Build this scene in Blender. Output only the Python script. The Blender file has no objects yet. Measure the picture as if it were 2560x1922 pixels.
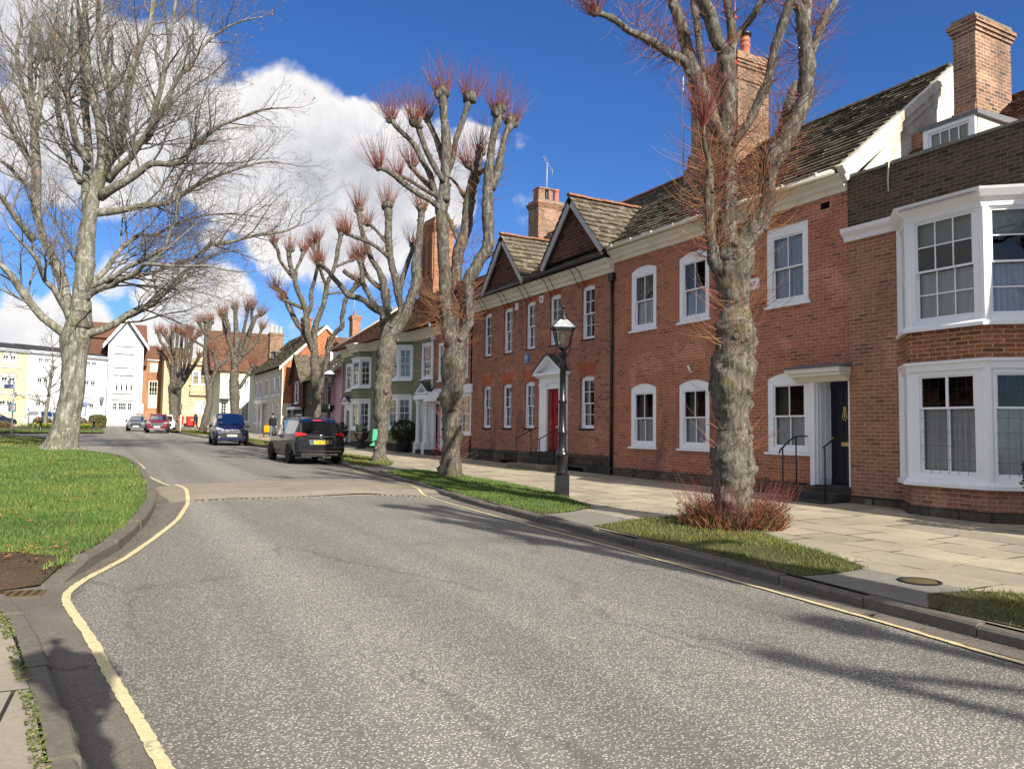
import bpy, bmesh, math, random
from mathutils import Vector, Matrix, noise
import numpy as np
R = math.radians
rnd = random.Random(7)
S = bpy.context.scene
COL = S.collection

# ---------------------------------------------------------------- camera
CAM_H = 1.6
YAW = R(28.5)                      # heading, measured from +Y (the street) towards +X (the houses)
cd = bpy.data.cameras.new('camera'); cam = bpy.data.objects.new('camera', cd); COL.objects.link(cam)
S.camera = cam
cd.sensor_width = 36; cd.lens = 27.0; cd.clip_end = 3000; cd.clip_start = 0.05
_pitch = math.atan(117 / 1920); _roll = 0.0138
cam.location = (0, 0, CAM_H)
cam.rotation_euler = (Matrix.Rotation(-YAW, 3, 'Z') @ Matrix.Rotation(math.pi / 2 + _pitch, 3, 'X') @ Matrix.Rotation(_roll, 3, 'Z')).to_euler()

# ---------------------------------------------------------------- light
SUN_EL = R(31); SUN_PHI = R(6.5)
sun_dir = Vector((math.sin(SUN_PHI) * math.cos(SUN_EL), -math.cos(SUN_PHI) * math.cos(SUN_EL), math.sin(SUN_EL)))
ld = bpy.data.lights.new('sun', 'SUN'); sun = bpy.data.objects.new('sun', ld); COL.objects.link(sun)
ld.energy = 4.8; ld.angle = R(0.5); ld.color = (1.0, 0.925, 0.81)
sun.rotation_euler = sun_dir.to_track_quat('Z', 'Y').to_euler()
S.view_settings.view_transform = 'Standard'; S.view_settings.look = 'None'
S.view_settings.exposure = 0.86; S.view_settings.gamma = 1
S.cycles.use_denoising = True
try: S.cycles.denoiser = 'OPENIMAGEDENOISE'
except Exception: pass
S.cycles.max_bounces = 6; S.cycles.transparent_max_bounces = 16
S.cycles.caustics_reflective = False; S.cycles.caustics_refractive = False

# ---------------------------------------------------------------- node helpers
def nd(nt, t, ins=None, **kw):
    n = nt.nodes.new(t)
    for k, v in kw.items(): setattr(n, k, v)
    for k, v in (ins or {}).items():
        if isinstance(v, bpy.types.NodeSocket): nt.links.new(v, n.inputs[k])
        else: n.inputs[k].default_value = v
    return n
def c4(c): return (c[0], c[1], c[2], 1)
def math_(nt, op, a, b=0.0, clamp=False):
    return nd(nt, 'ShaderNodeMath', {0: a, 1: b}, operation=op, use_clamp=clamp).outputs[0]
def mixc(nt, f, a, b, bt='MIX'):
    n = nt.nodes.new('ShaderNodeMix'); n.data_type = 'RGBA'; n.blend_type = bt
    for i, v in ((0, f), (6, a), (7, b)):
        if isinstance(v, bpy.types.NodeSocket): nt.links.new(v, n.inputs[i])
        else: n.inputs[i].default_value = v if i == 0 else c4(v)
    return n.outputs[2]
def ramp(nt, f, stops):
    n = nt.nodes.new('ShaderNodeValToRGB'); e = n.color_ramp.elements
    while len(e) < len(stops): e.new(0.5)
    for k, (p, c) in enumerate(stops):
        e[k].position = p; e[k].color = c4(c) if hasattr(c, '__len__') else (c, c, c, 1)
    nt.links.new(f, n.inputs[0]); return n.outputs[0]
def noise_(nt, vec, scale, detail=3, rough=0.55, out=0, dist=0.0):
    i = {'Scale': scale, 'Detail': detail, 'Roughness': rough, 'Distortion': dist}
    if vec is not None: i['Vector'] = vec
    return nd(nt, 'ShaderNodeTexNoise', i).outputs[out]
def smooth(nt, v, a, b):
    n = nd(nt, 'ShaderNodeMapRange', {0: v, 1: a, 2: b, 3: 0.0, 4: 1.0}, interpolation_type='SMOOTHSTEP'); return n.outputs[0]

# ---------------------------------------------------------------- world: sky with cumulus
W = bpy.data.worlds.new('World'); S.world = W; W.use_nodes = True
def build_world():
    nt = W.node_tree; nt.nodes.clear()
    out = nt.nodes.new('ShaderNodeOutputWorld'); bg = nt.nodes.new('ShaderNodeBackground')
    sky = nd(nt, 'ShaderNodeTexSky', sky_type='NISHITA', sun_disc=False)
    sky.sun_elevation = SUN_EL; sky.sun_rotation = math.pi - SUN_PHI
    sky.air_density = 1.0; sky.dust_density = 0.25; sky.ozone_density = 2.2; sky.altitude = 50
    d = nd(nt, 'ShaderNodeTexCoord').outputs['Generated']
    hs = mixc(nt, 1.0, nd(nt, 'ShaderNodeHueSaturation', {'Saturation': 1.15, 'Value': 1.0, 'Color': sky.outputs[0]}).outputs[0], (0.56, 0.80, 1.22), 'MULTIPLY')
    # cumulus: fields round chosen directions (azimuth from +Y, elevation, radius in degrees), broken up by noise
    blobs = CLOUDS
    warp = nd(nt, 'ShaderNodeTexNoise', {'Vector': d, 'Scale': 7.0, 'Detail': 4.0, 'Roughness': 0.6}).outputs[1]
    wv = nd(nt, 'ShaderNodeVectorMath', {0: warp, 1: (0.5, 0.5, 0.5)}, operation='SUBTRACT').outputs[0]
    wv = nd(nt, 'ShaderNodeVectorMath', {0: wv, 3: 0.10}, operation='SCALE').outputs[0]
    dw = nd(nt, 'ShaderNodeVectorMath', {0: d, 1: wv}, operation='ADD').outputs[0]
    field = None; shade = None
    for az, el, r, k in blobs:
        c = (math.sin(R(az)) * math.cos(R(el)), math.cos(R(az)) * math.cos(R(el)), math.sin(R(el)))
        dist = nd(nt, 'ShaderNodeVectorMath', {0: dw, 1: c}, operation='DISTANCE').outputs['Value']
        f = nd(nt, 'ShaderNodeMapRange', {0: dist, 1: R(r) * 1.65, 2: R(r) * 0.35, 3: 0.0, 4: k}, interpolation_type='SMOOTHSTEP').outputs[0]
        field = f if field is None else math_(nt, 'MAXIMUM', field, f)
    n1 = noise_(nt, d, 14, 8, 0.62); n2 = noise_(nt, d, 5.0, 3, 0.5)
    t = math_(nt, 'ADD', field, math_(nt, 'MULTIPLY', math_(nt, 'SUBTRACT', n1, 0.5), 0.9))
    mask = smooth(nt, t, 0.42, 0.74)
    # sunlit billows and grey undersides: noise sampled a little up and a little towards the sun
    up = nd(nt, 'ShaderNodeVectorMath', {0: d, 1: (0.02, -0.01, 0.028)}, operation='ADD').outputs[0]
    n3 = noise_(nt, up, 16, 6, 0.55)
    rel = math_(nt, 'ADD', math_(nt, 'MULTIPLY', math_(nt, 'SUBTRACT', n1, n3), 1.2), math_(nt, 'MULTIPLY', n2, 1.1))
    thick = smooth(nt, t, 0.55, 1.15)
    lit = math_(nt, 'SUBTRACT', math_(nt, 'ADD', rel, 0.50), math_(nt, 'MULTIPLY', thick, 0.36), True)
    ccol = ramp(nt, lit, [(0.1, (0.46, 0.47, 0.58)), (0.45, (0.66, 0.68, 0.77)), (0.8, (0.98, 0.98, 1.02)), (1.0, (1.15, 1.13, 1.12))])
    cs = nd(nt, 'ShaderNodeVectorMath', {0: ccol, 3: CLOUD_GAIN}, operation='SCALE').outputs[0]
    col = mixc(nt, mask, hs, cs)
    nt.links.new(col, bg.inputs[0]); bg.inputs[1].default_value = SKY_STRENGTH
    nt.links.new(bg.outputs[0], out.inputs[0])
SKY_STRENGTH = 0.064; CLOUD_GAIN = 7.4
CLOUDS = [(180,62,34,0.95),(-110,52,26,0.95),(120,50,24,0.9),(-60,40,18,0.9),(180,25,20,0.9),(-25,62,16,0.8),(13.3,13.2,3.9,0.9),(18.2,13.5,3.3,0.85),(9.6,15.9,3.3,0.9),(21.7,15.1,2.7,0.85),(16.2,21.9,1.8,0.9),(7,12.9,1.8,0.7),(11,22.4,3.7,1),(13.6,20.8,3.1,1),(9.9,18.6,4.2,1),(14,17.7,3.9,1),(16.9,17.8,3.4,1),(19.8,19.5,3.1,1),(22.8,19.3,2.8,1),(25.5,21.2,1.9,0.95),(19.9,15.9,3.6,1),(15.8,14.5,4.2,1),(23.8,17.4,2.4,0.95),(11.9,14.5,3.6,0.95),(8.1,20.2,3.3,0.95),(-3,23.5,4.5,0.85),(1.1,21.6,4.5,0.95),(4,19.1,3.9,0.95),(-0.6,17.1,4.2,0.9),(-4.7,18.2,3.6,0.9),(4.8,23.9,2.4,0.8),(7.4,17.5,3.3,0.95),(-5,24.8,3.6,0.8),(-4.9,4.7,3.3,0.95),(-1.5,5.8,3,0.9),(5.4,7.3,3.3,0.9),(7.7,9.1,2.4,0.85),(9.9,6.5,2.1,0.85),(-14,16,10,0.9),(-30,14,14,0.85),(-62,12,12,0.8),(-95,18,14,0.8),(-150,20,15,0.7),(120,12,12,0.8),(165,24,12,0.7),(1.1,9.6,2.1,0.6),(13.2,7.8,1.5,0.6),(29.3,20.6,1.3,0.43),(29.2,16.4,2.1,0.43)]  # opening entries: unseen clouds added overhead and behind the camera to whiten fill light
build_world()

# ---------------------------------------------------------------- materials
MATS = {}
def new(name, rough=0.8, spec=0.3, metal=0.0, col=None):
    m = bpy.data.materials.new(name); m.use_nodes = True
    nt = m.node_tree; b = nt.nodes['Principled BSDF']
    b.inputs['Roughness'].default_value = rough; b.inputs['Metallic'].default_value = metal
    b.inputs['Specular IOR Level'].default_value = spec
    if col: b.inputs['Base Color'].default_value = c4(col)
    MATS[name] = m
    return m, nt, b
def setc(nt, b, c): nt.links.new(c, b.inputs['Base Color'])
def bump(nt, b, h, strength=0.4, dist=0.01):
    n = nd(nt, 'ShaderNodeBump', {'Strength': strength, 'Distance': dist, 'Height': h}); nt.links.new(n.outputs[0], b.inputs['Normal'])
def objco(nt): return nd(nt, 'ShaderNodeTexCoord').outputs['Object']
def wallco(nt):
    """(along the wall, height, 0) in object space, whichever way the face looks"""
    tc = nd(nt, 'ShaderNodeTexCoord'); o = nd(nt, 'ShaderNodeSeparateXYZ', {0: tc.outputs['Object']})
    n = nd(nt, 'ShaderNodeSeparateXYZ', {0: tc.outputs['Normal']})
    ax = math_(nt, 'ABSOLUTE', n.outputs[0]); ay = math_(nt, 'ABSOLUTE', n.outputs[1]); az = math_(nt, 'ABSOLUTE', n.outputs[2])
    side = math_(nt, 'GREATER_THAN', ax, math_(nt, 'ADD', ay, 0.15))
    mu = nd(nt, 'ShaderNodeMix', {0: side, 2: o.outputs[0], 3: o.outputs[1]}).outputs[0]
    top = math_(nt, 'GREATER_THAN', az, 0.8)
    mv = nd(nt, 'ShaderNodeMix', {0: top, 2: o.outputs[2], 3: o.outputs[1]}).outputs[0]
    return nd(nt, 'ShaderNodeCombineXYZ', {0: mu, 1: mv, 2: 0.0}).outputs[0]
def rpi(nt): return nd(nt, 'ShaderNodeNewGeometry').outputs['Random Per Island']

def brick_mat(name, a, b2, mortar, dark=0.35, bw=0.225, rh=0.075, ms=0.008, stain=(0.06, 0.045, 0.04), stain_amt=0.5, bumps=0.5):
    m, nt, b = new(name, 0.9, 0.2)
    v = wallco(nt); o = objco(nt)
    jit = nd(nt, 'ShaderNodeVectorMath', {0: noise_(nt, v, 3.0, 2, 0.5, 1), 3: 0.012}, operation='SCALE').outputs[0]
    v2 = nd(nt, 'ShaderNodeVectorMath', {0: v, 1: jit}, operation='ADD').outputs[0]
    def br(c1, c2, mo, bias=0.0):
        return nd(nt, 'ShaderNodeTexBrick', {'Vector': v2, 'Color1': c4(c1), 'Color2': c4(c2), 'Mortar': c4(mo), 'Scale': 1.0, 'Mortar Size': ms,
                  'Mortar Smooth': 0.2, 'Bias': bias, 'Brick Width': bw, 'Row Height': rh}, offset=0.5)
    n = br(a, b2, mortar)
    d = br((0, 0, 0), (1, 1, 1), (0.4,) * 3)
    burnt = smooth(nt, nd(nt, 'ShaderNodeSeparateXYZ', {0: d.outputs[0]}).outputs[0], 0.86, 0.93)
    col = mixc(nt, math_(nt, 'MULTIPLY', burnt, dark), n.outputs[0], (a[0] * 0.3, a[1] * 0.35, a[2] * 0.45))
    big = noise_(nt, nd(nt, 'ShaderNodeMapping', {'Vector': o, 'Scale': (1.3, 1.3, 0.5)}).outputs[0], 0.6, 6, 0.68)
    rep = smooth(nt, noise_(nt, o, 0.75, 2, 0.5, 0, 0.3), 0.60, 0.64)
    col = mixc(nt, math_(nt, 'MULTIPLY', rep, 0.5), col, mixc(nt, 1.0, col, (1.5, 1.55, 1.6), 'MULTIPLY'))
    col = mixc(nt, math_(nt, 'MULTIPLY', smooth(nt, big, 0.5, 0.72), stain_amt), col, stain)
    fine = noise_(nt, o, 14, 3, 0.6)
    col = mixc(nt, 1.0, col, ramp(nt, fine, [(0.25, 0.72), (0.75, 1.25)]), 'MULTIPLY')
    setc(nt, b, col)
    h = math_(nt, 'ADD', math_(nt, 'SUBTRACT', 1.0, n.outputs[1]), math_(nt, 'MULTIPLY', fine, 0.5))
    bump(nt, b, h, bumps, 0.008)
    return m
brick_mat('red_brick', (0.43, 0.158, 0.090), (0.315, 0.117, 0.070), (0.42, 0.275, 0.19), 0.4)
brick_mat('red_brick_plum', (0.38, 0.142, 0.085), (0.235, 0.095, 0.063), (0.40, 0.27, 0.19), 0.65)
brick_mat('brown_brick', (0.36, 0.172, 0.10), (0.265, 0.122, 0.074), (0.41, 0.295, 0.21), 0.45)
brick_mat('sooty_brick', (0.13, 0.075, 0.05), (0.068, 0.045, 0.034), (0.17, 0.135, 0.10), 0.5, stain=(0.02, 0.018, 0.016), stain_amt=0.7)
brick_mat('chimney_brick', (0.29, 0.16, 0.095), (0.17, 0.09, 0.06), (0.38, 0.31, 0.23), 0.8, stain=(0.06, 0.05, 0.045), stain_amt=0.7)
brick_mat('orange_brick', (0.33, 0.125, 0.058), (0.20, 0.075, 0.042), (0.42, 0.3, 0.2), 0.6)
brick_mat('far_brick', (0.37, 0.17, 0.08), (0.28, 0.12, 0.06), (0.42, 0.29, 0.19), 0.3)
brick_mat('plinth_stone', (0.115, 0.095, 0.065), (0.06, 0.052, 0.042), (0.045, 0.04, 0.035), 0.6, bw=0.52, rh=0.2, ms=0.018, stain=(0.025, 0.025, 0.02), stain_amt=0.8)
brick_mat('ashlar_stone', (0.58, 0.48, 0.32), (0.46, 0.37, 0.23), (0.38, 0.30, 0.2), 0.3, bw=0.45, rh=0.16, ms=0.014, stain=(0.3, 0.2, 0.1), stain_amt=0.35)
brick_mat('rubbed_brick', (0.40, 0.105, 0.05), (0.34, 0.09, 0.045), (0.30, 0.11, 0.07), 0.1, bw=0.068, rh=0.34, ms=0.004, stain_amt=0.25)
brick_mat('tile_hanging_dark', (0.17, 0.068, 0.044), (0.085, 0.045, 0.034), (0.02, 0.014, 0.012), 0.7, bw=0.17, rh=0.11, ms=0.012, bumps=0.9)
brick_mat('tile_hanging_orange', (0.62, 0.235, 0.105), (0.47, 0.15, 0.065), (0.22, 0.085, 0.05), 0.5, bw=0.17, rh=0.17, ms=0.02, bumps=1.0, stain_amt=0.3)

def paint(name, c, rough=0.5, var=0.12, dirt=(0.3, 0.27, 0.22), dirt_amt=0.25, spec=0.35, bs=0.15):
    m, nt, b = new(name, rough, spec)
    o = objco(nt); n = noise_(nt, o, 1.3, 5, 0.65); f = noise_(nt, o, 22, 3)
    col = mixc(nt, math_(nt, 'MULTIPLY', smooth(nt, n, 0.48, 0.78), dirt_amt), c, tuple(c[i] * dirt[i] * 1.6 for i in range(3)))
    col = mixc(nt, 1.0, col, ramp(nt, f, [(0.3, 1 - var), (0.7, 1 + var * 0.4)]), 'MULTIPLY')
    setc(nt, b, col); bump(nt, b, f, bs, 0.004)
    return m
paint('white_paint', (0.82, 0.84, 0.87), 0.45, 0.05, dirt_amt=0.12)
paint('cream_paint', (0.74, 0.70, 0.59), 0.5, 0.06, dirt_amt=0.3)
paint('grey_paint', (0.42, 0.42, 0.44), 0.55, 0.08)
paint('white_render', (0.66, 0.66, 0.66), 0.8, 0.03, dirt_amt=0.05)
paint('yellow_render', (0.68, 0.60, 0.32), 0.8, 0.03, dirt_amt=0.06)
paint('green_render', (0.215, 0.235, 0.135), 0.8, 0.06, dirt_amt=0.18)
paint('pale_green_render', (0.62, 0.66, 0.46), 0.8, 0.05, dirt_amt=0.15)
paint('pink_render', (0.60, 0.36, 0.40), 0.8, 0.05, dirt_amt=0.15)
paint('cream_render', (0.50, 0.46, 0.385), 0.85, 0.06, dirt_amt=0.22)
paint('ivory_render', (0.80, 0.72, 0.54), 0.8, 0.05, dirt_amt=0.15)
paint('old_limewash', (0.62, 0.60, 0.52), 0.9, 0.25, dirt_amt=0.75, dirt=(0.25, 0.2, 0.13), bs=0.5)
paint('black_paint', (0.012, 0.012, 0.014), 0.32, 0.1, dirt_amt=0.2, spec=0.5)
paint('black_timber', (0.028, 0.022, 0.02), 0.7, 0.2, dirt_amt=0.2)
paint('red_paint', (0.40, 0.014, 0.022), 0.35, 0.05, dirt_amt=0.1, spec=0.5)
paint('navy_paint', (0.010, 0.012, 0.02), 0.3, 0.05, dirt_amt=0.1, spec=0.5)
paint('lead', (0.16, 0.165, 0.18), 0.55, 0.2, dirt_amt=0.4)
paint('slate', (0.055, 0.058, 0.066), 0.6, 0.2, dirt_amt=0.4)
paint('terracotta', (0.46, 0.15, 0.09), 0.8, 0.15, dirt_amt=0.5)
paint('buff_clay', (0.62, 0.50, 0.30), 0.8, 0.12, dirt_amt=0.4)
paint('step_stone', (0.20, 0.17, 0.115), 0.9, 0.2, dirt_amt=0.6, bs=0.4)
paint('dark_stone', (0.05, 0.047, 0.042), 0.9, 0.2, dirt_amt=0.5, bs=0.4)
paint('concrete_cap', (0.20, 0.19, 0.165), 0.95, 0.25, dirt_amt=0.6, bs=0.5)
paint('galvanised', (0.42, 0.44, 0.45), 0.4, 0.08, spec=0.6)
paint('sign_blue', (0.02, 0.10, 0.42), 0.4, 0.03)
paint('plaque_blue', (0.02, 0.13, 0.36), 0.35, 0.05)
paint('sign_teal', (0.05, 0.36, 0.52), 0.4, 0.03)
paint('sign_white', (0.8, 0.8, 0.8), 0.4, 0.02)
paint('bin_red', (0.70, 0.03, 0.025), 0.45, 0.05, dirt_amt=0.1)
paint('tag_green', (0.07, 0.40, 0.22), 0.5, 0.05)
paint('brass', (0.60, 0.42, 0.12), 0.35, 0.05, spec=0.8)
new('plate_yellow', 0.4, 0.4, 0, (0.85, 0.58, 0.03)); new('plate_white', 0.4, 0.4, 0, (0.8, 0.8, 0.8))
new('letter_black', 0.5, 0.3, 0, (0.01, 0.01, 0.01)); new('letter_red', 0.5, 0.3, 0, (0.5, 0.03, 0.03)); new('letter_white', 0.5, 0.3, 0, (0.8, 0.8, 0.8))
new('rubber', 0.85, 0.2, 0, (0.016, 0.016, 0.017)); new('alloy', 0.3, 0.6, 0.85, (0.42, 0.43, 0.45)); new('chrome', 0.12, 0.6, 1.0, (0.72, 0.73, 0.75))
new('black_plastic', 0.5, 0.4, 0, (0.014, 0.014, 0.015)); new('tail_red', 0.18, 0.6, 0, (0.62, 0.012, 0.012)); new('headlamp', 0.12, 0.8, 0.1, (0.36, 0.37, 0.39))
new('dark_void', 0.95, 0.05, 0, (0.008, 0.008, 0.009)); new('white_metal', 0.4, 0.4, 0, (0.7, 0.7, 0.7))
def car_paint(name, c):
    m, nt, b = new(name, 0.35, 0.35, 0.0, c); b.inputs['Coat Weight'].default_value = 0.3; b.inputs['Coat Roughness'].default_value = 0.06
car_paint('paint_black', (0.007, 0.0075, 0.010)); car_paint('paint_navy', (0.006, 0.008, 0.045)); car_paint('paint_maroon', (0.16, 0.012, 0.022))
car_paint('paint_silver', (0.45, 0.47, 0.49)); car_paint('paint_white', (0.72, 0.72, 0.73)); car_paint('paint_darkblue', (0.018, 0.02, 0.05)); car_paint('paint_grey', (0.10, 0.115, 0.12))

def glass_mat(name, tint=(0.75, 0.8, 0.8), rough=0.02, base=0.06, wob=0.0, k=1.0):
    m = bpy.data.materials.new(name); m.use_nodes = True; MATS[name] = m
    nt = m.node_tree; nt.nodes.clear()
    out = nt.nodes.new('ShaderNodeOutputMaterial')
    tr = nd(nt, 'ShaderNodeBsdfTransparent', {0: c4(tint)}); gl = nd(nt, 'ShaderNodeBsdfGlossy', {'Color': (1, 1, 1, 1), 'Roughness': rough})
    if wob:
        n = noise_(nt, objco(nt), 2.2, 2, 0.5)
        nt.links.new(nd(nt, 'ShaderNodeBump', {'Strength': wob, 'Distance': 0.02, 'Height': n}).outputs[0], gl.inputs['Normal'])
    fr = nd(nt, 'ShaderNodeFresnel', {'IOR': 1.5}).outputs[0]
    f = math_(nt, 'ADD', math_(nt, 'MULTIPLY', fr, k), base, True)
    mx = nd(nt, 'ShaderNodeMixShader', {0: f, 1: tr.outputs[0], 2: gl.outputs[0]})
    nt.links.new(mx.outputs[0], out.inputs[0])
glass_mat('window_glass', (0.78, 0.80, 0.80), 0.015, 0.0, 0.12); glass_mat('lamp_glass', (0.86, 0.83, 0.74), 0.12, 0.05)
glass_mat('car_glass', (0.10, 0.105, 0.11), 0.01, 0.0, 0, 0.5)
def cloth(name, c, transl=0.0):
    m, nt, b = new(name, 0.95, 0.1)
    n = noise_(nt, objco(nt), 30, 3); setc(nt, b, mixc(nt, 1.0, c, ramp(nt, n, [(0.3, 0.85), (0.7, 1.08)]), 'MULTIPLY'))
cloth('net_curtain', (0.88, 0.90, 0.93)); cloth('blind_cloth', (0.5, 0.52, 0.46)); cloth('dark_curtain', (0.22, 0.19, 0.17))
cloth('coat_black', (0.02, 0.022, 0.026)); cloth('coat_navy', (0.035, 0.04, 0.06)); cloth('coat_teal', (0.015, 0.25, 0.40)); cloth('denim', (0.10, 0.16, 0.26)); cloth('trouser_dark', (0.025, 0.025, 0.035))
cloth('bag_orange', (0.80, 0.30, 0.01)); cloth('skin', (0.52, 0.30, 0.21)); cloth('hair_brown', (0.06, 0.035, 0.02)); cloth('shoe', (0.03, 0.03, 0.03)); cloth('shoe_pale', (0.6, 0.57, 0.54)); cloth('scarf_grey', (0.18, 0.2, 0.25))

def roof_mat(name, a, b2, lichen, amt, moss=0.2):
    m, nt, b = new(name, 0.95, 0.12)
    o = objco(nt); r = rpi(nt)
    col = ramp(nt, r, [(0.0, a), (0.5, tuple((a[i] + b2[i]) / 2 for i in range(3))), (1.0, b2)])
    sp = nd(nt, 'ShaderNodeTexVoronoi', {'Vector': o, 'Scale': 9.0}).outputs['Distance']
    pat = math_(nt, 'MULTIPLY', smooth(nt, noise_(nt, o, 5.0, 5, 0.7), 0.5, 0.66), amt)
    col = mixc(nt, pat, col, lichen)
    col = mixc(nt, math_(nt, 'MULTIPLY', smooth(nt, sp, 0.22, 0.12), amt * 0.8), col, tuple(min(1, x * 1.35) for x in lichen))
    col = mixc(nt, math_(nt, 'MULTIPLY', smooth(nt, noise_(nt, o, 0.9, 4, 0.6), 0.55, 0.75), moss), col, (0.12, 0.115, 0.035))
    f = noise_(nt, o, 25, 3); setc(nt, b, col); bump(nt, b, f, 0.5, 0.01)
roof_mat('stone_slate', (0.14, 0.116, 0.083), (0.065, 0.054, 0.041), (0.34, 0.31, 0.24), 0.55)
roof_mat('clay_tile', (0.17, 0.085, 0.052), (0.085, 0.05, 0.036), (0.26, 0.19, 0.12), 0.3)
roof_mat('ridge_clay', (0.28, 0.11, 0.06), (0.20, 0.10, 0.06), (0.32, 0.25, 0.15), 0.5)
roof_mat('slate_roof', (0.06, 0.063, 0.07), (0.04, 0.042, 0.048), (0.12, 0.12, 0.12), 0.2, 0.05)
roof_mat('red_tile', (0.165, 0.075, 0.048), (0.105, 0.055, 0.04), (0.22, 0.15, 0.1), 0.3, 0.1)

def bark_mat(name, base, dark, pale, moss_amt, lich=0.5, ridge=0.8, vscale=9.0):
    m, nt, b = new(name, 0.95, 0.12)
    o = objco(nt)
    st = nd(nt, 'ShaderNodeMapping', {'Vector': o, 'Scale': (vscale, vscale, vscale * 0.26)}).outputs[0]
    rd = noise_(nt, st, 2.2, 4, 0.65, 0, 0.6)
    col = ramp(nt, rd, [(0.26, dark), (0.5, base), (0.78, pale)])
    li = noise_(nt, o, 7.0, 5, 0.7)
    col = mixc(nt, math_(nt, 'MULTIPLY', smooth(nt, li, 0.52, 0.68), lich), col, pale)
    col = mixc(nt, math_(nt, 'MULTIPLY', smooth(nt, noise_(nt, o, 19.0, 3, 0.6), 0.62, 0.72), 0.5), col, tuple(x * 0.3 for x in dark))
    mo = noise_(nt, o, 1.1, 5, 0.7)
    col = mixc(nt, math_(nt, 'MULTIPLY', smooth(nt, mo, 0.53, 0.68), moss_amt), col, (0.10, 0.092, 0.022))
    setc(nt, b, col); bump(nt, b, math_(nt, 'ADD', rd, math_(nt, 'MULTIPLY', li, 0.4)), ridge, 0.03)
bark_mat('lime_bark', (0.105, 0.092, 0.074), (0.024, 0.021, 0.016), (0.25, 0.228, 0.19), 0.7, 0.38)
bark_mat('lime_limb_bark', (0.088, 0.081, 0.067), (0.026, 0.023, 0.019), (0.28, 0.265, 0.23), 0.6, 0.5, 0.9, 7.0)
bark_mat('beech_bark', (0.15, 0.142, 0.112), (0.055, 0.05, 0.037), (0.40, 0.39, 0.345), 0.45, 0.7, 0.3, 3.0)
new('red_shoot', 0.7, 0.25, 0, (0.215, 0.078, 0.052)); new('tan_shoot', 0.8, 0.2, 0, (0.33, 0.17, 0.08)); new('crimson_shoot', 0.7, 0.25, 0, (0.215, 0.062, 0.060)); new('beech_twig', 0.85, 0.2, 0, (0.19, 0.168, 0.145)); new('grey_twig', 0.9, 0.15, 0, (0.14, 0.125, 0.105))
def leafy(name, a, b2):
    m, nt, b = new(name, 0.75, 0.25); setc(nt, b, ramp(nt, rpi(nt), [(0, a), (1, b2)]))
leafy('dead_leaf', (0.22, 0.085, 0.03), (0.36, 0.17, 0.07)); leafy('evergreen_leaf', (0.02, 0.035, 0.014), (0.045, 0.06, 0.02)); leafy('box_leaf', (0.07, 0.075, 0.025), (0.13, 0.12, 0.045))
leafy('shrub_brown_leaf', (0.12, 0.05, 0.03), (0.10, 0.11, 0.045)); leafy('daffodil_petal', (0.85, 0.62, 0.02), (0.8, 0.7, 0.05))
def grass_mat(name, lo, hi):
    m, nt, b = new(name, 0.7, 0.2)
    c = ramp(nt, rpi(nt), [(0, lo), (0.8, hi), (0.93, tuple((hi[i] + (0.3, 0.26, 0.1)[i]) / 2 for i in range(3))), (1, (0.25, 0.2, 0.09))])
    pat = noise_(nt, objco(nt), 0.7, 4, 0.6)
    setc(nt, b, mixc(nt, 1.0, c, ramp(nt, pat, [(0.3, (0.7, 0.72, 0.65)), (0.5, (1.0, 1.0, 0.95)), (0.7, (1.5, 1.22, 0.95))]), 'MULTIPLY'))
    b.inputs['Subsurface Weight'].default_value = 0.0
grass_mat('grass_blade', (0.05, 0.10, 0.022), (0.10, 0.18, 0.042)); grass_mat('verge_blade', (0.06, 0.09, 0.022), (0.13, 0.16, 0.045))

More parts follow.
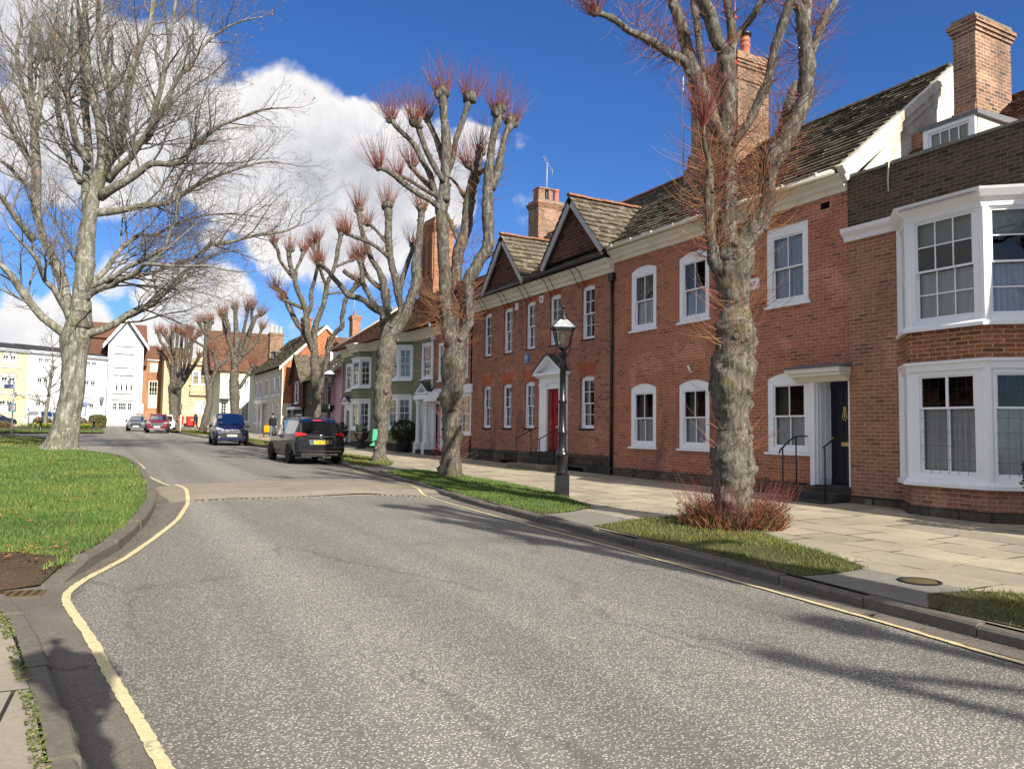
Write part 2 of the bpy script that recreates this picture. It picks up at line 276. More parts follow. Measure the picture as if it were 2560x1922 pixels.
# ---------------------------------------------------------------- mesh builder
class MB:
    def __init__(self): self.v = []; self.f = []; self.m = []; self.s = []
    def face(self, pts, mi=0, sm=False):
        b = len(self.v); self.v += [tuple(p) for p in pts]; self.f.append(tuple(range(b, b + len(pts)))); self.m.append(mi); self.s.append(sm)
    def hexa(self, p, mi=0):
        b = len(self.v); self.v += [tuple(q) for q in p]
        for q in ((3, 2, 1, 0), (4, 5, 6, 7), (0, 1, 5, 4), (1, 2, 6, 5), (2, 3, 7, 6), (3, 0, 4, 7)):
            self.f.append(tuple(b + i for i in q)); self.m.append(mi); self.s.append(False)
    def box(self, x0, x1, y0, y1, z0, z1, mi=0):
        self.hexa([(x0, y0, z0), (x1, y0, z0), (x1, y1, z0), (x0, y1, z0), (x0, y0, z1), (x1, y0, z1), (x1, y1, z1), (x0, y1, z1)], mi)
    def bar(self, a, b, w, h=None, mi=0, up=(0, 0, 1)):
        a = Vector(a); b = Vector(b); h = h or w; d = (b - a).normalized(); u = Vector(up)
        if abs(d.dot(u)) > 0.98: u = Vector((1, 0, 0))
        s = d.cross(u).normalized() * (w / 2); t = s.cross(d).normalized() * (h / 2)
        self.hexa([a - s - t, a + s - t, a + s + t, a - s + t, b - s - t, b + s - t, b + s + t, b - s + t], mi)
    def prism(self, poly, vec, mi=0):
        """planar polygon pushed along vec"""
        n = len(poly); b = len(self.v); vec = Vector(vec)
        self.v += [tuple(p) for p in poly] + [tuple(Vector(p) + vec) for p in poly]
        self.f += [tuple(b + i for i in reversed(range(n))), tuple(b + n + i for i in range(n))]
        self.m += [mi, mi]; self.s += [False, False]
        for i in range(n):
            j = (i + 1) % n; self.f.append((b + i, b + j, b + n + j, b + n + i)); self.m.append(mi); self.s.append(False)
    def tube(self, pts, rad, n=8, mi=0, cap=True, lump=None, sm=True):
        pts = [Vector(p) for p in pts]; b = len(self.v); k = len(pts)
        if not hasattr(rad, '__len__'): rad = [rad] * k
        u = None
        for i in range(k):
            d = (pts[min(i + 1, k - 1)] - pts[max(i - 1, 0)])
            if d.length < 1e-9: d = Vector((0, 0, 1))
            d.normalize()
            if u is None:
                u = d.orthogonal().normalized()
            else:
                u = (u - d * u.dot(d))
                u = u.normalized() if u.length > 1e-6 else d.orthogonal().normalized()
            w = d.cross(u)
            for j in range(n):
                a = 2 * math.pi * j / n; q = pts[i] + (u * math.cos(a) + w * math.sin(a)) * rad[i]
                if lump: q = pts[i] + (q - pts[i]) * lump(q, i)
                self.v.append((q.x, q.y, q.z))
        for i in range(k - 1):
            for j in range(n):
                j2 = (j + 1) % n
                self.f.append((b + i * n + j, b + i * n + j2, b + (i + 1) * n + j2, b + (i + 1) * n + j)); self.m.append(mi); self.s.append(sm)
        if cap and n > 2:
            self.f.append(tuple(b + j for j in reversed(range(n)))); self.f.append(tuple(b + (k - 1) * n + j for j in range(n)))
            self.m += [mi, mi]; self.s += [sm, sm]
    def lathe(self, prof, c=(0, 0, 0), n=16, mi=0, sm=True, a0=0.0):
        b = len(self.v); k = len(prof)
        for r, z in prof:
            for j in range(n):
                a = 2 * math.pi * j / n + a0; self.v.append((c[0] + r * math.cos(a), c[1] + r * math.sin(a), c[2] + z))
        for i in range(k - 1):
            for j in range(n):
                j2 = (j + 1) % n; self.f.append((b + i * n + j, b + i * n + j2, b + (i + 1) * n + j2, b + (i + 1) * n + j)); self.m.append(mi); self.s.append(sm)
        self.f.append(tuple(b + j for j in reversed(range(n)))); self.f.append(tuple(b + (k - 1) * n + j for j in range(n))); self.m += [mi, mi]; self.s += [False, False]
    def mesh(self, name, mats):
        me = bpy.data.meshes.new(name); me.from_pydata(self.v, [], self.f)
        for m in (mats if isinstance(mats, (list, tuple)) else [mats]): me.materials.append(MATS[m] if isinstance(m, str) else m)
        if len(self.f):
            me.polygons.foreach_set('material_index', self.m); me.polygons.foreach_set('use_smooth', self.s)
        me.update(); return me
    def build(self, name, mats, parent=None, loc=(0, 0, 0), rz=0.0, bevel=0.0):
        o = bpy.data.objects.new(name, self.mesh(name, mats)); COL.objects.link(o)
        o.location = loc; o.rotation_euler = (0, 0, rz)
        if parent: o.parent = parent
        if bevel:
            bv = o.modifiers.new('bevel', 'BEVEL'); bv.width = bevel; bv.segments = 1; bv.limit_method = 'ANGLE'
        return o
def thing(name, label, cat, loc=(0, 0, 0), rz=0.0, group=None):
    o = bpy.data.objects.new(name, None); COL.objects.link(o); o.empty_display_size = 0.3
    o.location = loc; o.rotation_euler = (0, 0, rz)
    return tag(o, label, cat, group)
def tag(o, label, cat, group=None):
    o['label'] = label; o['category'] = cat
    if group: o['group'] = group
    return o
def kind(o, k): o['kind'] = k; return o
def text_mesh(name, txt, size, mat, parent, loc, rot, depth=0.003, align='CENTER', sx=1.0):
    cu = bpy.data.curves.new(name, 'FONT'); cu.body = txt; cu.size = size; cu.extrude = depth; cu.offset = size * 0.02; cu.align_x = align; cu.align_y = 'CENTER'
    t = bpy.data.objects.new(name + '_curve', cu); COL.objects.link(t)
    bpy.context.view_layer.update()
    me = bpy.data.meshes.new_from_object(t.evaluated_get(bpy.context.evaluated_depsgraph_get()))
    bpy.data.objects.remove(t); bpy.data.curves.remove(cu)
    me.materials.clear(); me.materials.append(MATS[mat])
    o = bpy.data.objects.new(name, me); COL.objects.link(o); o.parent = parent; o.location = loc; o.rotation_euler = rot; o.scale = (sx, 1, 1)
    return o
# ================================================================ ground
def gz(y):
    y = min(y, 114.0)
    return 0.01046 * y + (3.93e-5 * y * y if y > 0 else 0.0)
KERB_R = [(5.9, -30), (6.0, -10), (6.1, 0), (6.12, 3.3), (6.15, 4.5), (6.25, 5.8), (6.36, 9), (6.42, 10.3), (6.5, 12), (6.62, 14.2), (6.98, 16.8), (7.36, 20.4), (7.62, 25.6), (8.02, 28.5), (8.22, 33), (8.25, 40), (8.12, 46), (7.8, 55), (7.2, 64), (6.6, 74), (6.05, 84), (5.7, 95), (5.6, 104)]
KERB_L = [(-3.4, 7.6), (-1.2, 7.85), (-0.62, 8.05), (-0.23, 8.47), (0.12, 9.62), (0.4, 10.7), (0.85, 13.45), (1.12, 16.4), (1.22, 19), (1.31, 24.5), (1.2, 29.3), (0.79, 33.2), (-0.5, 37.2), (-1.6, 38.1), (-6, 38.6), (-30, 39.5)]
KERB_N = [(-1.3, 9.0), (-0.95, 8.5), (-0.65, 8.02), (-0.37, 6.85), (-0.24, 6.0), (-0.08, 4.86), (0.03, 3.81), (0.2, 2.6), (0.5, 1.2), (0.75, 0), (0.8, -8), (0.8, -30)]
def kerb_x(y, K=KERB_R):
    for (x0, y0), (x1, y1) in zip(K, K[1:]):
        if min(y0, y1) <= y <= max(y0, y1): return x0 + (x1 - x0) * (y - y0) / (y1 - y0)
    return K[-1][0]
def offset_line(L, d):
    """polyline moved d to its right"""
    out = []
    for i in range(len(L)):
        a = Vector(L[max(0, i - 1)]); b = Vector(L[min(len(L) - 1, i + 1)]); t = (b - a).normalized()
        out.append((L[i][0] + t.y * d, L[i][1] - t.x * d))
    return out
def surface(name, outline, off, mat, zf=None, step=2.0, finer=None):
    bm = bmesh.new(); vs = [bm.verts.new((x, y, 0)) for x, y in outline]; bm.faces.new(vs)
    ys = [p[1] for p in outline]; y = math.floor(min(ys) / step) * step
    lo = max(min(ys), -40); hi = min(max(ys), 116)
    y = lo + step
    while y < hi:
        bmesh.ops.bisect_plane(bm, geom=bm.verts[:] + bm.edges[:] + bm.faces[:], plane_co=(0, y, 0), plane_no=(0, 1, 0)); y += step
    bmesh.ops.triangulate(bm, faces=bm.faces[:])
    for v in bm.verts: v.co.z = gz(v.co.y) + (zf(v.co.x, v.co.y) if zf else off)
    bm.normal_update()
    for f in bm.faces:
        if f.normal.z < 0: f.normal_flip()
    me = bpy.data.meshes.new(name); bm.to_mesh(me); bm.free(); me.materials.append(MATS[mat])
    o = bpy.data.objects.new(name, me); COL.objects.link(o); return o

def road_mat():
    m, nt, b = new('chip_asphalt', 0.85, 0.25)
    o = objco(nt)
    n = noise_(nt, o, 30, 2); wv = nd(nt, 'ShaderNodeVectorMath', {0: noise_(nt, o, 40, 2, 0.5, 1), 3: 0.012}, operation='SCALE').outputs[0]
    ow = nd(nt, 'ShaderNodeVectorMath', {0: o, 1: wv}, operation='ADD').outputs[0]
    ow = nd(nt, 'ShaderNodeMapping', {'Vector': ow, 'Scale': (1, 1, 0.1)}).outputs[0]
    vo = nd(nt, 'ShaderNodeTexVoronoi', {'Vector': ow, 'Scale': 56.0, 'Randomness': 1.0})
    cell = nd(nt, 'ShaderNodeSeparateXYZ', {0: vo.outputs['Color']}).outputs[0]
    worn = noise_(nt, o, 0.55, 5, 0.65); worn2 = noise_(nt, nd(nt, 'ShaderNodeMapping', {'Vector': o, 'Scale': (1.4, 0.22, 1)}).outputs[0], 0.8, 3, 0.6)
    dens = math_(nt, 'ADD', math_(nt, 'MULTIPLY', worn, 0.95), math_(nt, 'MULTIPLY', worn2, 0.55))          # where the chips have worn through the binder
    thr = math_(nt, 'SUBTRACT', 0.86, dens)
    chip = smooth(nt, math_(nt, 'SUBTRACT', cell, thr), 0.0, 0.05)
    edge = smooth(nt, vo.outputs['Distance'], 0.50, 0.30)
    chip = math_(nt, 'MULTIPLY', chip, edge)
    cc = ramp(nt, nd(nt, 'ShaderNodeSeparateXYZ', {0: vo.outputs['Color']}).outputs[1], [(0, (0.28, 0.258, 0.212)), (0.5, (0.385, 0.36, 0.305)), (1, (0.52, 0.49, 0.425))])
    binder = ramp(nt, n, [(0.3, (0.130, 0.121, 0.107)), (0.7, (0.190, 0.177, 0.157))])
    col = mixc(nt, chip, binder, cc)
    # fine dark cracks and joints running along the carriageway
    cr = nd(nt, 'ShaderNodeTexVoronoi', {'Vector': nd(nt, 'ShaderNodeMapping', {'Vector': nd(nt, 'ShaderNodeVectorMath', {0: o, 1: nd(nt, 'ShaderNodeVectorMath', {0: noise_(nt, o, 1.6, 4, 0.6, 1), 3: 0.5}, operation='SCALE').outputs[0]}, operation='ADD').outputs[0], 'Scale': (0.42, 0.085, 0.01)}).outputs[0], 'Scale': 1.0}, feature='DISTANCE_TO_EDGE').outputs['Distance']
    crack = math_(nt, 'MULTIPLY', smooth(nt, cr, 0.012, 0.003), smooth(nt, noise_(nt, o, 0.9, 3), 0.42, 0.55))
    col = mixc(nt, math_(nt, 'MULTIPLY', crack, 0.3), col, (0.04, 0.037, 0.034))
    lane = noise_(nt, nd(nt, 'ShaderNodeMapping', {'Vector': o, 'Rotation': (0, 0, R(-4)), 'Scale': (1.0, 0.035, 1)}).outputs[0], 0.9, 2, 0.5)
    col = mixc(nt, 1.0, col, ramp(nt, lane, [(0.35, (0.80, 0.80, 0.80)), (0.62, (1.14, 1.14, 1.13))]), 'MULTIPLY')
    oil = smooth(nt, noise_(nt, o, 0.33, 5, 0.7), 0.56, 0.72)
    col = mixc(nt, math_(nt, 'MULTIPLY', oil, 0.32), col, (0.075, 0.07, 0.064))
    setc(nt, b, col); bump(nt, b, math_(nt, 'ADD', chip, math_(nt, 'MULTIPLY', n, 0.3)), 0.55, 0.006)
road_mat()
def plain_tar(name, lo, hi, speck=0.3):
    m, nt, b = new(name, 0.9, 0.2); o = objco(nt)
    n = noise_(nt, o, 1.1, 5, 0.6); f = noise_(nt, o, 60, 2, 0.6)
    col = ramp(nt, n, [(0.3, lo), (0.7, hi)])
    col = mixc(nt, 1.0, col, ramp(nt, f, [(0.3, 1 - speck), (0.7, 1 + speck)]), 'MULTIPLY')
    cr = nd(nt, 'ShaderNodeTexVoronoi', {'Vector': nd(nt, 'ShaderNodeVectorMath', {0: o, 1: noise_(nt, o, 2.0, 3, 0.6, 1)}, operation='ADD').outputs[0], 'Scale': 0.7}, feature='DISTANCE_TO_EDGE').outputs['Distance']
    col = mixc(nt, math_(nt, 'MULTIPLY', smooth(nt, cr, 0.02, 0.005), math_(nt, 'MULTIPLY', smooth(nt, n, 0.5, 0.6), 0.5)), col, tuple(x * 0.35 for x in lo))
    setc(nt, b, col); bump(nt, b, f, 0.35, 0.005)
plain_tar('gutter_tar', (0.125, 0.108, 0.09), (0.175, 0.154, 0.13)); plain_tar('tan_surfacing', (0.20, 0.172, 0.128), (0.28, 0.245, 0.19)); plain_tar('far_tar', (0.2, 0.183, 0.16), (0.26, 0.24, 0.21)); plain_tar('path_tar', (0.17, 0.155, 0.135), (0.235, 0.22, 0.19))
plain_tar('bare_soil', (0.04, 0.026, 0.016), (0.085, 0.058, 0.036), 0.5); plain_tar('turf_soil', (0.062, 0.055, 0.024), (0.095, 0.09, 0.038), 0.5)
def flag_mat(name, c1, c2, joint, w, h, rot=0.0, ms=0.012):
    m, nt, b = new(name, 0.85, 0.2); o = objco(nt)
    jit = nd(nt, 'ShaderNodeVectorMath', {0: noise_(nt, o, 0.9, 3, 0.6, 1), 3: 0.035}, operation='SCALE').outputs[0]
    v = nd(nt, 'ShaderNodeVectorMath', {0: o, 1: jit}, operation='ADD').outputs[0]
    v = nd(nt, 'ShaderNodeMapping', {'Vector': v, 'Rotation': (0, 0, rot)}).outputs[0]
    n = nd(nt, 'ShaderNodeTexBrick', {'Vector': v, 'Color1': c4(c1), 'Color2': c4(c2), 'Mortar': c4(joint), 'Scale': 1.0, 'Mortar Size': ms, 'Mortar Smooth': 0.3, 'Brick Width': w, 'Row Height': h}, offset=0.37, offset_frequency=3, squash=0.7, squash_frequency=2)
    pale = nd(nt, 'ShaderNodeTexBrick', {'Vector': v, 'Color1': (0, 0, 0, 1), 'Color2': (1, 1, 1, 1), 'Mortar': (0.5, 0.5, 0.5, 1), 'Scale': 1.0, 'Mortar Size': 0.0, 'Bias': 0.0, 'Brick Width': w, 'Row Height': h}, offset=0.37, offset_frequency=3, squash=0.7, squash_frequency=2).outputs[0]
    jm = smooth(nt, noise_(nt, o, 1.4, 3), 0.40, 0.58)     # joints are open and dark in places, mortared pale in others
    col = mixc(nt, math_(nt, 'MULTIPLY', n.outputs[1], jm), n.outputs[0], tuple(x * 0.10 for x in c1))
    st = noise_(nt, o, 0.8, 5, 0.65); col = mixc(nt, 1.0, col, ramp(nt, st, [(0.3, (0.80, 0.80, 0.78)), (0.7, (1.14, 1.13, 1.1))]), 'MULTIPLY')
    f = noise_(nt, o, 30, 4, 0.65); col = mixc(nt, 1.0, col, ramp(nt, f, [(0.3, 0.86), (0.7, 1.1)]), 'MULTIPLY')
    setc(nt, b, col); bump(nt, b, math_(nt, 'ADD', math_(nt, 'SUBTRACT', 1.0, n.outputs[1]), math_(nt, 'MULTIPLY', f, 0.3)), 0.5, 0.008)
flag_mat('york_stone', (0.43, 0.375, 0.285), (0.285, 0.255, 0.205), (0.46, 0.39, 0.27), 1.05, 0.72, R(90), 0.02)
flag_mat('grey_flags', (0.31, 0.272, 0.222), (0.26, 0.23, 0.19), (0.10, 0.095, 0.055), 0.95, 1.7, R(4))
paint('kerb_stone', (0.14, 0.123, 0.099), 0.9, 0.25, dirt_amt=0.6, bs=0.5); paint('sett_stone', (0.21, 0.19, 0.155), 0.9, 0.3, dirt_amt=0.6, bs=0.5)
def line_mat():
    m, nt, b = new('road_line_paint', 0.7, 0.2); o = objco(nt)
    n = noise_(nt, o, 9, 4, 0.7); f = noise_(nt, o, 45, 2)
    col = mixc(nt, smooth(nt, n, 0.56, 0.70), (0.60, 0.51, 0.29), (0.33, 0.29, 0.19)); setc(nt, b, mixc(nt, 1.0, col, ramp(nt, f, [(0.3, 0.8), (0.7, 1.1)]), 'MULTIPLY')); bump(nt, b, f, 0.4, 0.004)
line_mat()

kind(surface('ground', [(-600, -300), (600, -300), (600, 900), (-600, 900)], -0.06, 'far_tar', step=4.0), 'structure')
kind(surface('road', offset_line(KERB_R, 0.05)[:] + [(5.6, 112), (-40, 112), (-40, 88), (-7, 70), (-2.4, 58), (-2.0, 39), (-0.5, 37.4)] + [(x - 0.05, y) for x, y in reversed(KERB_L[3:12])] + [(-0.9, 8.1), (-0.5, 6.9), (0.05, 3.8), (0.1, -30)], 0.0, 'chip_asphalt', step=1.5), 'structure')
LINE_L = [(1.2, -4), (1.15, 0), (0.78, 1.8), (0.5, 3.0), (0.35, 3.91), (0.27, 4.56), (0.16, 5.38), (0.02, 6.53), (-0.11, 7.4), (-0.15, 7.85), (-0.12, 8.2), (0.01, 8.71), (0.2, 9.25), (0.43, 9.97), (0.9, 11.79), (1.2, 13.1), (1.4, 14.26), (1.58, 15.4), (1.68, 16.4), (1.77, 17.6), (1.76, 18.6), (1.62, 19.6), (1.5, 20.6), (1.32, 23.5), (1.42, 26.7), (1.36, 29.5), (1.16, 32), (0.8, 34.3), (0.3, 36)]
def fine(L, n=6):
    """Catmull-Rom through a 2-D or 3-D polyline"""
    P = [Vector(p) for p in L]; out = []
    for i in range(len(P) - 1):
        p0 = P[max(0, i - 1)]; p1 = P[i]; p2 = P[i + 1]; p3 = P[min(len(P) - 1, i + 2)]
        for k in range(n):
            t = k / n
            out.append(0.5 * ((2 * p1) + (p2 - p0) * t + (2 * p0 - 5 * p1 + 4 * p2 - p3) * t * t + (-p0 + 3 * p1 - 3 * p2 + p3) * t ** 3))
    out.append(P[-1]); return out
HUMP = lambda x, y: 0.075 * max(0.0, min(1, (x - 1.25) / 0.6, (7.3 - x) / 0.5)) * max(0.0, min(1, (y - (16.05 - 0.02 * (x - 4) ** 2)) / 0.5)) * max(0.0, min(1, ((19.9 - 0.07 * (x - 3.6) ** 2) - y) / 0.5)) if 1.3 < x < 7.4 else 0.0
def ribbon(name, L, w, off, mat, hump=True, n=6, jitter=0.0):
    L = fine(L, n); mb = MB(); prev = None; rr = random.Random(3)
    for i, p in enumerate(L):
        t = (L[min(i + 1, len(L) - 1)] - L[max(0, i - 1)]).normalized()
        j1 = rr.uniform(-jitter, jitter); j2 = rr.uniform(-jitter, jitter)
        a = (p.x - t.y * (w / 2 + j1), p.y + t.x * (w / 2 + j1)); b = (p.x + t.y * (w / 2 + j2), p.y - t.x * (w / 2 + j2))
        z = lambda q: gz(q[1]) + off + (HUMP(q[0], q[1]) if hump else 0)
        a = (*a, z(a)); b = (*b, z(b))
        if prev: mb.face([prev[0], prev[1], b, a])
        prev = (a, b)
    return mb.build(name, mat)
# smooth tar between the left kerbs and the yellow line, laid over the chippings
gl = [tuple(p) for p in fine(LINE_L, 3)]
o = surface('gutter', gl + [(-0.2, 36.6), (0.6, 33.4), (1.1, 29.4), (1.2, 24.5), (1.15, 19), (1.05, 16.4), (0.78, 13.45), (0.34, 10.8), (0.05, 9.7), (-0.3, 8.55), (-0.62, 8.1), (-0.45, 6.85), (-0.3, 6.0), (-0.15, 4.86), (-0.03, 3.81), (0.1, 2.6), (0.4, 1.2), (0.65, 0), (0.7, -4)], 0.005, 'gutter_tar', step=0.8)
kind(o, 'structure')
# tan raised table across the road with its row of setts
hb = [(1.32, 15.95), (2.4, 16.1), (3.53, 16.12), (4.6, 16.2), (5.4, 16.18), (6.36, 15.45), (6.75, 15.1)]
ht = [(7.2, 17.3), (6.95, 18.4), (6.4, 19.3), (5.4, 20.2), (4.47, 20.46), (3.0, 20.2), (1.58, 19.35), (1.2, 19.1)]
def table(name, mat):
    mb = MB(); nx = 40; ny = 24
    A = fine([(x, y) for x, y in hb], 8); B = fine(list(reversed([(x, y) for x, y in ht])), 8)
    g = lambda L, t: (L[min(int(t * (len(L) - 1)), len(L) - 2)].lerp(L[min(int(t * (len(L) - 1)), len(L) - 2) + 1], t * (len(L) - 1) - min(int(t * (len(L) - 1)), len(L) - 2)))
    P = []
    for i in range(nx + 1):
        a = g(A, i / nx); b = g(B, i / nx)
        P.append([(lambda q: (q.x, q.y, gz(q.y) + 0.008 + HUMP(q.x, q.y)))(a.lerp(b, j / ny)) for j in range(ny + 1)])
    for i in range(nx):
        for j in range(ny): mb.face([P[i][j], P[i + 1][j], P[i + 1][j + 1], P[i][j + 1]], 0, True)
    return mb.build(name, mat)
kind(table('raised_crossing', 'tan_surfacing'), 'structure')
mb = MB(); A = fine(hb, 10); x = 0
for i in range(len(A) - 1):
    d = (A[i + 1] - A[i]); L = d.length; k = max(1, round(L / 0.11))
    for q in range(k):
        p = A[i] + d * ((q + 0.5) / k); s = rnd.uniform(0.038, 0.05); z = gz(p.y)
        mb.box(p.x - s, p.x + s, p.y - 0.10, p.y - 0.005, z - 0.05, z + 0.014 + rnd.uniform(0, 0.006))
kind(mb.build('sett_row', 'sett_stone'), 'structure')
kind(ribbon('yellow_line', LINE_L, 0.07, 0.012, 'road_line_paint', jitter=0.006, n=14), 'structure')
LR = [(x - 0.36, y) for x, y in [(6.0, -10), (6.1, 0), (6.12, 3.1), (6.2, 4.1), (6.5, 5.4), (6.75, 6.6), (6.80, 8.0), (6.72, 10), (6.66, 12), (6.62, 13.9), (6.72, 15.4), (7.05, 17), (7.33, 18.5), (7.62, 21), (7.8, 24)]]
kind(ribbon('yellow_line', [(x - 0.07 * 0, y) for x, y in [(5.6, -10), (5.68, 0), (5.75, 3.08), (5.84, 4.07), (5.93, 5.4), (6.02, 7.3), (6.08, 9), (6.12, 11), (6.22, 13.5), (6.36, 15.35), (6.62, 16.8), (6.97, 18.5), (7.15, 21), (7.3, 24)]], 0.055, 0.012, 'road_line_paint', jitter=0.008, n=14), 'structure')
ex = MATS['gutter_tar']
kind(ribbon('gutter', [(5.95, -10), (5.98, 3), (6.05, 4.5), (6.13, 5.8), (6.22, 9), (6.28, 11), (6.38, 13), (6.5, 14.6), (6.82, 16.8), (7.2, 19.6), (7.4, 23), (7.6, 29), (7.75, 38)], 0.3, 0.006, 'gutter_tar'), 'structure')

def kerb(name, L, side, w=0.15, h=0.12, seg=0.92, mat='kerb_stone', h0=None, taper=None):
    """dressed stones along a polyline; side=+1 puts the stone to the right of the line"""
    P = fine(L, 8); mb = MB(); acc = [P[0]]; 
    cum = [0.0]
    for a, b in zip(P, P[1:]): cum.append(cum[-1] + (b - a).length)
    def at(s):
        s = max(0, min(cum[-1], s))
        for i in range(len(P) - 1):
            if cum[i + 1] >= s: return P[i].lerp(P[i + 1], (s - cum[i]) / max(1e-6, cum[i + 1] - cum[i]))
        return P[-1]
    s = 0.0
    while s < cum[-1] - 0.05:
        ln = min(seg * rnd.uniform(0.8, 1.15), cum[-1] - s); a = at(s + 0.006); b = at(s + ln - 0.006); t = (b - a).normalized(); nrm = Vector((t.y, -t.x)) * side
        j = rnd.uniform(-0.012, 0.012); hh = h + rnd.uniform(-0.012, 0.012)
        ta, tb = (taper(s), taper(s + ln)) if taper else (1, 1)
        a = a + nrm * j; b = b + nrm * (j + rnd.uniform(-0.006, 0.006)); c = b + nrm * w; d = a + nrm * w; q = 0.022
        zz = lambda p, k: gz(p.y) + k
        lo = [(p.x, p.y, zz(p, -0.1)) for p in (a, b, c, d)]
        mid = [(p.x, p.y, zz(p, k * hh - q)) for p, k in ((a, ta), (b, tb), (c, tb), (d, ta))]
        top = [(p.x, p.y, zz(p, k * hh)) for p, k in ((a + nrm * q, ta), (b + nrm * q, tb), (c, tb), (d, ta))]
        if side < 0: lo = lo[::-1]; mid = mid[::-1]; top = top[::-1]
        mb.hexa([lo[i] for i in (3, 2, 1, 0)] + [mid[i] for i in (3, 2, 1, 0)]); mb.hexa([mid[i] for i in (3, 2, 1, 0)] + [top[i] for i in (3, 2, 1, 0)])
        s += ln
    return kind(mb.build(name, mat), 'structure')
kerb('kerb', KERB_R[1:-3], 1, w=0.125, h=0.105)
kerb('kerb', KERB_L[3:], -1, w=0.16, h=0.14, taper=lambda s: min(1, 0.1 + s / 0.9))
kerb('kerb', KERB_N, 1, w=0.13, h=0.085, seg=0.75)
FX = 13.4
inner = offset_line(KERB_R[1:-3], 0.115)
kind(surface('pavement', inner + [(7.0, 86), (12, 98), (17, 98), (17, -10)], 0, 'york_stone', zf=lambda x, y: 0.115 + 0.06 * max(0, min(1, (x - 8) / 5.4)), step=1.5), 'structure')
kind(surface('pavement', [(x - 0.138, y) for x, y in KERB_N] + [(-14, -30), (-14, 9.0)], 0.08, 'grey_flags', step=1.5), 'structure')
# tar crossings between the verges
def cross(y0, y1, xb): 
    kind(surface('pavement', [(kerb_x(y) + 0.118, y) for y in (y0, (y0 + y1) / 2, y1)] + [(xb, y1), (xb, y0)], 0, 'path_tar', zf=lambda x, y: 0.121 + 0.06 * max(0, min(1, (x - 8) / 5.4)), step=1), 'structure')
cross(4.1, 5.7, 7.35); cross(9.5, 11.4, 7.6); cross(21.6, 24.4, 8.6); cross(34, 37, 9.0)
soil_z = lambda x, y: 0.002 + (0.12 + 0.10 * max(0, min(1, (-x + 1) / 5))) * max(0, min(1, (y - 8.3) / 0.9)) ** 1.1
kind(surface('lawn_soil', [(x - 0.15, y) for x, y in KERB_L[3:]] + [(-30, 8.3), (-2.2, 8.3), (-0.9, 8.3)], 0, 'turf_soil', zf=soil_z, step=0.3), 'structure')
kind(surface('lawn_soil', [(-2.1, 39.3), (-1.75, 44), (-2.3, 50.8), (-3.4, 56.8), (-6, 59), (-40, 62), (-40, 40.6), (-6, 39.6)], 0.08, 'turf_soil', step=2), 'structure')
kind(surface('lawn_soil', [(0.75, 71.2), (0.9, 76), (0.6, 93), (-30, 91), (-30, 66), (-6.1, 69)], 0.09, 'turf_soil', step=2), 'structure')
kind(surface('bare_soil', [(-0.40, 8.45), (-0.2, 9.0), (-0.35, 9.4), (-0.8, 9.8), (-1.5, 9.75), (-2.4, 9.95), (-3.3, 9.6), (-4.5, 9.7), (-4.5, 8.3), (-1.6, 8.3), (-0.9, 8.3)], 0, 'bare_soil', zf=lambda x, y: soil_z(x, y) + 0.006 + 0.03 * max(0, min(1, (y - 8.35) / .3)) * noise.noise((x * 3, y * 3, 0)), step=0.12), 'structure')

# ---------------------------------------------------------------- grass blades (nobody could count them)
def inside(p, poly):
    x, y = p; c = False
    for i in range(len(poly)):
        x0, y0 = poly[i]; x1, y1 = poly[i - 1]
        if (y0 > y) != (y1 > y) and x < (x1 - x0) * (y - y0) / (y1 - y0) + x0: c = not c
    return c
def grass(name, poly, zf, dens, hgt, wid, mat, keep=None, seed=1):
    g = np.random.default_rng(seed); P = np.array(poly); lo = P.min(0); hi = P.max(0)
    n = int((hi - lo).prod() * dens(None)); xy = lo + g.random((n, 2)) * (hi - lo)
    c = np.zeros(n, bool)
    for i in range(len(P)):
        x0, y0 = P[i]; x1, y1 = P[i - 1]
        with np.errstate(divide='ignore', invalid='ignore'):
            c ^= ((y0 > xy[:, 1]) != (y1 > xy[:, 1])) & (xy[:, 0] < (x1 - x0) * (xy[:, 1] - y0) / (y1 - y0) + x0)
    xy = xy[c]
    pr = dens(xy) / dens(None); xy = xy[g.random(len(xy)) < pr]; n = len(xy)
    z = np.array([gz(y) + zf(x, y) for x, y in xy])
    dist = np.hypot(xy[:, 0], xy[:, 1]); sc = 1 + np.clip((dist - 9) / 14, 0, 2.2)
    clump = np.array([noise.noise((x * 1.7, y * 1.7, 3.1)) for x, y in xy]) if n else np.zeros(0)
    xy = xy + g.normal(0, 0.035, xy.shape)
    h = hgt * (0.55 + 0.9 * g.random(n)) * (1 + 0.55 * clump); w = wid * sc * (0.7 + 0.6 * g.random(n)); a = g.random(n) * 2 * np.pi; l = (g.random((n, 2)) - 0.5) * 1.5 * h[:, None]
    V = np.zeros((n, 3, 3)); dx = np.cos(a) * w / 2; dy = np.sin(a) * w / 2
    V[:, 0] = np.c_[xy[:, 0] - dx, xy[:, 1] - dy, z - 0.01]; V[:, 1] = np.c_[xy[:, 0] + dx, xy[:, 1] + dy, z - 0.01]; V[:, 2] = np.c_[xy[:, 0] + l[:, 0], xy[:, 1] + l[:, 1], z + h]
    me = bpy.data.meshes.new(name); me.vertices.add(n * 3); me.vertices.foreach_set('co', V.reshape(-1).astype(np.float32))
    me.loops.add(n * 3); me.loops.foreach_set('vertex_index', np.arange(n * 3, dtype=np.int32)); me.polygons.add(n); me.polygons.foreach_set('loop_start', np.arange(0, n * 3, 3, dtype=np.int32)); me.polygons.foreach_set('loop_total', np.full(n, 3, np.int32))
    me.materials.append(MATS[mat]); me.update(); me.validate()
    o = bpy.data.objects.new(name, me); COL.objects.link(o); return o
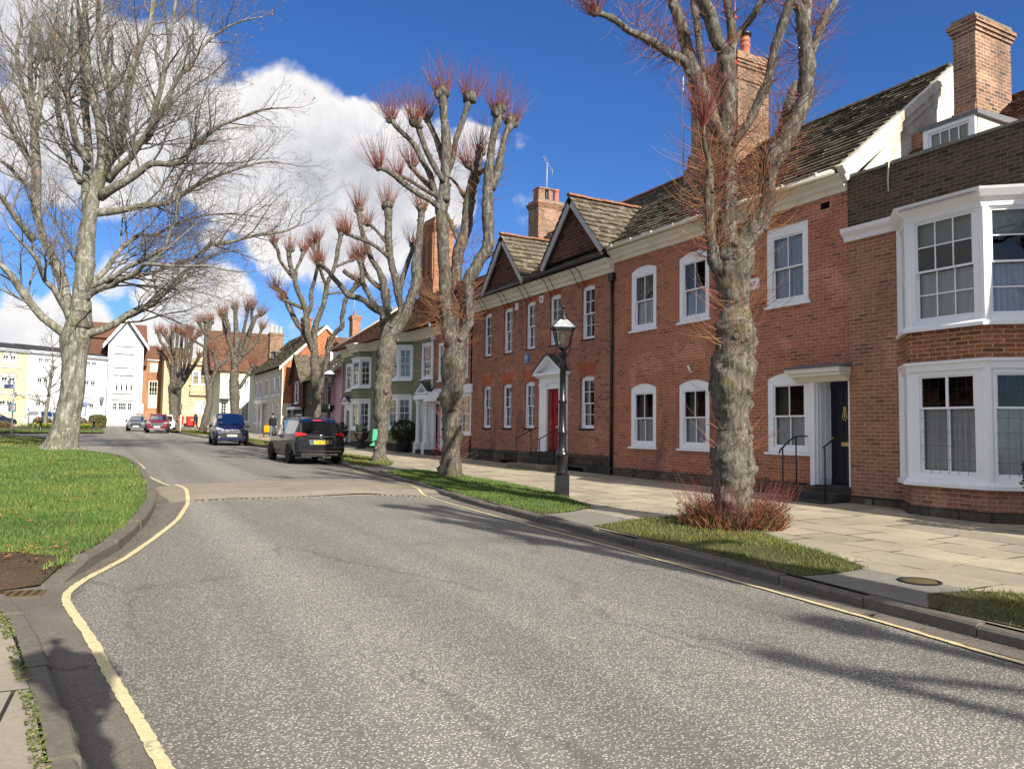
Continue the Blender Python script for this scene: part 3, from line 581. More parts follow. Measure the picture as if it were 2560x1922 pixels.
lawn_z = lambda x, y: 0.122 + 0.10 * max(0, min(1, (-x + 1) / 5))
lawn = [(x - 0.17, y) for x, y in KERB_L[3:14]] + [(-14, 38.6), (-14, 9.6), (-4.4, 9.6), (-3.3, 9.5), (-2.4, 9.85), (-1.5, 9.65), (-0.8, 9.7), (-0.3, 9.3), (-0.15, 9.0)]
def dl(xy):
    if xy is None: return 2300.0
    d = np.hypot(xy[:, 0], xy[:, 1]); return 2300.0 * np.clip((11.0 / np.maximum(d, 9)) ** 2.0, 0.06, 1) * np.where(xy[:, 0] < -0.105 * xy[:, 1] - 0.6, 0.04, 1)
tag(kind(grass('lawn_grass', lawn, lawn_z, dl, 0.045, 0.010, 'grass_blade'), 'stuff'), 'bright green mown lawn with daisies inside the kerb on the left', 'lawn')
tag(kind(grass('lawn_grass', [(-2.1, 39.3), (-1.75, 44), (-2.3, 50.8), (-3.4, 56.8), (-6, 59), (-12, 60), (-12, 40)], lambda x, y: 0.08, lambda xy: 90.0 if xy is None else np.full(len(xy), 90.0), 0.07, 0.015, 'verge_blade', seed=2), 'stuff'), 'shaded strip of grass behind the big bare tree', 'lawn')
tag(kind(grass('lawn_grass', [(0.7, 71.5), (0.8, 76), (-14, 76), (-14, 68.5), (-6.1, 69.2)], lambda x, y: 0.09, lambda xy: 60.0 if xy is None else np.full(len(xy), 60.0), 0.09, 0.022, 'grass_blade', seed=3), 'stuff'), 'green strip with black bollards in front of the white row', 'lawn')
VERGES = [([(6.2, -9), (6.28, 3.2), (6.26, 4.1), (6.75, 4.42), (7.2, 4.3), (7.6, 3.9), (7.9, 3), (8.1, 0), (8.1, -9)], 'grass verge at the right edge of the photo beside the kerb'),
          ([(6.36, 5.5), (6.9, 5.45), (7.35, 5.5), (7.6, 6.1), (7.85, 7.0), (8.35, 7.9), (9.0, 8.4), (9.05, 9.0), (8.6, 9.9), (7.6, 9.75), (6.56, 9.5)], 'mossy grass verge round the foot of the nearest pollard'),
          ([(6.6, 11.0), (7.2, 11.1), (7.9, 11.5), (8.3, 12.9), (8.75, 14), (9.0, 16.7), (9.0, 19.5), (8.85, 21.6), (8.2, 22), (7.6, 21.6), (7.3, 18.8), (6.98, 16), (6.74, 13.9)], 'half shaded grass verge by the near street lamp'),
          ([(7.72, 24.3), (8.6, 24.3), (9.2, 25.5), (9.6, 27.5), (9.6, 31), (9.3, 34), (8.4, 34), (8.2, 28.6), (7.85, 26)], 'grass verge beside the parked black car'),
          ([(8.42, 37), (9.5, 37), (9.7, 47), (9.6, 57), (8.8, 62), (7.55, 62.5), (7.98, 55), (8.3, 46)], 'grass verge beside the parked blue van'),
          ([(7.2, 66.5), (8.6, 66), (9.6, 72), (9.3, 80), (7.4, 86), (6.2, 85), (6.75, 74)], 'farthest grass verge by the maroon car')]
for i, (poly, lab) in enumerate(VERGES):
    zf = lambda x, y: 0.128 + 0.03 * max(0, min(1, (x - kerb_x(y)) / 1.5))
    kind(surface('verge_soil', poly, 0, 'turf_soil', zf=lambda x, y: 0.123 + 0.03 * max(0, min(1, (x - kerb_x(y)) / 1.5)), step=1), 'structure')
    dn = [2200, 3000, 1900, 600, 200, 110][i]
    def dv(xy, dn=dn, i=i):
        if xy is None: return float(dn)
        k = np.array([0.5 + 0.5 * noise.noise((x * 1.3, y * 1.3, 9.0)) for x, y in xy])
        if i < 2: k = k * np.array([1.0 if noise.noise((x * 1.1, y * 1.1, 4.0)) > -0.05 else 0.12 for x, y in xy])
        if i == 1: k = k * np.clip((np.hypot(xy[:, 0] - 8.2, xy[:, 1] - 8.6) - 0.7) / 0.7, 0.15, 1)
        return dn * np.clip(k * 1.7, 0.2, 1)
    tag(kind(grass('verge_grass', poly, zf, dv, 0.032 if i < 3 else 0.05, 0.009 if i < 3 else 0.012, 'verge_blade' if i != 2 else 'grass_blade', seed=20 + i), 'stuff'), lab, 'grass verge')
# fallen leaves and daisies on the lawn
def scatter(name, pts, size, mat, lift=0.02, curl=0.6):
    mb = MB(); rr = random.Random(5)
    for x, y, z in pts:
        s = size * rr.uniform(0.6, 1.3); a = rr.uniform(0, 6.3); c, q = math.cos(a) * s, math.sin(a) * s; h = lambda: rr.uniform(0, curl) * s
        mb.face([(x - c, y - q, z + lift + h()), (x + q * .5, y - c * .5, z + lift + h()), (x + c, y + q, z + lift + h()), (x - q * .5, y + c * .5, z + lift + h())])
    return mb.build(name, mat)
pts = [(x, y, gz(y) + lawn_z(x, y) + 0.012) for x, y in [(rnd.gauss(-1.3, 0.9), rnd.gauss(9.3, 0.45)) for _ in range(300)] + [(rnd.uniform(-4, 0.6), rnd.uniform(9, 22)) for _ in range(120)] + [(rnd.gauss(-1.05, .35), rnd.gauss(13.2, 0.5)) for _ in range(40)] if x < kerb_x(y, KERB_L) - 0.25 and y > 8.6]
tag(kind(scatter('fallen_leaves', pts, 0.035, 'dead_leaf'), 'stuff'), 'brown fallen leaves lying on the bare soil and lawn', 'leaves')
pts = [(x, y, gz(y) + lawn_z(x, y) + 0.05) for x, y in [(rnd.uniform(-6, 0.8), rnd.uniform(18, 34)) for _ in range(240)]]
tag(kind(scatter('daisies', pts, 0.016, 'sign_white', curl=0.1), 'stuff'), 'tiny white daisies dotted over the far part of the lawn', 'flowers')
pts = [(kerb_x(y, KERB_L) + rnd.uniform(-0.02, 0.12) + abs(rnd.gauss(0, .05)), y, gz(y) + 0.01) for y in [rnd.uniform(8.6, 20) for _ in range(420)]]
tag(kind(scatter('gutter_litter', pts, 0.014, 'bare_soil', 0.004, 0.3), 'stuff'), 'dark leaf crumbs gathered in the gutter along the lawn kerb', 'debris')
pts = [(kerb_x(y) - abs(rnd.gauss(0, .07)) - 0.01, y, gz(y) + 0.012) for y in [rnd.uniform(2.5, 24) for _ in range(900)]]
tag(kind(scatter('gutter_litter', pts, 0.013, 'bare_soil', 0.004, 0.3), 'stuff'), 'dark grit and leaf crumbs along the foot of the right kerb', 'debris')
pts = [(kerb_x(y, KERB_N) + rnd.uniform(-0.19, -0.12), y, gz(y) + 0.08) for y in [rnd.uniform(2.5, 8) for _ in range(1500)] if noise.noise((y * 3, 0, 0)) > -0.25]
tag(kind(scatter('joint_moss', pts, 0.012, 'verge_blade', 0.004, 1.0), 'stuff'), 'moss and weeds growing in the joint behind the near kerb', 'moss')
kind(surface('gutter', [(-0.9, 7.5), (-0.3, 7.2), (0.0, 8.2), (-0.2, 8.8), (-1.2, 9.3), (-4.5, 9.3), (-4.5, 8.2)], 0.004, 'gutter_tar', step=0.5), 'structure')
# manhole, drain grate
t = thing('manhole_cover', 'small rusty round cover set in the pale paving on the right', 'manhole cover', (7.24, 4.83, gz(4.83) + 0.125))
mb = MB(); mb.lathe([(0.0, 0.006), (0.155, 0.006), (0.165, 0.002)], n=20); mb.build('cover', 'shrub_brown_leaf', t)
mb = MB(); mb.lathe([(0.165, 0.0), (0.168, 0.007), (0.2, 0.007), (0.205, 0.0)], n=20); mb.build('rim', 'rubber', t)
t = thing('drain_grate', 'rust brown drain grate at the road edge by the bare soil', 'drain', (-0.66, 8.22, gz(8.2) - 0.002), R(-10))
mb = MB(); mb.box(-0.34, 0.34, -0.14, 0.14, -0.06, 0.012); mb.build('frame', 'shrub_brown_leaf', t)
mb = MB()
for i in range(9): mb.box(-0.32 + i * 0.073, -0.29 + i * 0.073, -0.11, 0.11, 0.012, 0.017)
mb.build('bar', 'hair_brown', t)
# ================================================================ building kit (house space: x along the front to the right, y into the house, z up)
def arc_pts(x0, x1, zs, rise, n=8):
    if rise <= 0: return [(x0, zs), (x1, zs)]
    return [(x0 + (x1 - x0) * i / n, zs + rise * (1 - (2 * i / n - 1) ** 2)) for i in range(n + 1)]
def wall(mb, x0, x1, z0, z1, y=0.0, ops=(), depth=0.14, mi=0, ri=None):
    """front wall with real openings (xa, xb, za, zb, rise) and their reveals"""
    ri = mi if ri is None else ri
    xs = sorted({x0, x1, *[o[0] for o in ops], *[o[1] for o in ops]}); zs = sorted({z0, z1, *[o[2] for o in ops], *[o[3] for o in ops]})
    for i in range(len(xs) - 1):
        for j in range(len(zs) - 1):
            cx = (xs[i] + xs[i + 1]) / 2; cz = (zs[j] + zs[j + 1]) / 2
            if any(o[0] < cx < o[1] and o[2] < cz < o[3] for o in ops): continue
            mb.face([(xs[i], y, zs[j]), (xs[i + 1], y, zs[j]), (xs[i + 1], y, zs[j + 1]), (xs[i], y, zs[j + 1])], mi)
    for xa, xb, za, zb, rise in ops:
        zs_ = zb - rise; A = arc_pts(xa, xb, zs_, rise)
        if rise > 0:
            for (p, q), (r, s) in zip(A, A[1:]): mb.face([(p, y, q), (r, y, s), (r, y, zb + 1e-4), (p, y, zb + 1e-4)], mi)
        for (p, q), (r, s) in zip(A, A[1:]): mb.face([(p, y, q), (p, y + depth, q), (r, y + depth, s), (r, y, s)], ri)
        mb.face([(xa, y, za), (xa, y, zs_), (xa, y + depth, zs_), (xa, y + depth, za)], ri)
        mb.face([(xb, y, zs_), (xb, y, za), (xb, y + depth, za), (xb, y + depth, zs_)], ri)
        mb.face([(xa, y, za), (xa, y + depth, za), (xb, y + depth, za), (xb, y, za)], ri)
def shell(mb, x0, x1, y1, z0, z1, y0=0.0, mi=0, left=True, right=True):
    if left: mb.face([(x0, y0, z0), (x0, y0, z1), (x0, y1, z1), (x0, y1, z0)], mi)
    if right: mb.face([(x1, y0, z0), (x1, y1, z0), (x1, y1, z1), (x1, y0, z1)], mi)
    mb.face([(x0, y1, z0), (x0, y1, z1), (x1, y1, z1), (x1, y1, z0)], mi)
def slabs(mb, o, ux, us, L, Sl, course=0.24, tw=0.36, th=0.035, jit=0.012, mi=0, clip=None, seed=1):
    """overlapping courses of separate slates or tiles on a roof plane from the eave corner o"""
    rr = random.Random(seed); o = Vector(o); ux = Vector(ux).normalized(); us = Vector(us).normalized(); n = ux.cross(us)
    if n.z < 0: n = -n
    k = max(1, round(Sl / course)); course = Sl / k
    for i in range(k):
        c0 = course * i; x = -rr.uniform(0, tw)
        while x < L:
            w = tw * rr.uniform(0.7, 1.3); xa = max(0, x); xb = min(L, x + w); x += w
            if xb - xa < 0.04: continue
            if clip and not clip((xa + xb) / 2, c0 + course * 0.5): continue
            d = rr.uniform(-jit, jit); t = th * rr.uniform(0.75, 1.3); e = rr.uniform(-0.02, 0.02) * (course / 0.24)
            g = 0.004
            A = o + ux * (xa + g) + us * (c0 + e); B = o + ux * (xb - g) + us * (c0 + e); C = o + ux * (xb - g) + us * (c0 + course * 1.12); D = o + ux * (xa + g) + us * (c0 + course * 1.12)
            up = n * (t + d * 0.3 + 0.012)
            top = [A + up, B + up, C + n * 0.006, D + n * 0.006]
            lowr = n * 0.0
            b = len(mb.v); mb.v += [tuple(p) for p in top] + [tuple(A + lowr), tuple(B + lowr)]
            mb.f += [(b, b + 1, b + 2, b + 3), (b + 4, b + 5, b + 1, b), (b + 4, b, b + 3), (b + 5, b + 2, b + 1)]; mb.m += [mi] * 4; mb.s += [False] * 4
def ridge_tiles(mb, a, b2, r=0.1, seg=0.32, mi=0, seed=2):
    a = Vector(a); b2 = Vector(b2); L = (b2 - a).length; t = (b2 - a).normalized(); k = max(1, round(L / seg)); s = t.cross(Vector((0, 0, 1))).normalized(); rr = random.Random(seed)
    for i in range(k):
        p = a + t * (L * i / k + 0.004); q = a + t * (L * (i + 1) / k - 0.004); j = rr.uniform(-0.008, 0.012)
        ring = [(s * r * math.cos(x) + Vector((0, 0, 1)) * (r * math.sin(x) + j)) for x in [math.pi * m / 6 for m in range(7)]]
        for u, v in zip(ring, ring[1:]): mb.face([p + u, p + v, q + v, q + u], mi, False)
        mb.face([p + u for u in ring], mi); mb.face([q + u for u in reversed(ring)], mi)

def sash(mb, x0, x1, z0, z1, y, t, cols, rows, st=0.045, bar=0.02, rail=None):
    rail = rail or st
    mb.box(x0, x0 + st, y, y + t, z0, z1); mb.box(x1 - st, x1, y, y + t, z0, z1)
    mb.box(x0 + st, x1 - st, y, y + t, z0, z0 + rail); mb.box(x0 + st, x1 - st, y, y + t, z1 - st, z1)
    for c in range(1, cols):
        x = x0 + st + (x1 - x0 - 2 * st) * c / cols; mb.box(x - bar / 2, x + bar / 2, y + 0.006, y + t - 0.006, z0 + rail, z1 - st)
    for r_ in range(1, rows):
        z = z0 + rail + (z1 - z0 - st - rail) * r_ / rows; mb.box(x0 + st, x1 - st, y + 0.007, y + t - 0.007, z - bar / 2, z + bar / 2)
def curtain_mesh(x0, x1, z0, z1, y, folds, amp=0.02, seed=0):
    mb = MB(); rr = random.Random(seed); n = max(8, int((x1 - x0) * 45)); ph = rr.uniform(0, 6); cols = []
    for i in range(n + 1):
        t = i / n; x = x0 + (x1 - x0) * t
        d = amp * (math.sin(t * folds * 6.28 + ph) + 0.5 * math.sin(t * folds * 13.7 + ph * 2))
        cols.append(((x, y + d, z0), (x + 0.004 * math.sin(i), y + d * 0.6, z1)))
    for a, b in zip(cols, cols[1:]): mb.face([a[0], b[0], b[1], a[1]], 0, True)
    return mb
def window(par, x, y, z, w, h, rz=0.0, cols=2, rows=(2, 2), fr=0.10, head=0.10, rise=0.0, rec=0.02, cur='net', sill=0.06, mat='white_paint', cmat='net_curtain', split=0.5, seed=0, bar=0.02, sillw=0.06, lead=False):
    """sash window: outer frame, two sashes, glazing bars, panes, sill and what hangs behind the glass"""
    mb = MB(); b0 = fr * 0.7
    hs = h - rise
    mb.box(0, fr, rec, rec + 0.11, 0, hs); mb.box(w - fr, w, rec, rec + 0.11, 0, hs); mb.box(fr, w - fr, rec + 0.002, rec + 0.112, 0, b0)
    A = arc_pts(0, w, hs, rise, 8)
    poly = [(fr, rec + 0.001, h - rise - head), (w - fr, rec + 0.001, h - rise - head), (w - fr, rec + 0.001, hs)] if rise <= 0 else None
    if rise <= 0: mb.box(fr, w - fr, rec + 0.001, rec + 0.111, hs - head, hs)
    else:
        hz = hs - head + rise * 0.6
        mb.box(fr, w - fr, rec + 0.001, rec + 0.109, min(hz, hs - 0.01), hs)
        mb.prism([(px, rec, pz) for px, pz in A][::-1], (0, 0.11, 0))
    zt = hs - (head if rise <= 0 else head - rise * 0.6); zb = b0; zm = zb + (zt - zb) * split
    if len(rows) == 2:
        sash(mb, fr, w - fr, zm - 0.02, zt, rec + 0.025, 0.035, cols, rows[0], 0.035, bar)
        sash(mb, fr, w - fr, zb, zm + 0.02, rec + 0.062, 0.035, cols, rows[1], 0.035, bar, 0.06)
    else: sash(mb, fr, w - fr, zb, zt, rec + 0.03, 0.05, cols, rows[0], 0.045, bar)
    o = mb.build('window', mat, par, (x, y, z), rz)
    p = MB()
    if len(rows) == 2:
        p.face([(fr, rec + 0.042, zm), (w - fr, rec + 0.042, zm), (w - fr, rec + 0.042, zt), (fr, rec + 0.042, zt)]); p.face([(fr, rec + 0.079, zb), (w - fr, rec + 0.079, zb), (w - fr, rec + 0.079, zm), (fr, rec + 0.079, zm)])
    else: p.face([(fr, rec + 0.055, zb), (w - fr, rec + 0.055, zb), (w - fr, rec + 0.055, zt), (fr, rec + 0.055, zt)])
    p.build('pane', 'window_glass', o)
    if lead:
        l = MB(); nx, nz = lead; gx = (w - 2 * fr) / nx; gz_ = (zt - zb) / nz
        for i in range(1, nx): l.box(fr + i * gx - 0.0025, fr + i * gx + 0.0025, rec + 0.048, rec + 0.053, zb, zt)
        for i in range(1, nz): l.box(fr, w - fr, rec + 0.047, rec + 0.054, zb + i * gz_ - 0.0025, zb + i * gz_ + 0.0025)
        l.build('lead_came', 'lead', o)
    if sill:
        s = MB(); s.prism([(-sillw, rec - 0.07, -sill), (w + sillw, rec - 0.07, -sill), (w + sillw, rec + 0.11, -sill), (-sillw, rec + 0.11, -sill)], (0, 0, sill - 0.001)); s.build('sill', mat, o, bevel=0.006)
    rr = random.Random(seed + 17); yb = rec + 0.15
    parts = {'net': [(fr * 0.6, w - fr * 0.6, zb - 0.05, zm + (zt - zm) * rr.uniform(-0.05, 0.05), 'net_curtain', 9)], 'full': [(0.03, w - 0.03, zb - 0.05, zt + 0.05, 'net_curtain', 8)],
             'drapes': [(0.02, w * 0.32, zb - 0.05, zt + 0.05, cmat, 4), (w * 0.7, w - 0.02, zb - 0.05, zt + 0.05, cmat, 4)],
             'left': [(0.02, w * 0.45, zb - 0.05, zt + 0.05, cmat, 5)], 'blind': [(0.03, w - 0.03, zt - (zt - zb) * 0.3, zt + 0.05, 'blind_cloth', 0)],
             'netdrape': [(fr * 0.6, w - fr * 0.6, zb - 0.05, zm, 'net_curtain', 9), (0.02, w * 0.42, zm - 0.02, zt + 0.05, 'dark_curtain', 4)],
             'blindnet': [(0.03, w - 0.03, zb - 0.05, zm - 0.02, 'net_curtain', 8), (0.03, w - 0.03, zt - (zt - zb) * 0.24, zt + 0.05, 'blind_cloth', 0)], None: []}[cur]
    for xa, xb, za, zb_, mt, folds in parts:
        if folds: curtain_mesh(xa, xb, za, zb_, yb + (0.05 if mt == 'dark_curtain' else 0), folds, 0.018, seed).build('curtain', mt, o)
        else:
            c = MB(); c.box(xa, xb, yb, yb + 0.004, za, zb_); c.build('blind', mt, o)
    return o
def cornice(mb, pts, prof, mi=0):
    """moulding: profile of (out, z) swept along front line points (x, y)"""
    P = [Vector((p[0], p[1])) for p in pts]; n = len(P); rows = []
    for i in range(n):
        a = (P[i] - P[i - 1]).normalized() if i else (P[1] - P[0]).normalized(); b = (P[i + 1] - P[i]).normalized() if i < n - 1 else a
        na = Vector((a.y, -a.x)); nb = Vector((b.y, -b.x)); m = (na + nb).normalized(); m = m / max(0.4, m.dot(na))
        rows.append([(P[i].x + m.x * o, P[i].y + m.y * o, z) for o, z in prof])
    for r0, r1 in zip(rows, rows[1:]):
        for k in range(len(prof) - 1): mb.face([r0[k], r1[k], r1[k + 1], r0[k + 1]], mi)
    mb.face(rows[0][::-1], mi); mb.face(rows[-1], mi)
def pediment_doorcase(par, x0, x1, z0, zcap, zapex, proj=0.22, door_mat='red_paint', cols=True, door_w=None, rec=0.25, mat='white_paint', slate='slate', number=None, open_dark=False, ped_over=0.12, doorz=None, knocker=True, dtop=None):
    """white classical door surround; returns the door mesh"""
    w = x1 - x0; dw = door_w or w * 0.5; c = (x0 + x1) / 2; xa = c - dw / 2; xb = c + dw / 2; zb = zcap - 0.34; dz = doorz if doorz is not None else z0; dtop = dtop or zb - 0.14
    mb = MB()
    for s in (0, 1):
        a, b = (x0, xa) if s == 0 else (xb, x1)
        mb.box(a, b, -0.07, rec + 0.05, z0, zb)                         # pilaster and reveal
        mb.box(a - 0.02, b + 0.02, -0.10, -0.0, z0, z0 + 0.22); mb.box(a - 0.015, b + 0.015, -0.095, -0.0, zb - 0.08, zb)
    mb.box(xa, xb, -0.03, rec + 0.049, dtop, zb - 0.001)
    mb.box(x0, x1, -0.075, 0.05, zb, zb + 0.2)
    mb.prism([(x0 - 0.03, 0.04, zb + 0.2), (x0 - 0.03, -0.09, zb + 0.2), (x0 - ped_over, -proj, zcap - 0.03), (x0 - ped_over, -proj, zcap), (x0 - ped_over, 0.04, zcap)], (w + 0.03 + ped_over, 0, 0)) if False else None
    mb.box(x0 - ped_over * 0.5, x1 + ped_over * 0.5, -proj * 0.6, 0.04, zb + 0.2, zb + 0.26); mb.box(x0 - ped_over, x1 + ped_over, -proj, 0.039, zb + 0.26, zcap)
    # raking sides and tympanum
    L = (x0 - ped_over, zcap); A = (c, zapex); Rr = (x1 + ped_over, zcap)
    tv = [(x0 + 0.02, -0.06, zcap + 0.001), (x1 - 0.02, -0.06, zcap + 0.001), (c, -0.06, zapex - 0.1)]
    mb.prism(tv, (0, 0.08, 0))
    for P, Q in ((L, A), (A, Rr)):
        d = Vector((Q[0] - P[0], 0, Q[1] - P[1])); n = Vector((-d.z, 0, d.x)).normalized() * -0.09
        p0 = Vector((P[0], -proj, P[1])); q0 = Vector((Q[0], -proj, Q[1]))
        mb.prism([p0, q0, q0 + n, p0 + n], (0, proj + 0.03, 0))
    o = mb.build('doorcase', mat, par, bevel=0.004)
    s = MB()
    for P, Q in ((L, A), (A, Rr)):
        d = Vector((Q[0] - P[0], 0, Q[1] - P[1])); n = Vector((-d.z, 0, d.x)).normalized() * 0.03
        p0 = Vector((P[0], -proj - 0.03, P[1])); q0 = Vector((Q[0], -proj - 0.03, Q[1])); s.prism([p0, p0 + n, q0 + n, q0], (0, proj + 0.06, 0))
    s.build('pediment_roof', slate, par)
    d = panel_door(par, xa, xb, dz, dtop, rec, door_mat, knocker)
    return o, d
def panel_door(par, xa, xb, z0, z1, y, mat, furniture=True, panels=True):
    mb = MB(); mb.box(xa + 0.004, xb - 0.004, y, y + 0.05, z0, z1); w = xb - xa; h = z1 - z0
    if panels:
        for cx in (0.28, 0.72):
            for a, b in ((0.06, 0.34), (0.42, 0.74), (0.79, 0.95)):
                px0 = xa + w * (cx - 0.16); px1 = xa + w * (cx + 0.16); pz0 = z0 + h * a; pz1 = z0 + h * b
                for q in ((px0, px1, pz0, pz0 + 0.025), (px0, px1, pz1 - 0.025, pz1), (px0, px0 + 0.025, pz0 + 0.025, pz1 - 0.025), (px1 - 0.025, px1, pz0 + 0.025, pz1 - 0.025)): mb.box(q[0], q[1], y - 0.014, y, q[2], q[3])
    o = mb.build('door', mat, par)
    if furniture:
        k = MB(); k.tube([(xa + w / 2 + 0.055 * math.cos(t), y - 0.025, z0 + h * 0.66 + 0.09 * math.sin(t)) for t in [i * 0.5236 for i in range(13)]], 0.011, 6); k.box(xa + w / 2 - 0.03, xa + w / 2 + 0.03, y - 0.03, y - 0.001, z0 + h * 0.7, z0 + h * 0.75); k.build('knocker', 'black_plastic' if mat == 'red_paint' else 'brass', o)
        k = MB(); k.box(xa + w * 0.36, xa + w * 0.64, y - 0.012, y - 0.0005, z0 + h * 0.37, z0 + h * 0.41); k.build('letterbox', 'brass', o)
        k = MB(); k.lathe([(0.0, 0), (0.012, 0), (0.012, 0.03), (0.026, 0.045), (0.022, 0.065), (0, 0.07)], n=10); h_ = k.build('handle', 'brass', o, (xa + w * 0.1, y, z0 + h * 0.45)); h_.rotation_euler = (math.pi / 2, 0, 0)
    return o
def chimney(par, x0, x1, y0, y1, z0, z1, mat, pots=(), pot_mat='terracotta', cap=0.06, courses=3, pot_h=0.55, pot_r=0.13, capmat='concrete_cap'):
    mb = MB(); mb.box(x0, x1, y0, y1, z0, z1 - 0.32)
    for i in range(courses):
        e = 0.03 * (i + 1); zz = z1 - 0.32 + i * 0.075; mb.box(x0 - e, x1 + e, y0 - e, y1 + e, zz, zz + 0.075 + (0.005 if i < courses - 1 else 0))
    zt = z1 - 0.32 + courses * 0.075; mb.box(x0 - 0.03, x1 + 0.03, y0 - 0.03, y1 + 0.03, zt, z1 - 0.02)
    o = mb.build('chimney', mat, par)
    f = MB(); f.prism([(x0 - 0.02, y0 - 0.02, z1 - 0.02), (x1 + 0.02, y0 - 0.02, z1 - 0.02), (x1 + 0.02, y1 + 0.02, z1 - 0.02), (x0 - 0.02, y1 + 0.02, z1 - 0.02)], (0, 0, 0.05)); f.build('flaunching', capmat, o)
    for px, py, *q in pots:
        hh = q[0] if q else pot_h; p = MB(); r = pot_r
        p.lathe([(r * 0.95, 0), (r * 1.0, hh * 0.06), (r * 0.85, hh * 0.15), (r * 0.78, hh * 0.7), (r * 0.82, hh * 0.85), (r * 1.02, hh * 0.9), (r * 1.02, hh), (r * 0.8, hh), (r * 0.75, hh * 0.7)], n=14); p.build('chimney_pot', pot_mat, o, (px, py, z1 + 0.02))
    return o
def downpipe(par, x, y, z0, z1, mat='black_paint', r=0.04, hopper=True, kink=0.0):
    mb = MB(); mb.tube([(x, y, z0), (x, y, z1 - kink - 0.1), (x + kink * 0.5, y, z1)] if kink else [(x, y, z0), (x, y, z1)], r, 8)
    for z in np.arange(z0 + 0.4, z1, 1.8): mb.tube([(x, y, z), (x, y, z + 0.08)], r * 1.3, 8)
    if hopper: mb.box(x - 0.11, x + 0.11, y - 0.06, y + 0.08, z1 - 0.22, z1 + 0.02)
    return mb.build('downpipe', mat, par)
def handrail(par, pts, posts, mat='black_paint', r=0.018, rung=None):
    mb = MB(); mb.tube(fine(pts, 3), r, 6)
    for a, b in posts: mb.tube([a, b], r * 0.9, 6)
    for a, b in (rung or []): mb.tube([a, b], r * 0.8, 6)
    return mb.build('handrail', mat, par)
def aerial(name, label, loc, hgt, rz, tilt=0.0):
    t = thing(name, label, 'aerial', loc, rz)
    mb = MB(); mb.tube([(0, 0, 0), (0, 0, hgt)], 0.018, 6); mb.build('mast', 'galvanised', t)
    a = MB(); a.tube([(-0.5, 0, hgt - 0.1 + tilt * 0.5), (0.45, 0, hgt - 0.1 - tilt * 0.45)], 0.012, 4)
    for i in range(11):
        x = -0.48 + i * 0.085; l = 0.12 + 0.004 * i; zz = hgt - 0.1 - tilt * x; a.tube([(x, -l, zz), (x, l, zz)], 0.006, 3)
    a.tube([(0.42, -0.12, hgt - 0.3 - tilt * .4), (0.42, -0.12, hgt + 0.02 - tilt * .4)], 0.008, 4); a.tube([(0.42, 0.12, hgt - 0.3 - tilt * .4), (0.42, 0.12, hgt + 0.02 - tilt * .4)], 0.008, 4)
    a.build('antenna', 'galvanised', t); return t
def row_house(name, label, y_left, depth_x=FX, rz=-90.0): return thing(name, label, 'house', (depth_x, y_left, 0), R(rz))
# ================================================================ the near row on the right
GBASE = -0.6
# ---- plum brick house with two tile-hung gables (left of the pair)
H16 = row_house('brick_house', 'plum brick house with red door, two tile-hung gables and narrow arched sash windows', 28.24)
X = lambda y: 28.24 - y
up = [(X(27.05), X(26.38)), (X(25.4), X(24.71)), (X(23.69), X(23.04)), (X(22.07), X(21.38)), (X(20.13), X(19.42))]
lo = [(X(27.06), X(26.38)), (X(25.4), X(24.71)), (X(23.74), X(23.04)), (X(20.18), X(19.41))]
rises = 0.07
ops = [(a, b, 4.5, 6.2, rises) for a, b in up] + [(a, b, 1.72, 3.36, rises) for a, b in lo] + [(X(22.12), X(21.36), 0.95, 3.02, 0)]
mb = MB(); wall(mb, 0, 9.84, GBASE, 6.95, 0, ops, 0.2); shell(mb, 0, 9.84, 7.4, GBASE, 6.9)
mb.build('wall', 'red_brick_plum', H16)
mb = MB(); mb.box(-0.0, X(22.62), -0.05, 0.0, GBASE, 0.90); mb.box(X(20.86), 9.82, -0.05, 0.0, GBASE, 0.90); mb.build('plinth', 'plinth_stone', H16)
for a, b, z0, z1 in ((X(25.42), X(24.2), 0.3, 0.56), (X(20.85), X(19.9), 0.2, 0.5)):
    mb = MB(); mb.box(a, b, -0.053, -0.02, z0, z1); mb.build('cellar_vent', 'dark_void', H16)
for i, (a, b) in enumerate(up): window(H16, a, 0, 4.5, b - a, 1.7, cols=2, rows=(2, 2), fr=0.06, head=0.09, rise=rises, rec=0.07, cur=['drapes', 'left', 'netdrape', 'drapes', 'drapes'][i], seed=i, sill=0.05)
for i, (a, b) in enumerate(lo): window(H16, a, 0, 1.72, b - a, 1.64, cols=2, rows=(2, 2), fr=0.06, head=0.09, rise=rises, rec=0.07, cur=['drapes', 'left', 'drapes', 'drapes'][i], seed=10 + i, sill=0.07)
for a, b in lo:
    mb = MB(); mb.prism([(a - 0.03, -0.003, 3.37), (b + 0.03, -0.003, 3.37), (b + 0.2, -0.003, 3.76), (a - 0.2, -0.003, 3.76)], (0, 0.02, 0)); mb.build('window_arch', 'rubbed_brick', H16)
for a, b in up:
    mb = MB(); mb.prism([(a - 0.02, -0.003, 6.2), (b + 0.02, -0.003, 6.2), (b + 0.1, -0.003, 6.34), (a - 0.1, -0.003, 6.34)], (0, 0.02, 0)); mb.build('window_arch', 'rubbed_brick', H16)
pediment_doorcase(H16, X(22.6), X(20.88), 0.77, 3.56, 4.17, proj=0.3, door_w=0.78, rec=0.16, doorz=0.95, dtop=3.03)
mb = MB(); mb.box(X(22.6), X(20.88), -0.32, 0.14, GBASE, 0.94); mb.box(X(22.15), X(21.3), -0.1, 0.15, 0.94, 0.955); mb.build('step', 'dark_stone', H16, bevel=0.015)
mb = MB(); mb.box(X(22.7), X(20.8), -0.66, -0.32, GBASE, 0.75); mb.build('step', 'dark_stone', H16, bevel=0.015)
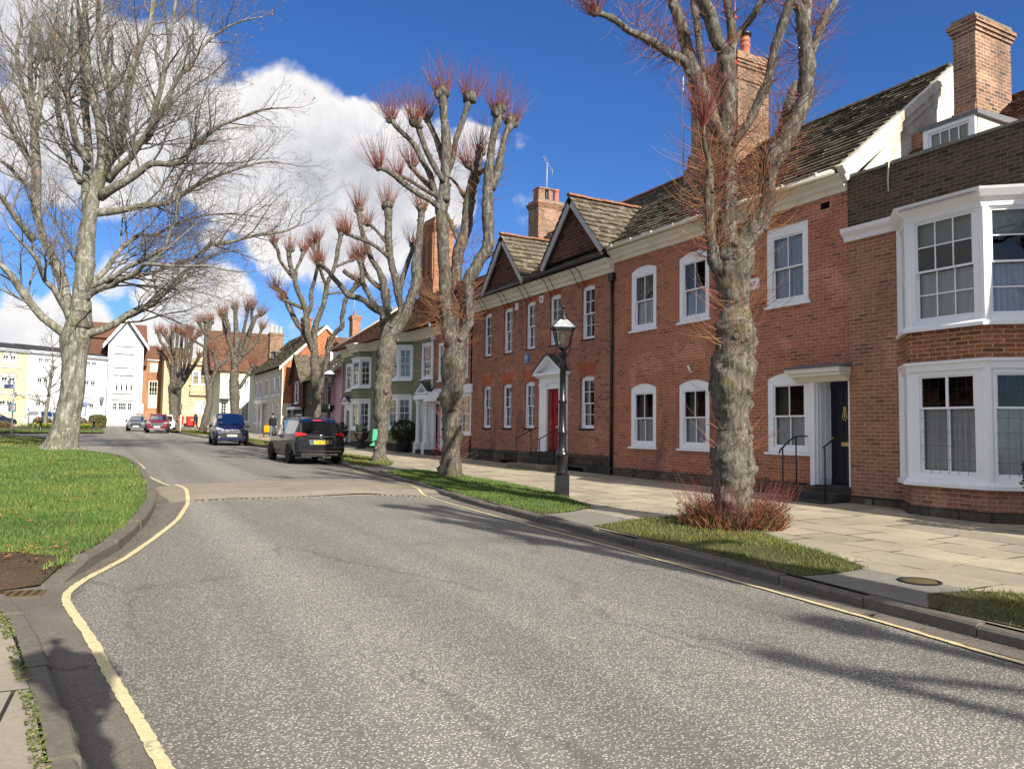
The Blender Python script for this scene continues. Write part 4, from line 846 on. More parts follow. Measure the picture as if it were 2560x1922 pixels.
mb = MB(); mb.box(X(22.85), X(20.3), -1.15, -0.66, GBASE, 0.56); mb.build('step', 'step_stone', H16, bevel=0.015)
for s in (X(22.55), X(21.05)): handrail(H16, [(s, -1.0, 1.35), (s, -0.85, 1.42), (s, -0.25, 1.72), (s, -0.1, 1.72)], [((s, -0.95, 0.5), (s, -0.95, 1.37)), ((s, -0.4, 0.7), (s, -0.4, 1.65))])
# cornice, gutter with its stays, gables, roof
mb = MB(); cornice(mb, [(0, 0), (9.84, 0)], [(0.0, 6.36), (0.06, 6.36), (0.08, 6.45), (0.16, 6.50), (0.18, 6.60), (0.32, 6.66), (0.34, 6.76), (0.0, 6.78)]); mb.build('cornice', 'cream_paint', H16)
mb = MB(); mb.tube([(0, -0.46, 6.80), (9.86, -0.46, 6.84)], 0.065, 8); mb.box(0, 9.84, -0.40, -0.30, 6.79, 6.86); mb.build('gutter', 'black_paint', H16)
for q in (1.3, 3.0, 4.6, 6.3, 8.0):
    for e in (0, 0.35):
        mb = MB(); mb.tube([(q + e, -0.46, 6.75), (q + e, -0.30, 6.62), (q + e, -0.02, 6.16)], 0.012, 4); mb.build('gutter_stay', 'black_paint', H16)
mb = MB(); us = Vector((0, 4.05, 3.28)); slabs(mb, (0, -0.42, 6.86), (1, 0, 0), us, 9.84, us.length, 0.27, 0.38, 0.04, 0.015, seed=3)
b = us.normalized(); mb.face([(0, -0.42, 6.85), (9.84, -0.42, 6.85), (9.84, 3.63, 10.13), (0, 3.63, 10.13)]); mb.face([(0, 7.6, 6.85), (0, 3.63, 10.13), (9.84, 3.63, 10.13), (9.84, 7.6, 6.85)])
mb.face([(0, 0, 6.8), (0, 3.63, 10.11), (0, 7.4, 6.85)]); mb.face([(9.84, 0, 6.8), (9.84, 7.4, 6.85), (9.84, 3.63, 10.11)])
rf = mb.build('roof', 'stone_slate', H16)
mb = MB(); ridge_tiles(mb, (0, 3.63, 10.13), (9.84, 3.63, 10.13)); mb.build('ridge', 'ridge_clay', rf)
def gable(par, xl, xr, xa, zl, za, yf, ridge_y, eave_z, seed):
    g = MB(); g.prism([(xl, yf, zl), (xr, yf, zl), (xa, yf, za - 0.06)], (0, 0.06, 0)); g.build('gable', 'tile_hanging_dark', par)
    bb = MB()
    for P, Q in (((xl, zl), (xa, za)), ((xa, za), (xr, zl))):
        d = Vector((Q[0] - P[0], 0, Q[1] - P[1])).normalized(); n = Vector((d.z, 0, -d.x)); n = n if n.z < 0 else -n
        p0 = Vector((P[0], yf - 0.16, P[1])) - d * (0.12 if P[0] == xl else 0); q0 = Vector((Q[0], yf - 0.16, Q[1])) + d * (0.12 if Q[0] == xr else 0)
        bb.prism([p0, q0, q0 + n * 0.2, p0 + n * 0.2], (0, 0.05, 0)); bb.prism([p0 + Vector((0, 0.05, 0)), q0 + Vector((0, 0.05, 0)), q0 + n * 0.04 + Vector((0, 0.05, 0)), p0 + n * 0.04 + Vector((0, 0.05, 0))], (0, 0.11, 0))
    bb.build('bargeboard', 'grey_paint', par)
    r = MB(); L = ridge_y - (yf - 0.2)
    for xe, s in ((xr, 1), (xl, -1)):
        us = Vector((xa - xe, 0, za - zl)); run = us.length
        o = Vector((xe, yf - 0.2, zl)) - us.normalized() * 0.15
        # the valley: the main roof climbs 0.81 per metre
        def cl(u, v, o=o, us=us): q = o + Vector((0, 1, 0)) * u + us.normalized() * v; return q.z > eave_z + 0.81 * (q.y + 0.42) - 0.12
        slabs(r, o, (0, 1, 0), us, L, run + 0.15, 0.26, 0.34, 0.045, 0.016, clip=cl, seed=seed + s)
        yv = lambda z: (z - eave_z) / 0.81 - 0.42
        r.face([(xe, yf, zl), (xa, yf, za - 0.01), (xa, ridge_y, za - 0.01), (xe, max(yf, yv(zl)), zl)])
    o = r.build('gable_roof', 'stone_slate', par)
    t = MB(); ridge_tiles(t, (xa, yf - 0.22, za + 0.03), (xa, ridge_y, za + 0.03), 0.09); t.build('ridge', 'ridge_clay', o)
gable(H16, X(21.82), X(18.36), X(20.1), 7.12, 9.0, -0.36, 2.3, 6.86, 5)
gable(H16, X(26.3), X(23.1), X(24.72), 6.95, 8.78, -0.36, 2.0, 6.86, 9)
c = chimney(H16, -1.72, -0.82, 3.6, 4.9, 8.9, 11.95, 'chimney_brick', [(-1.5, 3.85, 0.62), (-1.25, 4.1, 0.6), (-1.05, 4.65, 0.6)], pot_r=0.15)
mb = MB(); mb.box(-1.2, -0.86, 3.62, 3.95, 11.96, 12.45); mb.box(-1.2, -0.86, 4.15, 4.35, 11.96, 12.45); mb.box(-1.24, -0.82, 3.6, 4.4, 12.45, 12.52); mb.build('cowl', 'chimney_brick', c)
downpipe(H16, 9.80, -0.06, 0.1, 6.3, 'black_paint', 0.045); 
mb = MB(); mb.lathe([(0, 0), (0.2, 0), (0.2, 0.012), (0.19, 0.02), (0, 0.02)], n=28); pl = mb.build('plaque', 'plaque_blue', H16, (X(23.6), 0, 4.18)); pl.rotation_euler = (math.pi / 2, 0, 0); pl['label'] = 'round blue wall plaque with white lettering lines'
mb = MB()
for i, wd in enumerate((0.10, 0.2, 0.24, 0.25, 0.22, 0.16, 0.0, 0.26, 0.12)):
    z = 0.13 - i * 0.034
    if wd: 
        xx = -wd / 2
        while xx < wd / 2: l = rnd.uniform(0.015, 0.04); mb.box(xx, min(wd / 2, xx + l), -z - 0.006, -z + 0.004, 0.0205, 0.022) if False else mb.box(xx, min(wd / 2, xx + l), z - 0.006, z + 0.006, 0.0205, 0.022); xx += l + 0.008
mb.build('lettering', 'letter_white', pl)
mb = MB(); mb.prism([(-0.12, 0, 0.12), (0.12, 0, 0.12), (0.10, 0, -0.08), (0, 0, -0.15), (-0.10, 0, -0.08)], (0, -0.07, 0)); al = mb.build('alarm_box', 'sign_white', H16, (X(22.55), 0, 6.14), bevel=0.01); al['label'] = 'white burglar alarm box with a small red mark'
mb = MB(); mb.box(-0.045, 0.05, -0.072, -0.0701, -0.05, 0.06); mb.build('badge', 'letter_red', al)
mb = MB(); mb.prism([(-0.06, 0, 0.12), (0.06, 0, 0.12), (0.08, 0, -0.14), (-0.08, 0, -0.14)], (0, -0.08, 0)); mb.build('sensor', 'sign_white', H16, (X(24.3), 0, 6.14), bevel=0.01)

# ---- orange-red brick house, broad sash windows, number 18's dark door at its right end
H17 = row_house('brick_house', 'orange-red brick house with broad white sash windows and dark navy door under a flat hood', 18.4)
X = lambda y: 18.4 - y
up = [(X(17.58), X(16.46)), (X(15.53), X(14.4)), (X(12.53), X(11.36))]; lo = up
ops = [(a, b, 4.5, 6.3 if i < 2 else 6.27, 0.12 if i < 2 else 0.0) for i, (a, b) in enumerate(up)] + [(a, b, 1.22, 2.98, 0.12) for a, b in lo] + [(X(11.22), X(10.37), 0.5, 2.82, 0)]
mb = MB(); wall(mb, 0, 8.04, GBASE, 7.0, 0, ops, 0.1); shell(mb, 0, 8.04, 7.4, GBASE, 6.9); mb.build('wall', 'red_brick', H17)
mb = MB(); mb.box(0.02, 7.16, -0.03, 0.0, GBASE, 0.60); mb.build('plinth', 'sooty_brick', H17)
for i, (a, b) in enumerate(up): window(H17, a, 0, 4.5, b - a, ops[i][3] - 4.5, cols=2, rows=(1, 1), fr=0.15, head=0.22, rise=ops[i][4], rec=0.015, cur=['netdrape', 'netdrape', 'full'][i], seed=30 + i, bar=0.025)
for i, (a, b) in enumerate(lo): window(H17, a, 0, 1.22, b - a, 1.76, cols=2, rows=(1, 1), fr=0.15, head=0.22, rise=0.12, rec=0.015, cur=['netdrape', 'netdrape', 'netdrape'][i], seed=40 + i, bar=0.025)
def brick_arch(par, a, b, zs, rise, t, n=16):
    mb = MB(); c = (a + b) / 2; hw = (b - a) / 2 + 0.06
    for i in range(n):
        u0 = -1 + 2 * (i + 0.06) / n; u1 = -1 + 2 * (i + 0.94) / n
        f = lambda u, q: (c + hw * u * (1 + q * 0.16), -0.004, zs + rise * (1 - u * u) + q * t * (1 - 0.1 * abs(u)))
        mb.prism([f(u0, 0), f(u1, 0), f(u1, 1), f(u0, 1)], (0, 0.02, 0))
    mb.build('window_arch', 'red_brick', par)
for i in range(2): brick_arch(H17, *up[i], 6.185, 0.12, 0.22)
for i in range(3): brick_arch(H17, *lo[i], 2.865, 0.12, 0.22)
mb = MB(); cornice(mb, [(0, 0), (8.04, 0)], [(0.0, 6.62), (0.05, 6.62), (0.07, 6.70), (0.15, 6.75), (0.17, 6.82), (0.27, 6.88), (0.29, 6.95), (0.0, 6.96)]); mb.build('cornice', 'cream_paint', H17)
mb = MB(); mb.tube([(0.1, -0.36, 7.0), (8.0, -0.36, 6.98)], 0.06, 8); 
for q in np.arange(0.4, 8, 0.9): mb.box(q - 0.015, q + 0.015, -0.425, -0.30, 6.96, 7.05)
mb.build('gutter', 'cream_paint', H17)
mb = MB(); us = Vector((0, 3.98, 3.11)); slabs(mb, (0, -0.36, 7.02), (1, 0, 0), us, 8.06, us.length, 0.25, 0.34, 0.045, 0.016, seed=11)
mb.face([(0, -0.36, 7.01), (8.04, -0.36, 7.01), (8.04, 3.62, 10.12), (0, 3.62, 10.12)]); mb.face([(0, 7.6, 6.9), (0, 3.62, 10.12), (8.04, 3.62, 10.12), (8.04, 7.6, 6.9)])
rf = mb.build('roof', 'stone_slate', H17)
mb = MB(); ridge_tiles(mb, (0, 3.62, 10.13), (8.04, 3.62, 10.13)); mb.build('ridge', 'stone_slate', rf)
# white-washed verge and gable end
mb = MB(); mb.prism([(8.045, 0.1, 6.8), (8.045, 3.62, 9.95), (8.045, 7.0, 6.8)], (0.05, 0, 0)); mb.build('gable_wall', 'old_limewash', H17)
d = Vector((0, 3.98, 3.11)).normalized(); n = Vector((0, -d.z, d.y))
mb = MB(); p = Vector((8.02, -0.3, 7.02)); q = p + d * 4.9; mb.prism([p + n * 0.05, q + n * 0.05, q - n * 0.13, p - n * 0.13], (0.17, 0, 0)); p2 = p - n * 0.135; q2 = q - n * 0.135; mb.prism([p2, q2, q2 - n * 0.16, p2 - n * 0.16], (0.12, 0, 0)); mb.build('bargeboard', 'old_limewash', H17)
# tall clustered chimney on the ridge
CB = 'chimney_brick'
mb = MB(); x0 = X(18.15); x1 = X(16.15); y0 = 2.75; y1 = 4.0
mb.box(x0 - 0.25, x1 + 0.05, y0 - 0.1, y1 + 0.1, 8.6, 9.9); mb.box(x0 - 0.12, x1, y0 - 0.04, y1 + 0.05, 9.9, 10.3)
mb.prism([(x0 - 0.6, y0 + 0.1, 9.0), (x0 - 0.25, y0 + 0.1, 9.0), (x0 - 0.12, y0 + 0.1, 10.25)], (0, 1.0, 0))
for a, b in ((x0, x0 + 0.55), (x0 + 0.72, x0 + 1.27), (x0 + 1.42, x1)):
    mb.box(a, b, y0, y1, 10.3, 12.3); mb.box(a + 0.1, b - 0.1, y0 - 0.06, y0, 10.4, 12.1)
    mb.box(a - 0.03, b + 0.03, y0 - 0.05, y1 + 0.04, 12.0, 12.08)
mb.box(x0 + 0.5, x1 - 0.4, y0 + 0.35, y1 - 0.35, 10.3, 12.3)
for i in range(4): e = 0.04 * i; mb.box(x0 - e, x1 + e, y0 - e, y1 + e, 12.3 + i * 0.09, 12.391 + i * 0.09)
mb.box(x0 - 0.02, x1 + 0.02, y0 - 0.02, y1 + 0.02, 12.66, 12.86)
ch = mb.build('chimney', CB, H17)
p = MB(); p.lathe([(0.17, 0), (0.17, 0.05), (0.14, 0.1), (0.14, 0.34), (0.16, 0.36), (0.16, 0.42), (0.13, 0.44), (0.13, 0.5), (0.155, 0.52), (0.155, 0.58), (0.13, 0.6), (0.13, 0.66), (0.15, 0.68)], n=16); pt = p.build('chimney_pot', 'terracotta', ch, (X(16.45), 3.35, 12.86))
p = MB(); p.lathe([(0.15, 0.68), (0.2, 0.70), (0.2, 0.78), (0.14, 0.80), (0.0, 0.83)], n=16); p.build('cowl', 'black_paint', pt)
p = MB(); p.lathe([(0.2, 0), (0.2, 0.03), (0.14, 0.12), (0.03, 0.16), (0.03, 0.3), (0.0, 0.32)], n=12); p.build('cowl', 'lead', ch, (X(17.95), 3.35, 12.86))
mb = MB(); mb.tube([(X(18.35), 2.6, 9.9), (X(18.35), 2.6, 12.9)], 0.022, 6); mb.build('flue_pipe', 'galvanised', ch)
tt = thing('rope_line', 'thin pole with red knots standing against the tall chimney', 'pole', (FX + 2.6, 16.1, 10.2)); mb = MB(); mb.tube([(0, 0, 0), (0.03, 0.02, 2.0), (0.0, 0, 4.6)], 0.014, 5); mb.build('pole', 'terracotta', tt)
mb = MB()
for z in (2.2, 3.55): mb.lathe([(0, -0.07), (0.05, -0.05), (0.07, 0), (0.05, 0.05), (0, 0.07)], (0, 0, z), 8)
mb.build('knot', 'letter_red', tt)
# hood, panelled door recess, steps, rails
mb = MB(); mb.box(X(11.72), X(10.33), -0.36, 0.0, 2.90, 3.0); mb.box(X(11.66), X(10.34), -0.31, 0.0, 2.83, 2.90); mb.prism([(X(11.66), 0, 2.83), (X(11.66), -0.18, 2.83), (X(11.66), -0.05, 2.72), (X(11.66), 0, 2.72)], (1.3, 0, 0)); hd = mb.build('door_hood', 'cream_paint', H17, bevel=0.005)
mb = MB(); mb.prism([(X(11.8), 0.0, 3.1), (X(11.8), -0.40, 3.005), (X(11.8), 0.0, 3.005)], (1.5, 0, 0)); mb.build('hood_lead', 'lead', hd)
mb = MB(); a = X(11.22); b = X(10.37)
mb.box(a - 0.1, a + 0.02, -0.05, 0.02, 0.56, 2.83); mb.box(a + 0.001, a + 0.05, 0.02, 0.62, 0.56, 2.81); mb.box(b - 0.05, b - 0.001, 0.02, 0.62, 0.56, 2.81); mb.box(a + 0.05, b - 0.05, 0.0, 0.62, 2.75, 2.815)
for q in (0.1, 0.25, 0.4): mb.box(a + 0.05, a + 0.062, q, q + 0.1, 0.7, 2.6)
mb.build('doorcase', 'white_paint', H17)
dr = panel_door(H17, a + 0.05, b - 0.05, 0.58, 2.75, 0.42, 'navy_paint', True)
text_mesh('number', '18', 0.14, 'sign_white', dr, ((a + b) / 2 + 0.02, 0.414, 2.02), (math.pi / 2, 0, 0))
mb = MB(); mb.box(a, b, -0.05, 0.5, GBASE, 0.575); mb.build('step', 'dark_stone', H17)
mb = MB(); mb.box(a - 0.35, b - 0.02, -0.42, -0.05, GBASE, 0.44); mb.build('step', 'dark_stone', H17, bevel=0.01)
mb = MB(); mb.box(a - 0.5, b + 0.02, -0.85, -0.42, GBASE, 0.30); mb.build('step', 'dark_stone', H17, bevel=0.01)
handrail(H17, [(a - 0.16, -0.9, 1.22), (a - 0.16, -0.86, 1.3), (a - 0.16, -0.8, 1.34), (a - 0.16, -0.45, 1.56), (a - 0.16, -0.05, 1.58)], [((a - 0.16, -0.8, 0.2), (a - 0.16, -0.8, 1.33)), ((a - 0.16, -0.40, 0.4), (a - 0.16, -0.40, 1.56))])
handrail(H17, [(b + 0.0, -0.8, 1.36), (b + 0.0, -0.4, 1.56), (b + 0.0, -0.05, 1.58)], [((b + 0.0, -0.75, 0.2), (b + 0.0, -0.75, 1.36))])
sg = MB(); sg.prism([(px, 0, pz) for px, pz in [(-0.36, -0.13), (0.33, -0.13), (0.36, -0.10), (0.36, 0.10), (0.33, 0.13), (-0.36, 0.13)]], (0, -0.03, 0)); sg = sg.build('house_sign', 'sign_white', H17, (X(13.1), 0, 5.1)); sg['label'] = 'white name board with red capital letters'
text_mesh('lettering', 'S HOLT', 0.14, 'letter_red', sg, (0.03, -0.031, -0.005), (math.pi / 2, 0, 0))
mb = MB(); mb.tube([(0, 0.02, 0), (0, -0.09, -0.0), (-0.05, -0.12, 0.16)], 0.028, 8); mb.build('vent_pipe', 'sign_white', H17, (X(15.0), 0, 3.18))
mb = MB(); mb.box(X(11.02), X(10.8), -0.004, 0.02, 6.38, 6.52); mb.build('air_brick', 'dark_void', H17)
mb = MB(); mb.box(X(11.0) , X(10.9), 0.62, 1.6, 0.5, 2.8); mb.build('hall_wall', 'dark_void', H17)

# ---- brown brick house with the two-storey bay at the right edge
H18 = row_house('brick_house', 'brown brick house with two big white bays and a sooty parapet at the right edge', 10.36)
X = lambda y: 10.36 - y
BX0 = X(9.2); BX1 = X(8.63); BX2 = X(7.3); BX3 = X(6.72); BP = -0.65
mb = MB(); wall(mb, 0, 32, GBASE, 5.6, 0, [(BX0 + 0.05, BX3 - 0.05, 0.85, 2.85, 0), (BX0 + 0.05, BX3 - 0.05, 3.5, 5.5, 0)], 0.2); shell(mb, 0, 32, 7.4, GBASE, 6.6)
BAY = [(BX0, 0), (BX1, BP), (BX2, BP), (BX3, 0)]
def bay_wall(mb, pts, z0, z1, mi=0):
    for (a, b), (c, d) in zip(pts, pts[1:]): mb.face([(a, b, z0), (c, d, z0), (c, d, z1), (a, b, z1)], mi)
bay_wall(mb, BAY, GBASE, 0.80); bay_wall(mb, BAY, 2.86, 3.46)
for z, up_ in ((0.80, 1), (3.46, 1)): mb.face([(p[0], p[1], z) for p in BAY])
mb.build('wall', 'brown_brick', H18)
mb = MB(); mb.box(0, 32, 0.0, 0.35, 5.605, 6.86); mb.build('parapet', 'sooty_brick', H18)
mb = MB()
x = -0.03
while x < 32: w = rnd.uniform(0.35, 0.6); mb.box(x + 0.004, x + w - 0.004, -0.05 + rnd.uniform(-.01, .01), 0.4, 6.86, 6.90 + rnd.uniform(0, .03)); x += w
mb.build('coping', 'concrete_cap', H18)
mb = MB(); mb.box(0, BX0 - 0.02, -0.04, 0.0, GBASE, 0.42); o_ = [(p[0], p[1] - 0.04) for p in BAY]; bay_wall(mb, [(BX0 - 0.05, -0.04), (BX1 - 0.02, BP - 0.04), (BX2 + 0.02, BP - 0.04), (BX3 + 0.05, -0.04)], GBASE, 0.40); mb.face([(BX0 - 0.05, -0.04, 0.40), (BX1 - 0.02, BP - 0.04, 0.40), (BX2 + 0.02, BP - 0.04, 0.40), (BX3 + 0.05, -0.04, 0.40)]); mb.box(BX3, 32, -0.04, 0, GBASE, 0.42); mb.build('plinth', 'plinth_stone', H18)
mb = MB(); cornice(mb, [(-0.06, 0), (BX0 + 0.02, 0)], [(0, 5.55), (0.05, 5.55), (0.07, 5.63), (0.16, 5.72), (0.18, 5.80), (0, 5.81)]); cornice(mb, [(BX3, 0), (32, 0)], [(0, 5.55), (0.05, 5.55), (0.07, 5.63), (0.16, 5.72), (0.18, 5.80), (0, 5.81)]); mb.build('cornice', 'white_paint', H18)
def bay(par, name, pts, z0, z1, wins, head_prof, sill_prof, roofh=None):
    """boarded bay: corner posts, head and sill mouldings, a window in each face"""
    mb = MB()
    for (a, b) in pts[1:-1]: mb.lathe([(0.085, z0), (0.085, z1)], (a, b + 0.06, 0), 8, sm=False, a0=math.pi / 8)
    for (a, b) in (pts[0], pts[-1]): mb.box(a - 0.06, a + 0.06, b - 0.04, b + 0.08, z0, z1)
    cornice(mb, pts, head_prof); cornice(mb, pts, sill_prof)
    o = mb.build(name, 'white_paint', par)
    for (a, b, kw), (p, q) in zip(wins, zip(pts, pts[1:])):
        P = Vector(p); Q = Vector(q); d = (Q - P); L = d.length; rz = math.atan2(d.y, d.x); t = d.normalized(); s = P + t * 0.02
        window(o, s.x, s.y, a, L - 0.04, b - a, rz, **kw)
    if roofh:
        r = MB(); t = roofh
        e = [(x_, y_ - 0.22 if y_ < -0.1 else y_) for x_, y_ in pts]; e[0] = (e[0][0] - 0.2, 0); e[-1] = (e[-1][0] + 0.2, 0)
        top = [(p[0] * 0.75 + (pts[0][0] + pts[-1][0]) / 2 * 0.25, 0.0) for p in pts]
        for i in range(len(pts) - 1): r.face([(*e[i], z1), (*e[i + 1], z1), (*top[i + 1], z1 + t), (*top[i], z1 + t)])
        r.build('bay_roof', 'lead', o)
    return o
kw = dict(cols=3, rows=(2, 2), fr=0.13, head=0.13, rec=0.0, sill=0, bar=0.022, cur='blindnet'); kc = dict(kw, cols=1, fr=0.11)
bay(H18, 'upper_bay', BAY, 3.46, 5.62, [(3.54, 5.52, kc), (3.54, 5.52, kw), (3.54, 5.52, kc)],
    [(0.0, 5.42), (0.03, 5.42), (0.04, 5.5), (0.12, 5.56), (0.2, 5.66), (0.22, 5.70), (0.0, 5.71)], [(0, 3.46), (0.10, 3.44), (0.10, 3.50), (0.05, 3.54), (0, 3.56)], 0.16)
BAYL = BAY
low = dict(cols=2, rows=(1, 1), fr=0.16, head=0.18, rec=0.0, sill=0, bar=0.05, cur='net', split=0.67, lead=(6, 7)); lowc = dict(low, cols=1, fr=0.13, lead=(3, 7))
bay(H18, 'lower_bay', BAYL, 0.80, 2.86, [(0.86, 2.84, lowc), (0.86, 2.84, low), (0.86, 2.84, lowc)], [(0, 2.74), (0.04, 2.74), (0.05, 2.84), (0.09, 2.86), (0.09, 2.90), (0, 2.91)], [(0, 0.78), (0.12, 0.76), (0.12, 0.82), (0.05, 0.87), (0, 0.88)])
mb = MB(); bay_wall(mb, [(p[0] * 1.0, p[1] - 0.02 if p[1] < 0 else -0.02) for p in BAY], 2.91, 3.44); mb.build('bay_apron', 'orange_brick', H18)
mb = MB(); us = Vector((0, 3.2, 2.35)); slabs(mb, (0.05, 0.42, 6.6), (1, 0, 0), us, 31.9, us.length, 0.1, 0.18, 0.02, 0.006, seed=14); mb.face([(0, 0.4, 6.58), (32, 0.4, 6.58), (32, 3.62, 8.93), (0, 3.62, 8.93)]); mb.face([(0, 7.4, 6.5), (0, 3.62, 8.93), (32, 3.62, 8.93), (32, 7.4, 6.5)]); mb.face([(0.0, 0.4, 6.6), (0.0, 3.6, 8.9), (0, 7.4, 6.5)]); rf = mb.build('roof', 'clay_tile', H18)
mb = MB(); mb.box(X(9.06), X(8.06), 0.62, 2.0, 6.7, 7.52); dm = mb.build('dormer', 'cream_paint', H18)
mb = MB(); mb.prism([(X(9.14), 0.52, 7.52), (X(9.14), 0.52, 7.60), (X(9.14), 2.3, 7.68), (X(9.14), 2.3, 7.52)], (1.15, 0, 0)); mb.build('dormer_roof', 'lead', dm)
window(dm, X(9.06), 0.60, 6.8, 1.0, 0.72, cols=4, rows=(1,), fr=0.1, head=0.07, rec=-0.06, sill=0, cur='blind')
mb = MB(); mb.box(0.02, 1.3, 2.05, 3.3, 6.2, 8.2); mb.box(X(9.22), X(8.78), 1.82, 3.12, 7.0, 8.3); mb.build('chimney_base', 'brown_brick', H18)
chimney(H18, X(9.23), X(8.77), 1.85, 3.1, 8.0, 10.12, 'chimney_brick', courses=3, capmat='concrete_cap')
mb = MB(); mb.tube([(X(9.35), 0.1, 6.95), (X(9.36), -0.08, 6.9), (X(9.42), -0.03, 6.6), (X(9.42), -0.02, 6.35)], 0.012, 5); mb.build('cable', 'cream_paint', H18)
mb = MB(); mb.box(X(10.0), X(9.86), -0.06, -0.03, 0.12, 0.36); mb.build('cover_plate', 'step_stone', H18)

# ---- clipped shrub in a pot at the right edge
def leaf_ball(name, c, rad, n, size, mat, parent, squash=1.0, seed=1, shape=None):
    mb = MB(); rr = random.Random(seed)
    for _ in range(n):
        v = Vector((rr.gauss(0, 1), rr.gauss(0, 1), rr.gauss(0, 1))).normalized(); r = rad * rr.uniform(0.55, 1.0) ** 0.5 * (1 + 0.22 * noise.noise(v * 2.3 + Vector((seed, 0, 0))))
        p = Vector(c) + Vector((v.x * r, v.y * r, v.z * r * squash))
        if shape: p = shape(p, rr)
        a = Vector((rr.gauss(0, 1), rr.gauss(0, 1), rr.gauss(0, 1))).normalized(); b = a.orthogonal().normalized(); s = size * rr.uniform(0.6, 1.4)
        mb.face([p - a * s, p + b * s * 0.55, p + a * s, p - b * s * 0.55])
    return mb.build(name, mat, parent)
t = thing('potted_shrub', 'dark clipped shrub in a pot at the right edge under the bay', 'plant', (12.05, 5.95, gz(6) + 0.17))
mb = MB(); mb.lathe([(0.17, 0), (0.2, 0.02), (0.26, 0.38), (0.29, 0.4), (0.29, 0.46), (0.24, 0.46), (0.22, 0.4)], n=18); mb.build('pot', 'step_stone', t)
leaf_ball('foliage', (0, 0, 0.85), 0.42, 1500, 0.035, 'evergreen_leaf', t, 1.0, 4)
# ================================================================ the row further along
# ---- narrow brick house between the gabled house and the green one
H15 = row_house('brick_house', 'narrow plum brick house behind the second pollard, with a white lean-to door hood', 31.98)
X = lambda y: 31.98 - y
ups = [(X(31.5), X(30.5)), (X(29.5), X(28.47))]; los = [(X(29.1), X(28.1))]
mb = MB(); wall(mb, 0, 3.73, GBASE, 6.1, 0, [(a, b, 3.8, 5.46, 0) for a, b in ups] + [(a, b, 1.45, 3.12, 0) for a, b in los] + [(X(31.75), X(30.95), 0.8, 2.9, 0)], 0.16); shell(mb, 0, 3.73, 7.4, GBASE, 6.1); mb.build('wall', 'red_brick_plum', H15)
for i, (a, b) in enumerate(ups): window(H15, a, 0, 3.8, b - a, 1.66, cols=3, rows=(2, 2), fr=0.1, rec=-0.02, cur='net', seed=50 + i)
for a, b in los: window(H15, a, 0, 1.45, b - a, 1.67, cols=3, rows=(2, 2), fr=0.1, rec=-0.02, cur='drapes', seed=55)
mb = MB(); mb.box(X(29.2), X(28.0), -0.06, 0.0, 3.14, 3.5); mb.build('window_head', 'white_paint', H15)
mb = MB(); mb.prism([(X(32.0), 0, 3.45), (X(32.0), -0.5, 3.05), (X(32.0), -0.5, 2.95), (X(32.0), 0, 3.3)], (1.45, 0, 0)); mb.box(X(32.0), X(30.6), -0.52, -0.46, 2.86, 3.02); mb.build('door_hood', 'white_paint', H15)
mb = MB(); mb.box(X(31.95), X(31.75), -0.12, 0.1, 0.7, 2.9); mb.box(X(30.95), X(30.75), -0.12, 0.1, 0.7, 2.9); mb.box(X(31.75), X(30.95), -0.08, 0.1, 2.75, 2.9); mb.build('doorcase', 'white_paint', H15)
panel_door(H15, X(31.75), X(30.95), 0.8, 2.75, 0.08, 'pink_render', False)
mb = MB(); mb.box(X(31.9), X(30.7), -0.5, 0.05, GBASE, 0.75); mb.build('step', 'dark_stone', H15)
mb = MB(); cornice(mb, [(0, 0), (3.73, 0)], [(0, 5.85), (0.06, 5.85), (0.12, 5.98), (0.26, 6.08), (0.28, 6.2), (0, 6.2)]); mb.build('cornice', 'cream_paint', H15)
mb = MB(); us = Vector((0, 3.9, 3.1)); slabs(mb, (0, -0.35, 6.2), (1, 0, 0), us, 3.75, us.length, 0.1, 0.17, 0.02, 0.007, seed=21); mb.face([(0, -0.35, 6.19), (3.73, -0.35, 6.19), (3.73, 3.55, 9.29), (0, 3.55, 9.29)]); mb.face([(0, 7.4, 6.1), (0, 3.55, 9.29), (3.73, 3.55, 9.29), (3.73, 7.4, 6.1)]); mb.build('roof', 'clay_tile', H15)

# ---- olive green rendered house with bays
HG = thing('green_house', 'olive green rendered house with two tiers of white bays and pedimented doors', 'house', (12.95, 44.87, 0), R(-88))
bays = [[(2.57, 0), (3.07, -0.5), (4.2, -0.5), (4.7, 0)], [(8.15, 0), (8.65, -0.54), (9.81, -0.54), (10.35, 0)]]
ops = [(11.45, 12.6, 3.96, 5.62, 0), (0.45, 1.45, 3.82, 5.4, 0)]
mb = MB(); wall(mb, 0, 12.9, GBASE, 6.1, 0, ops, 0.12); shell(mb, 0, 12.9, 7.2, GBASE, 6.1)
zb = [((1.58, 3.22), (3.86, 5.5)), ((1.63, 3.26), (3.98, 5.64))]
for B, (l, u) in zip(bays, zb):
    bay_wall(mb, B, 0.95, l[0]); bay_wall(mb, B, l[1], u[0]); bay_wall(mb, B, u[1], 6.05)
mb.build('wall', 'green_render', HG)
mb = MB()
for B in bays: bay_wall(mb, [(p[0], p[1] + (0.02 if p[1] else 0)) for p in B], GBASE, 0.95); 
mb.box(0, 12.9, -0.02, 0, GBASE, 0.92); mb.build('plinth', 'dark_stone', HG)
kw = dict(cols=2, rows=(2, 2), fr=0.1, head=0.12, rec=0.0, sill=0, bar=0.022)
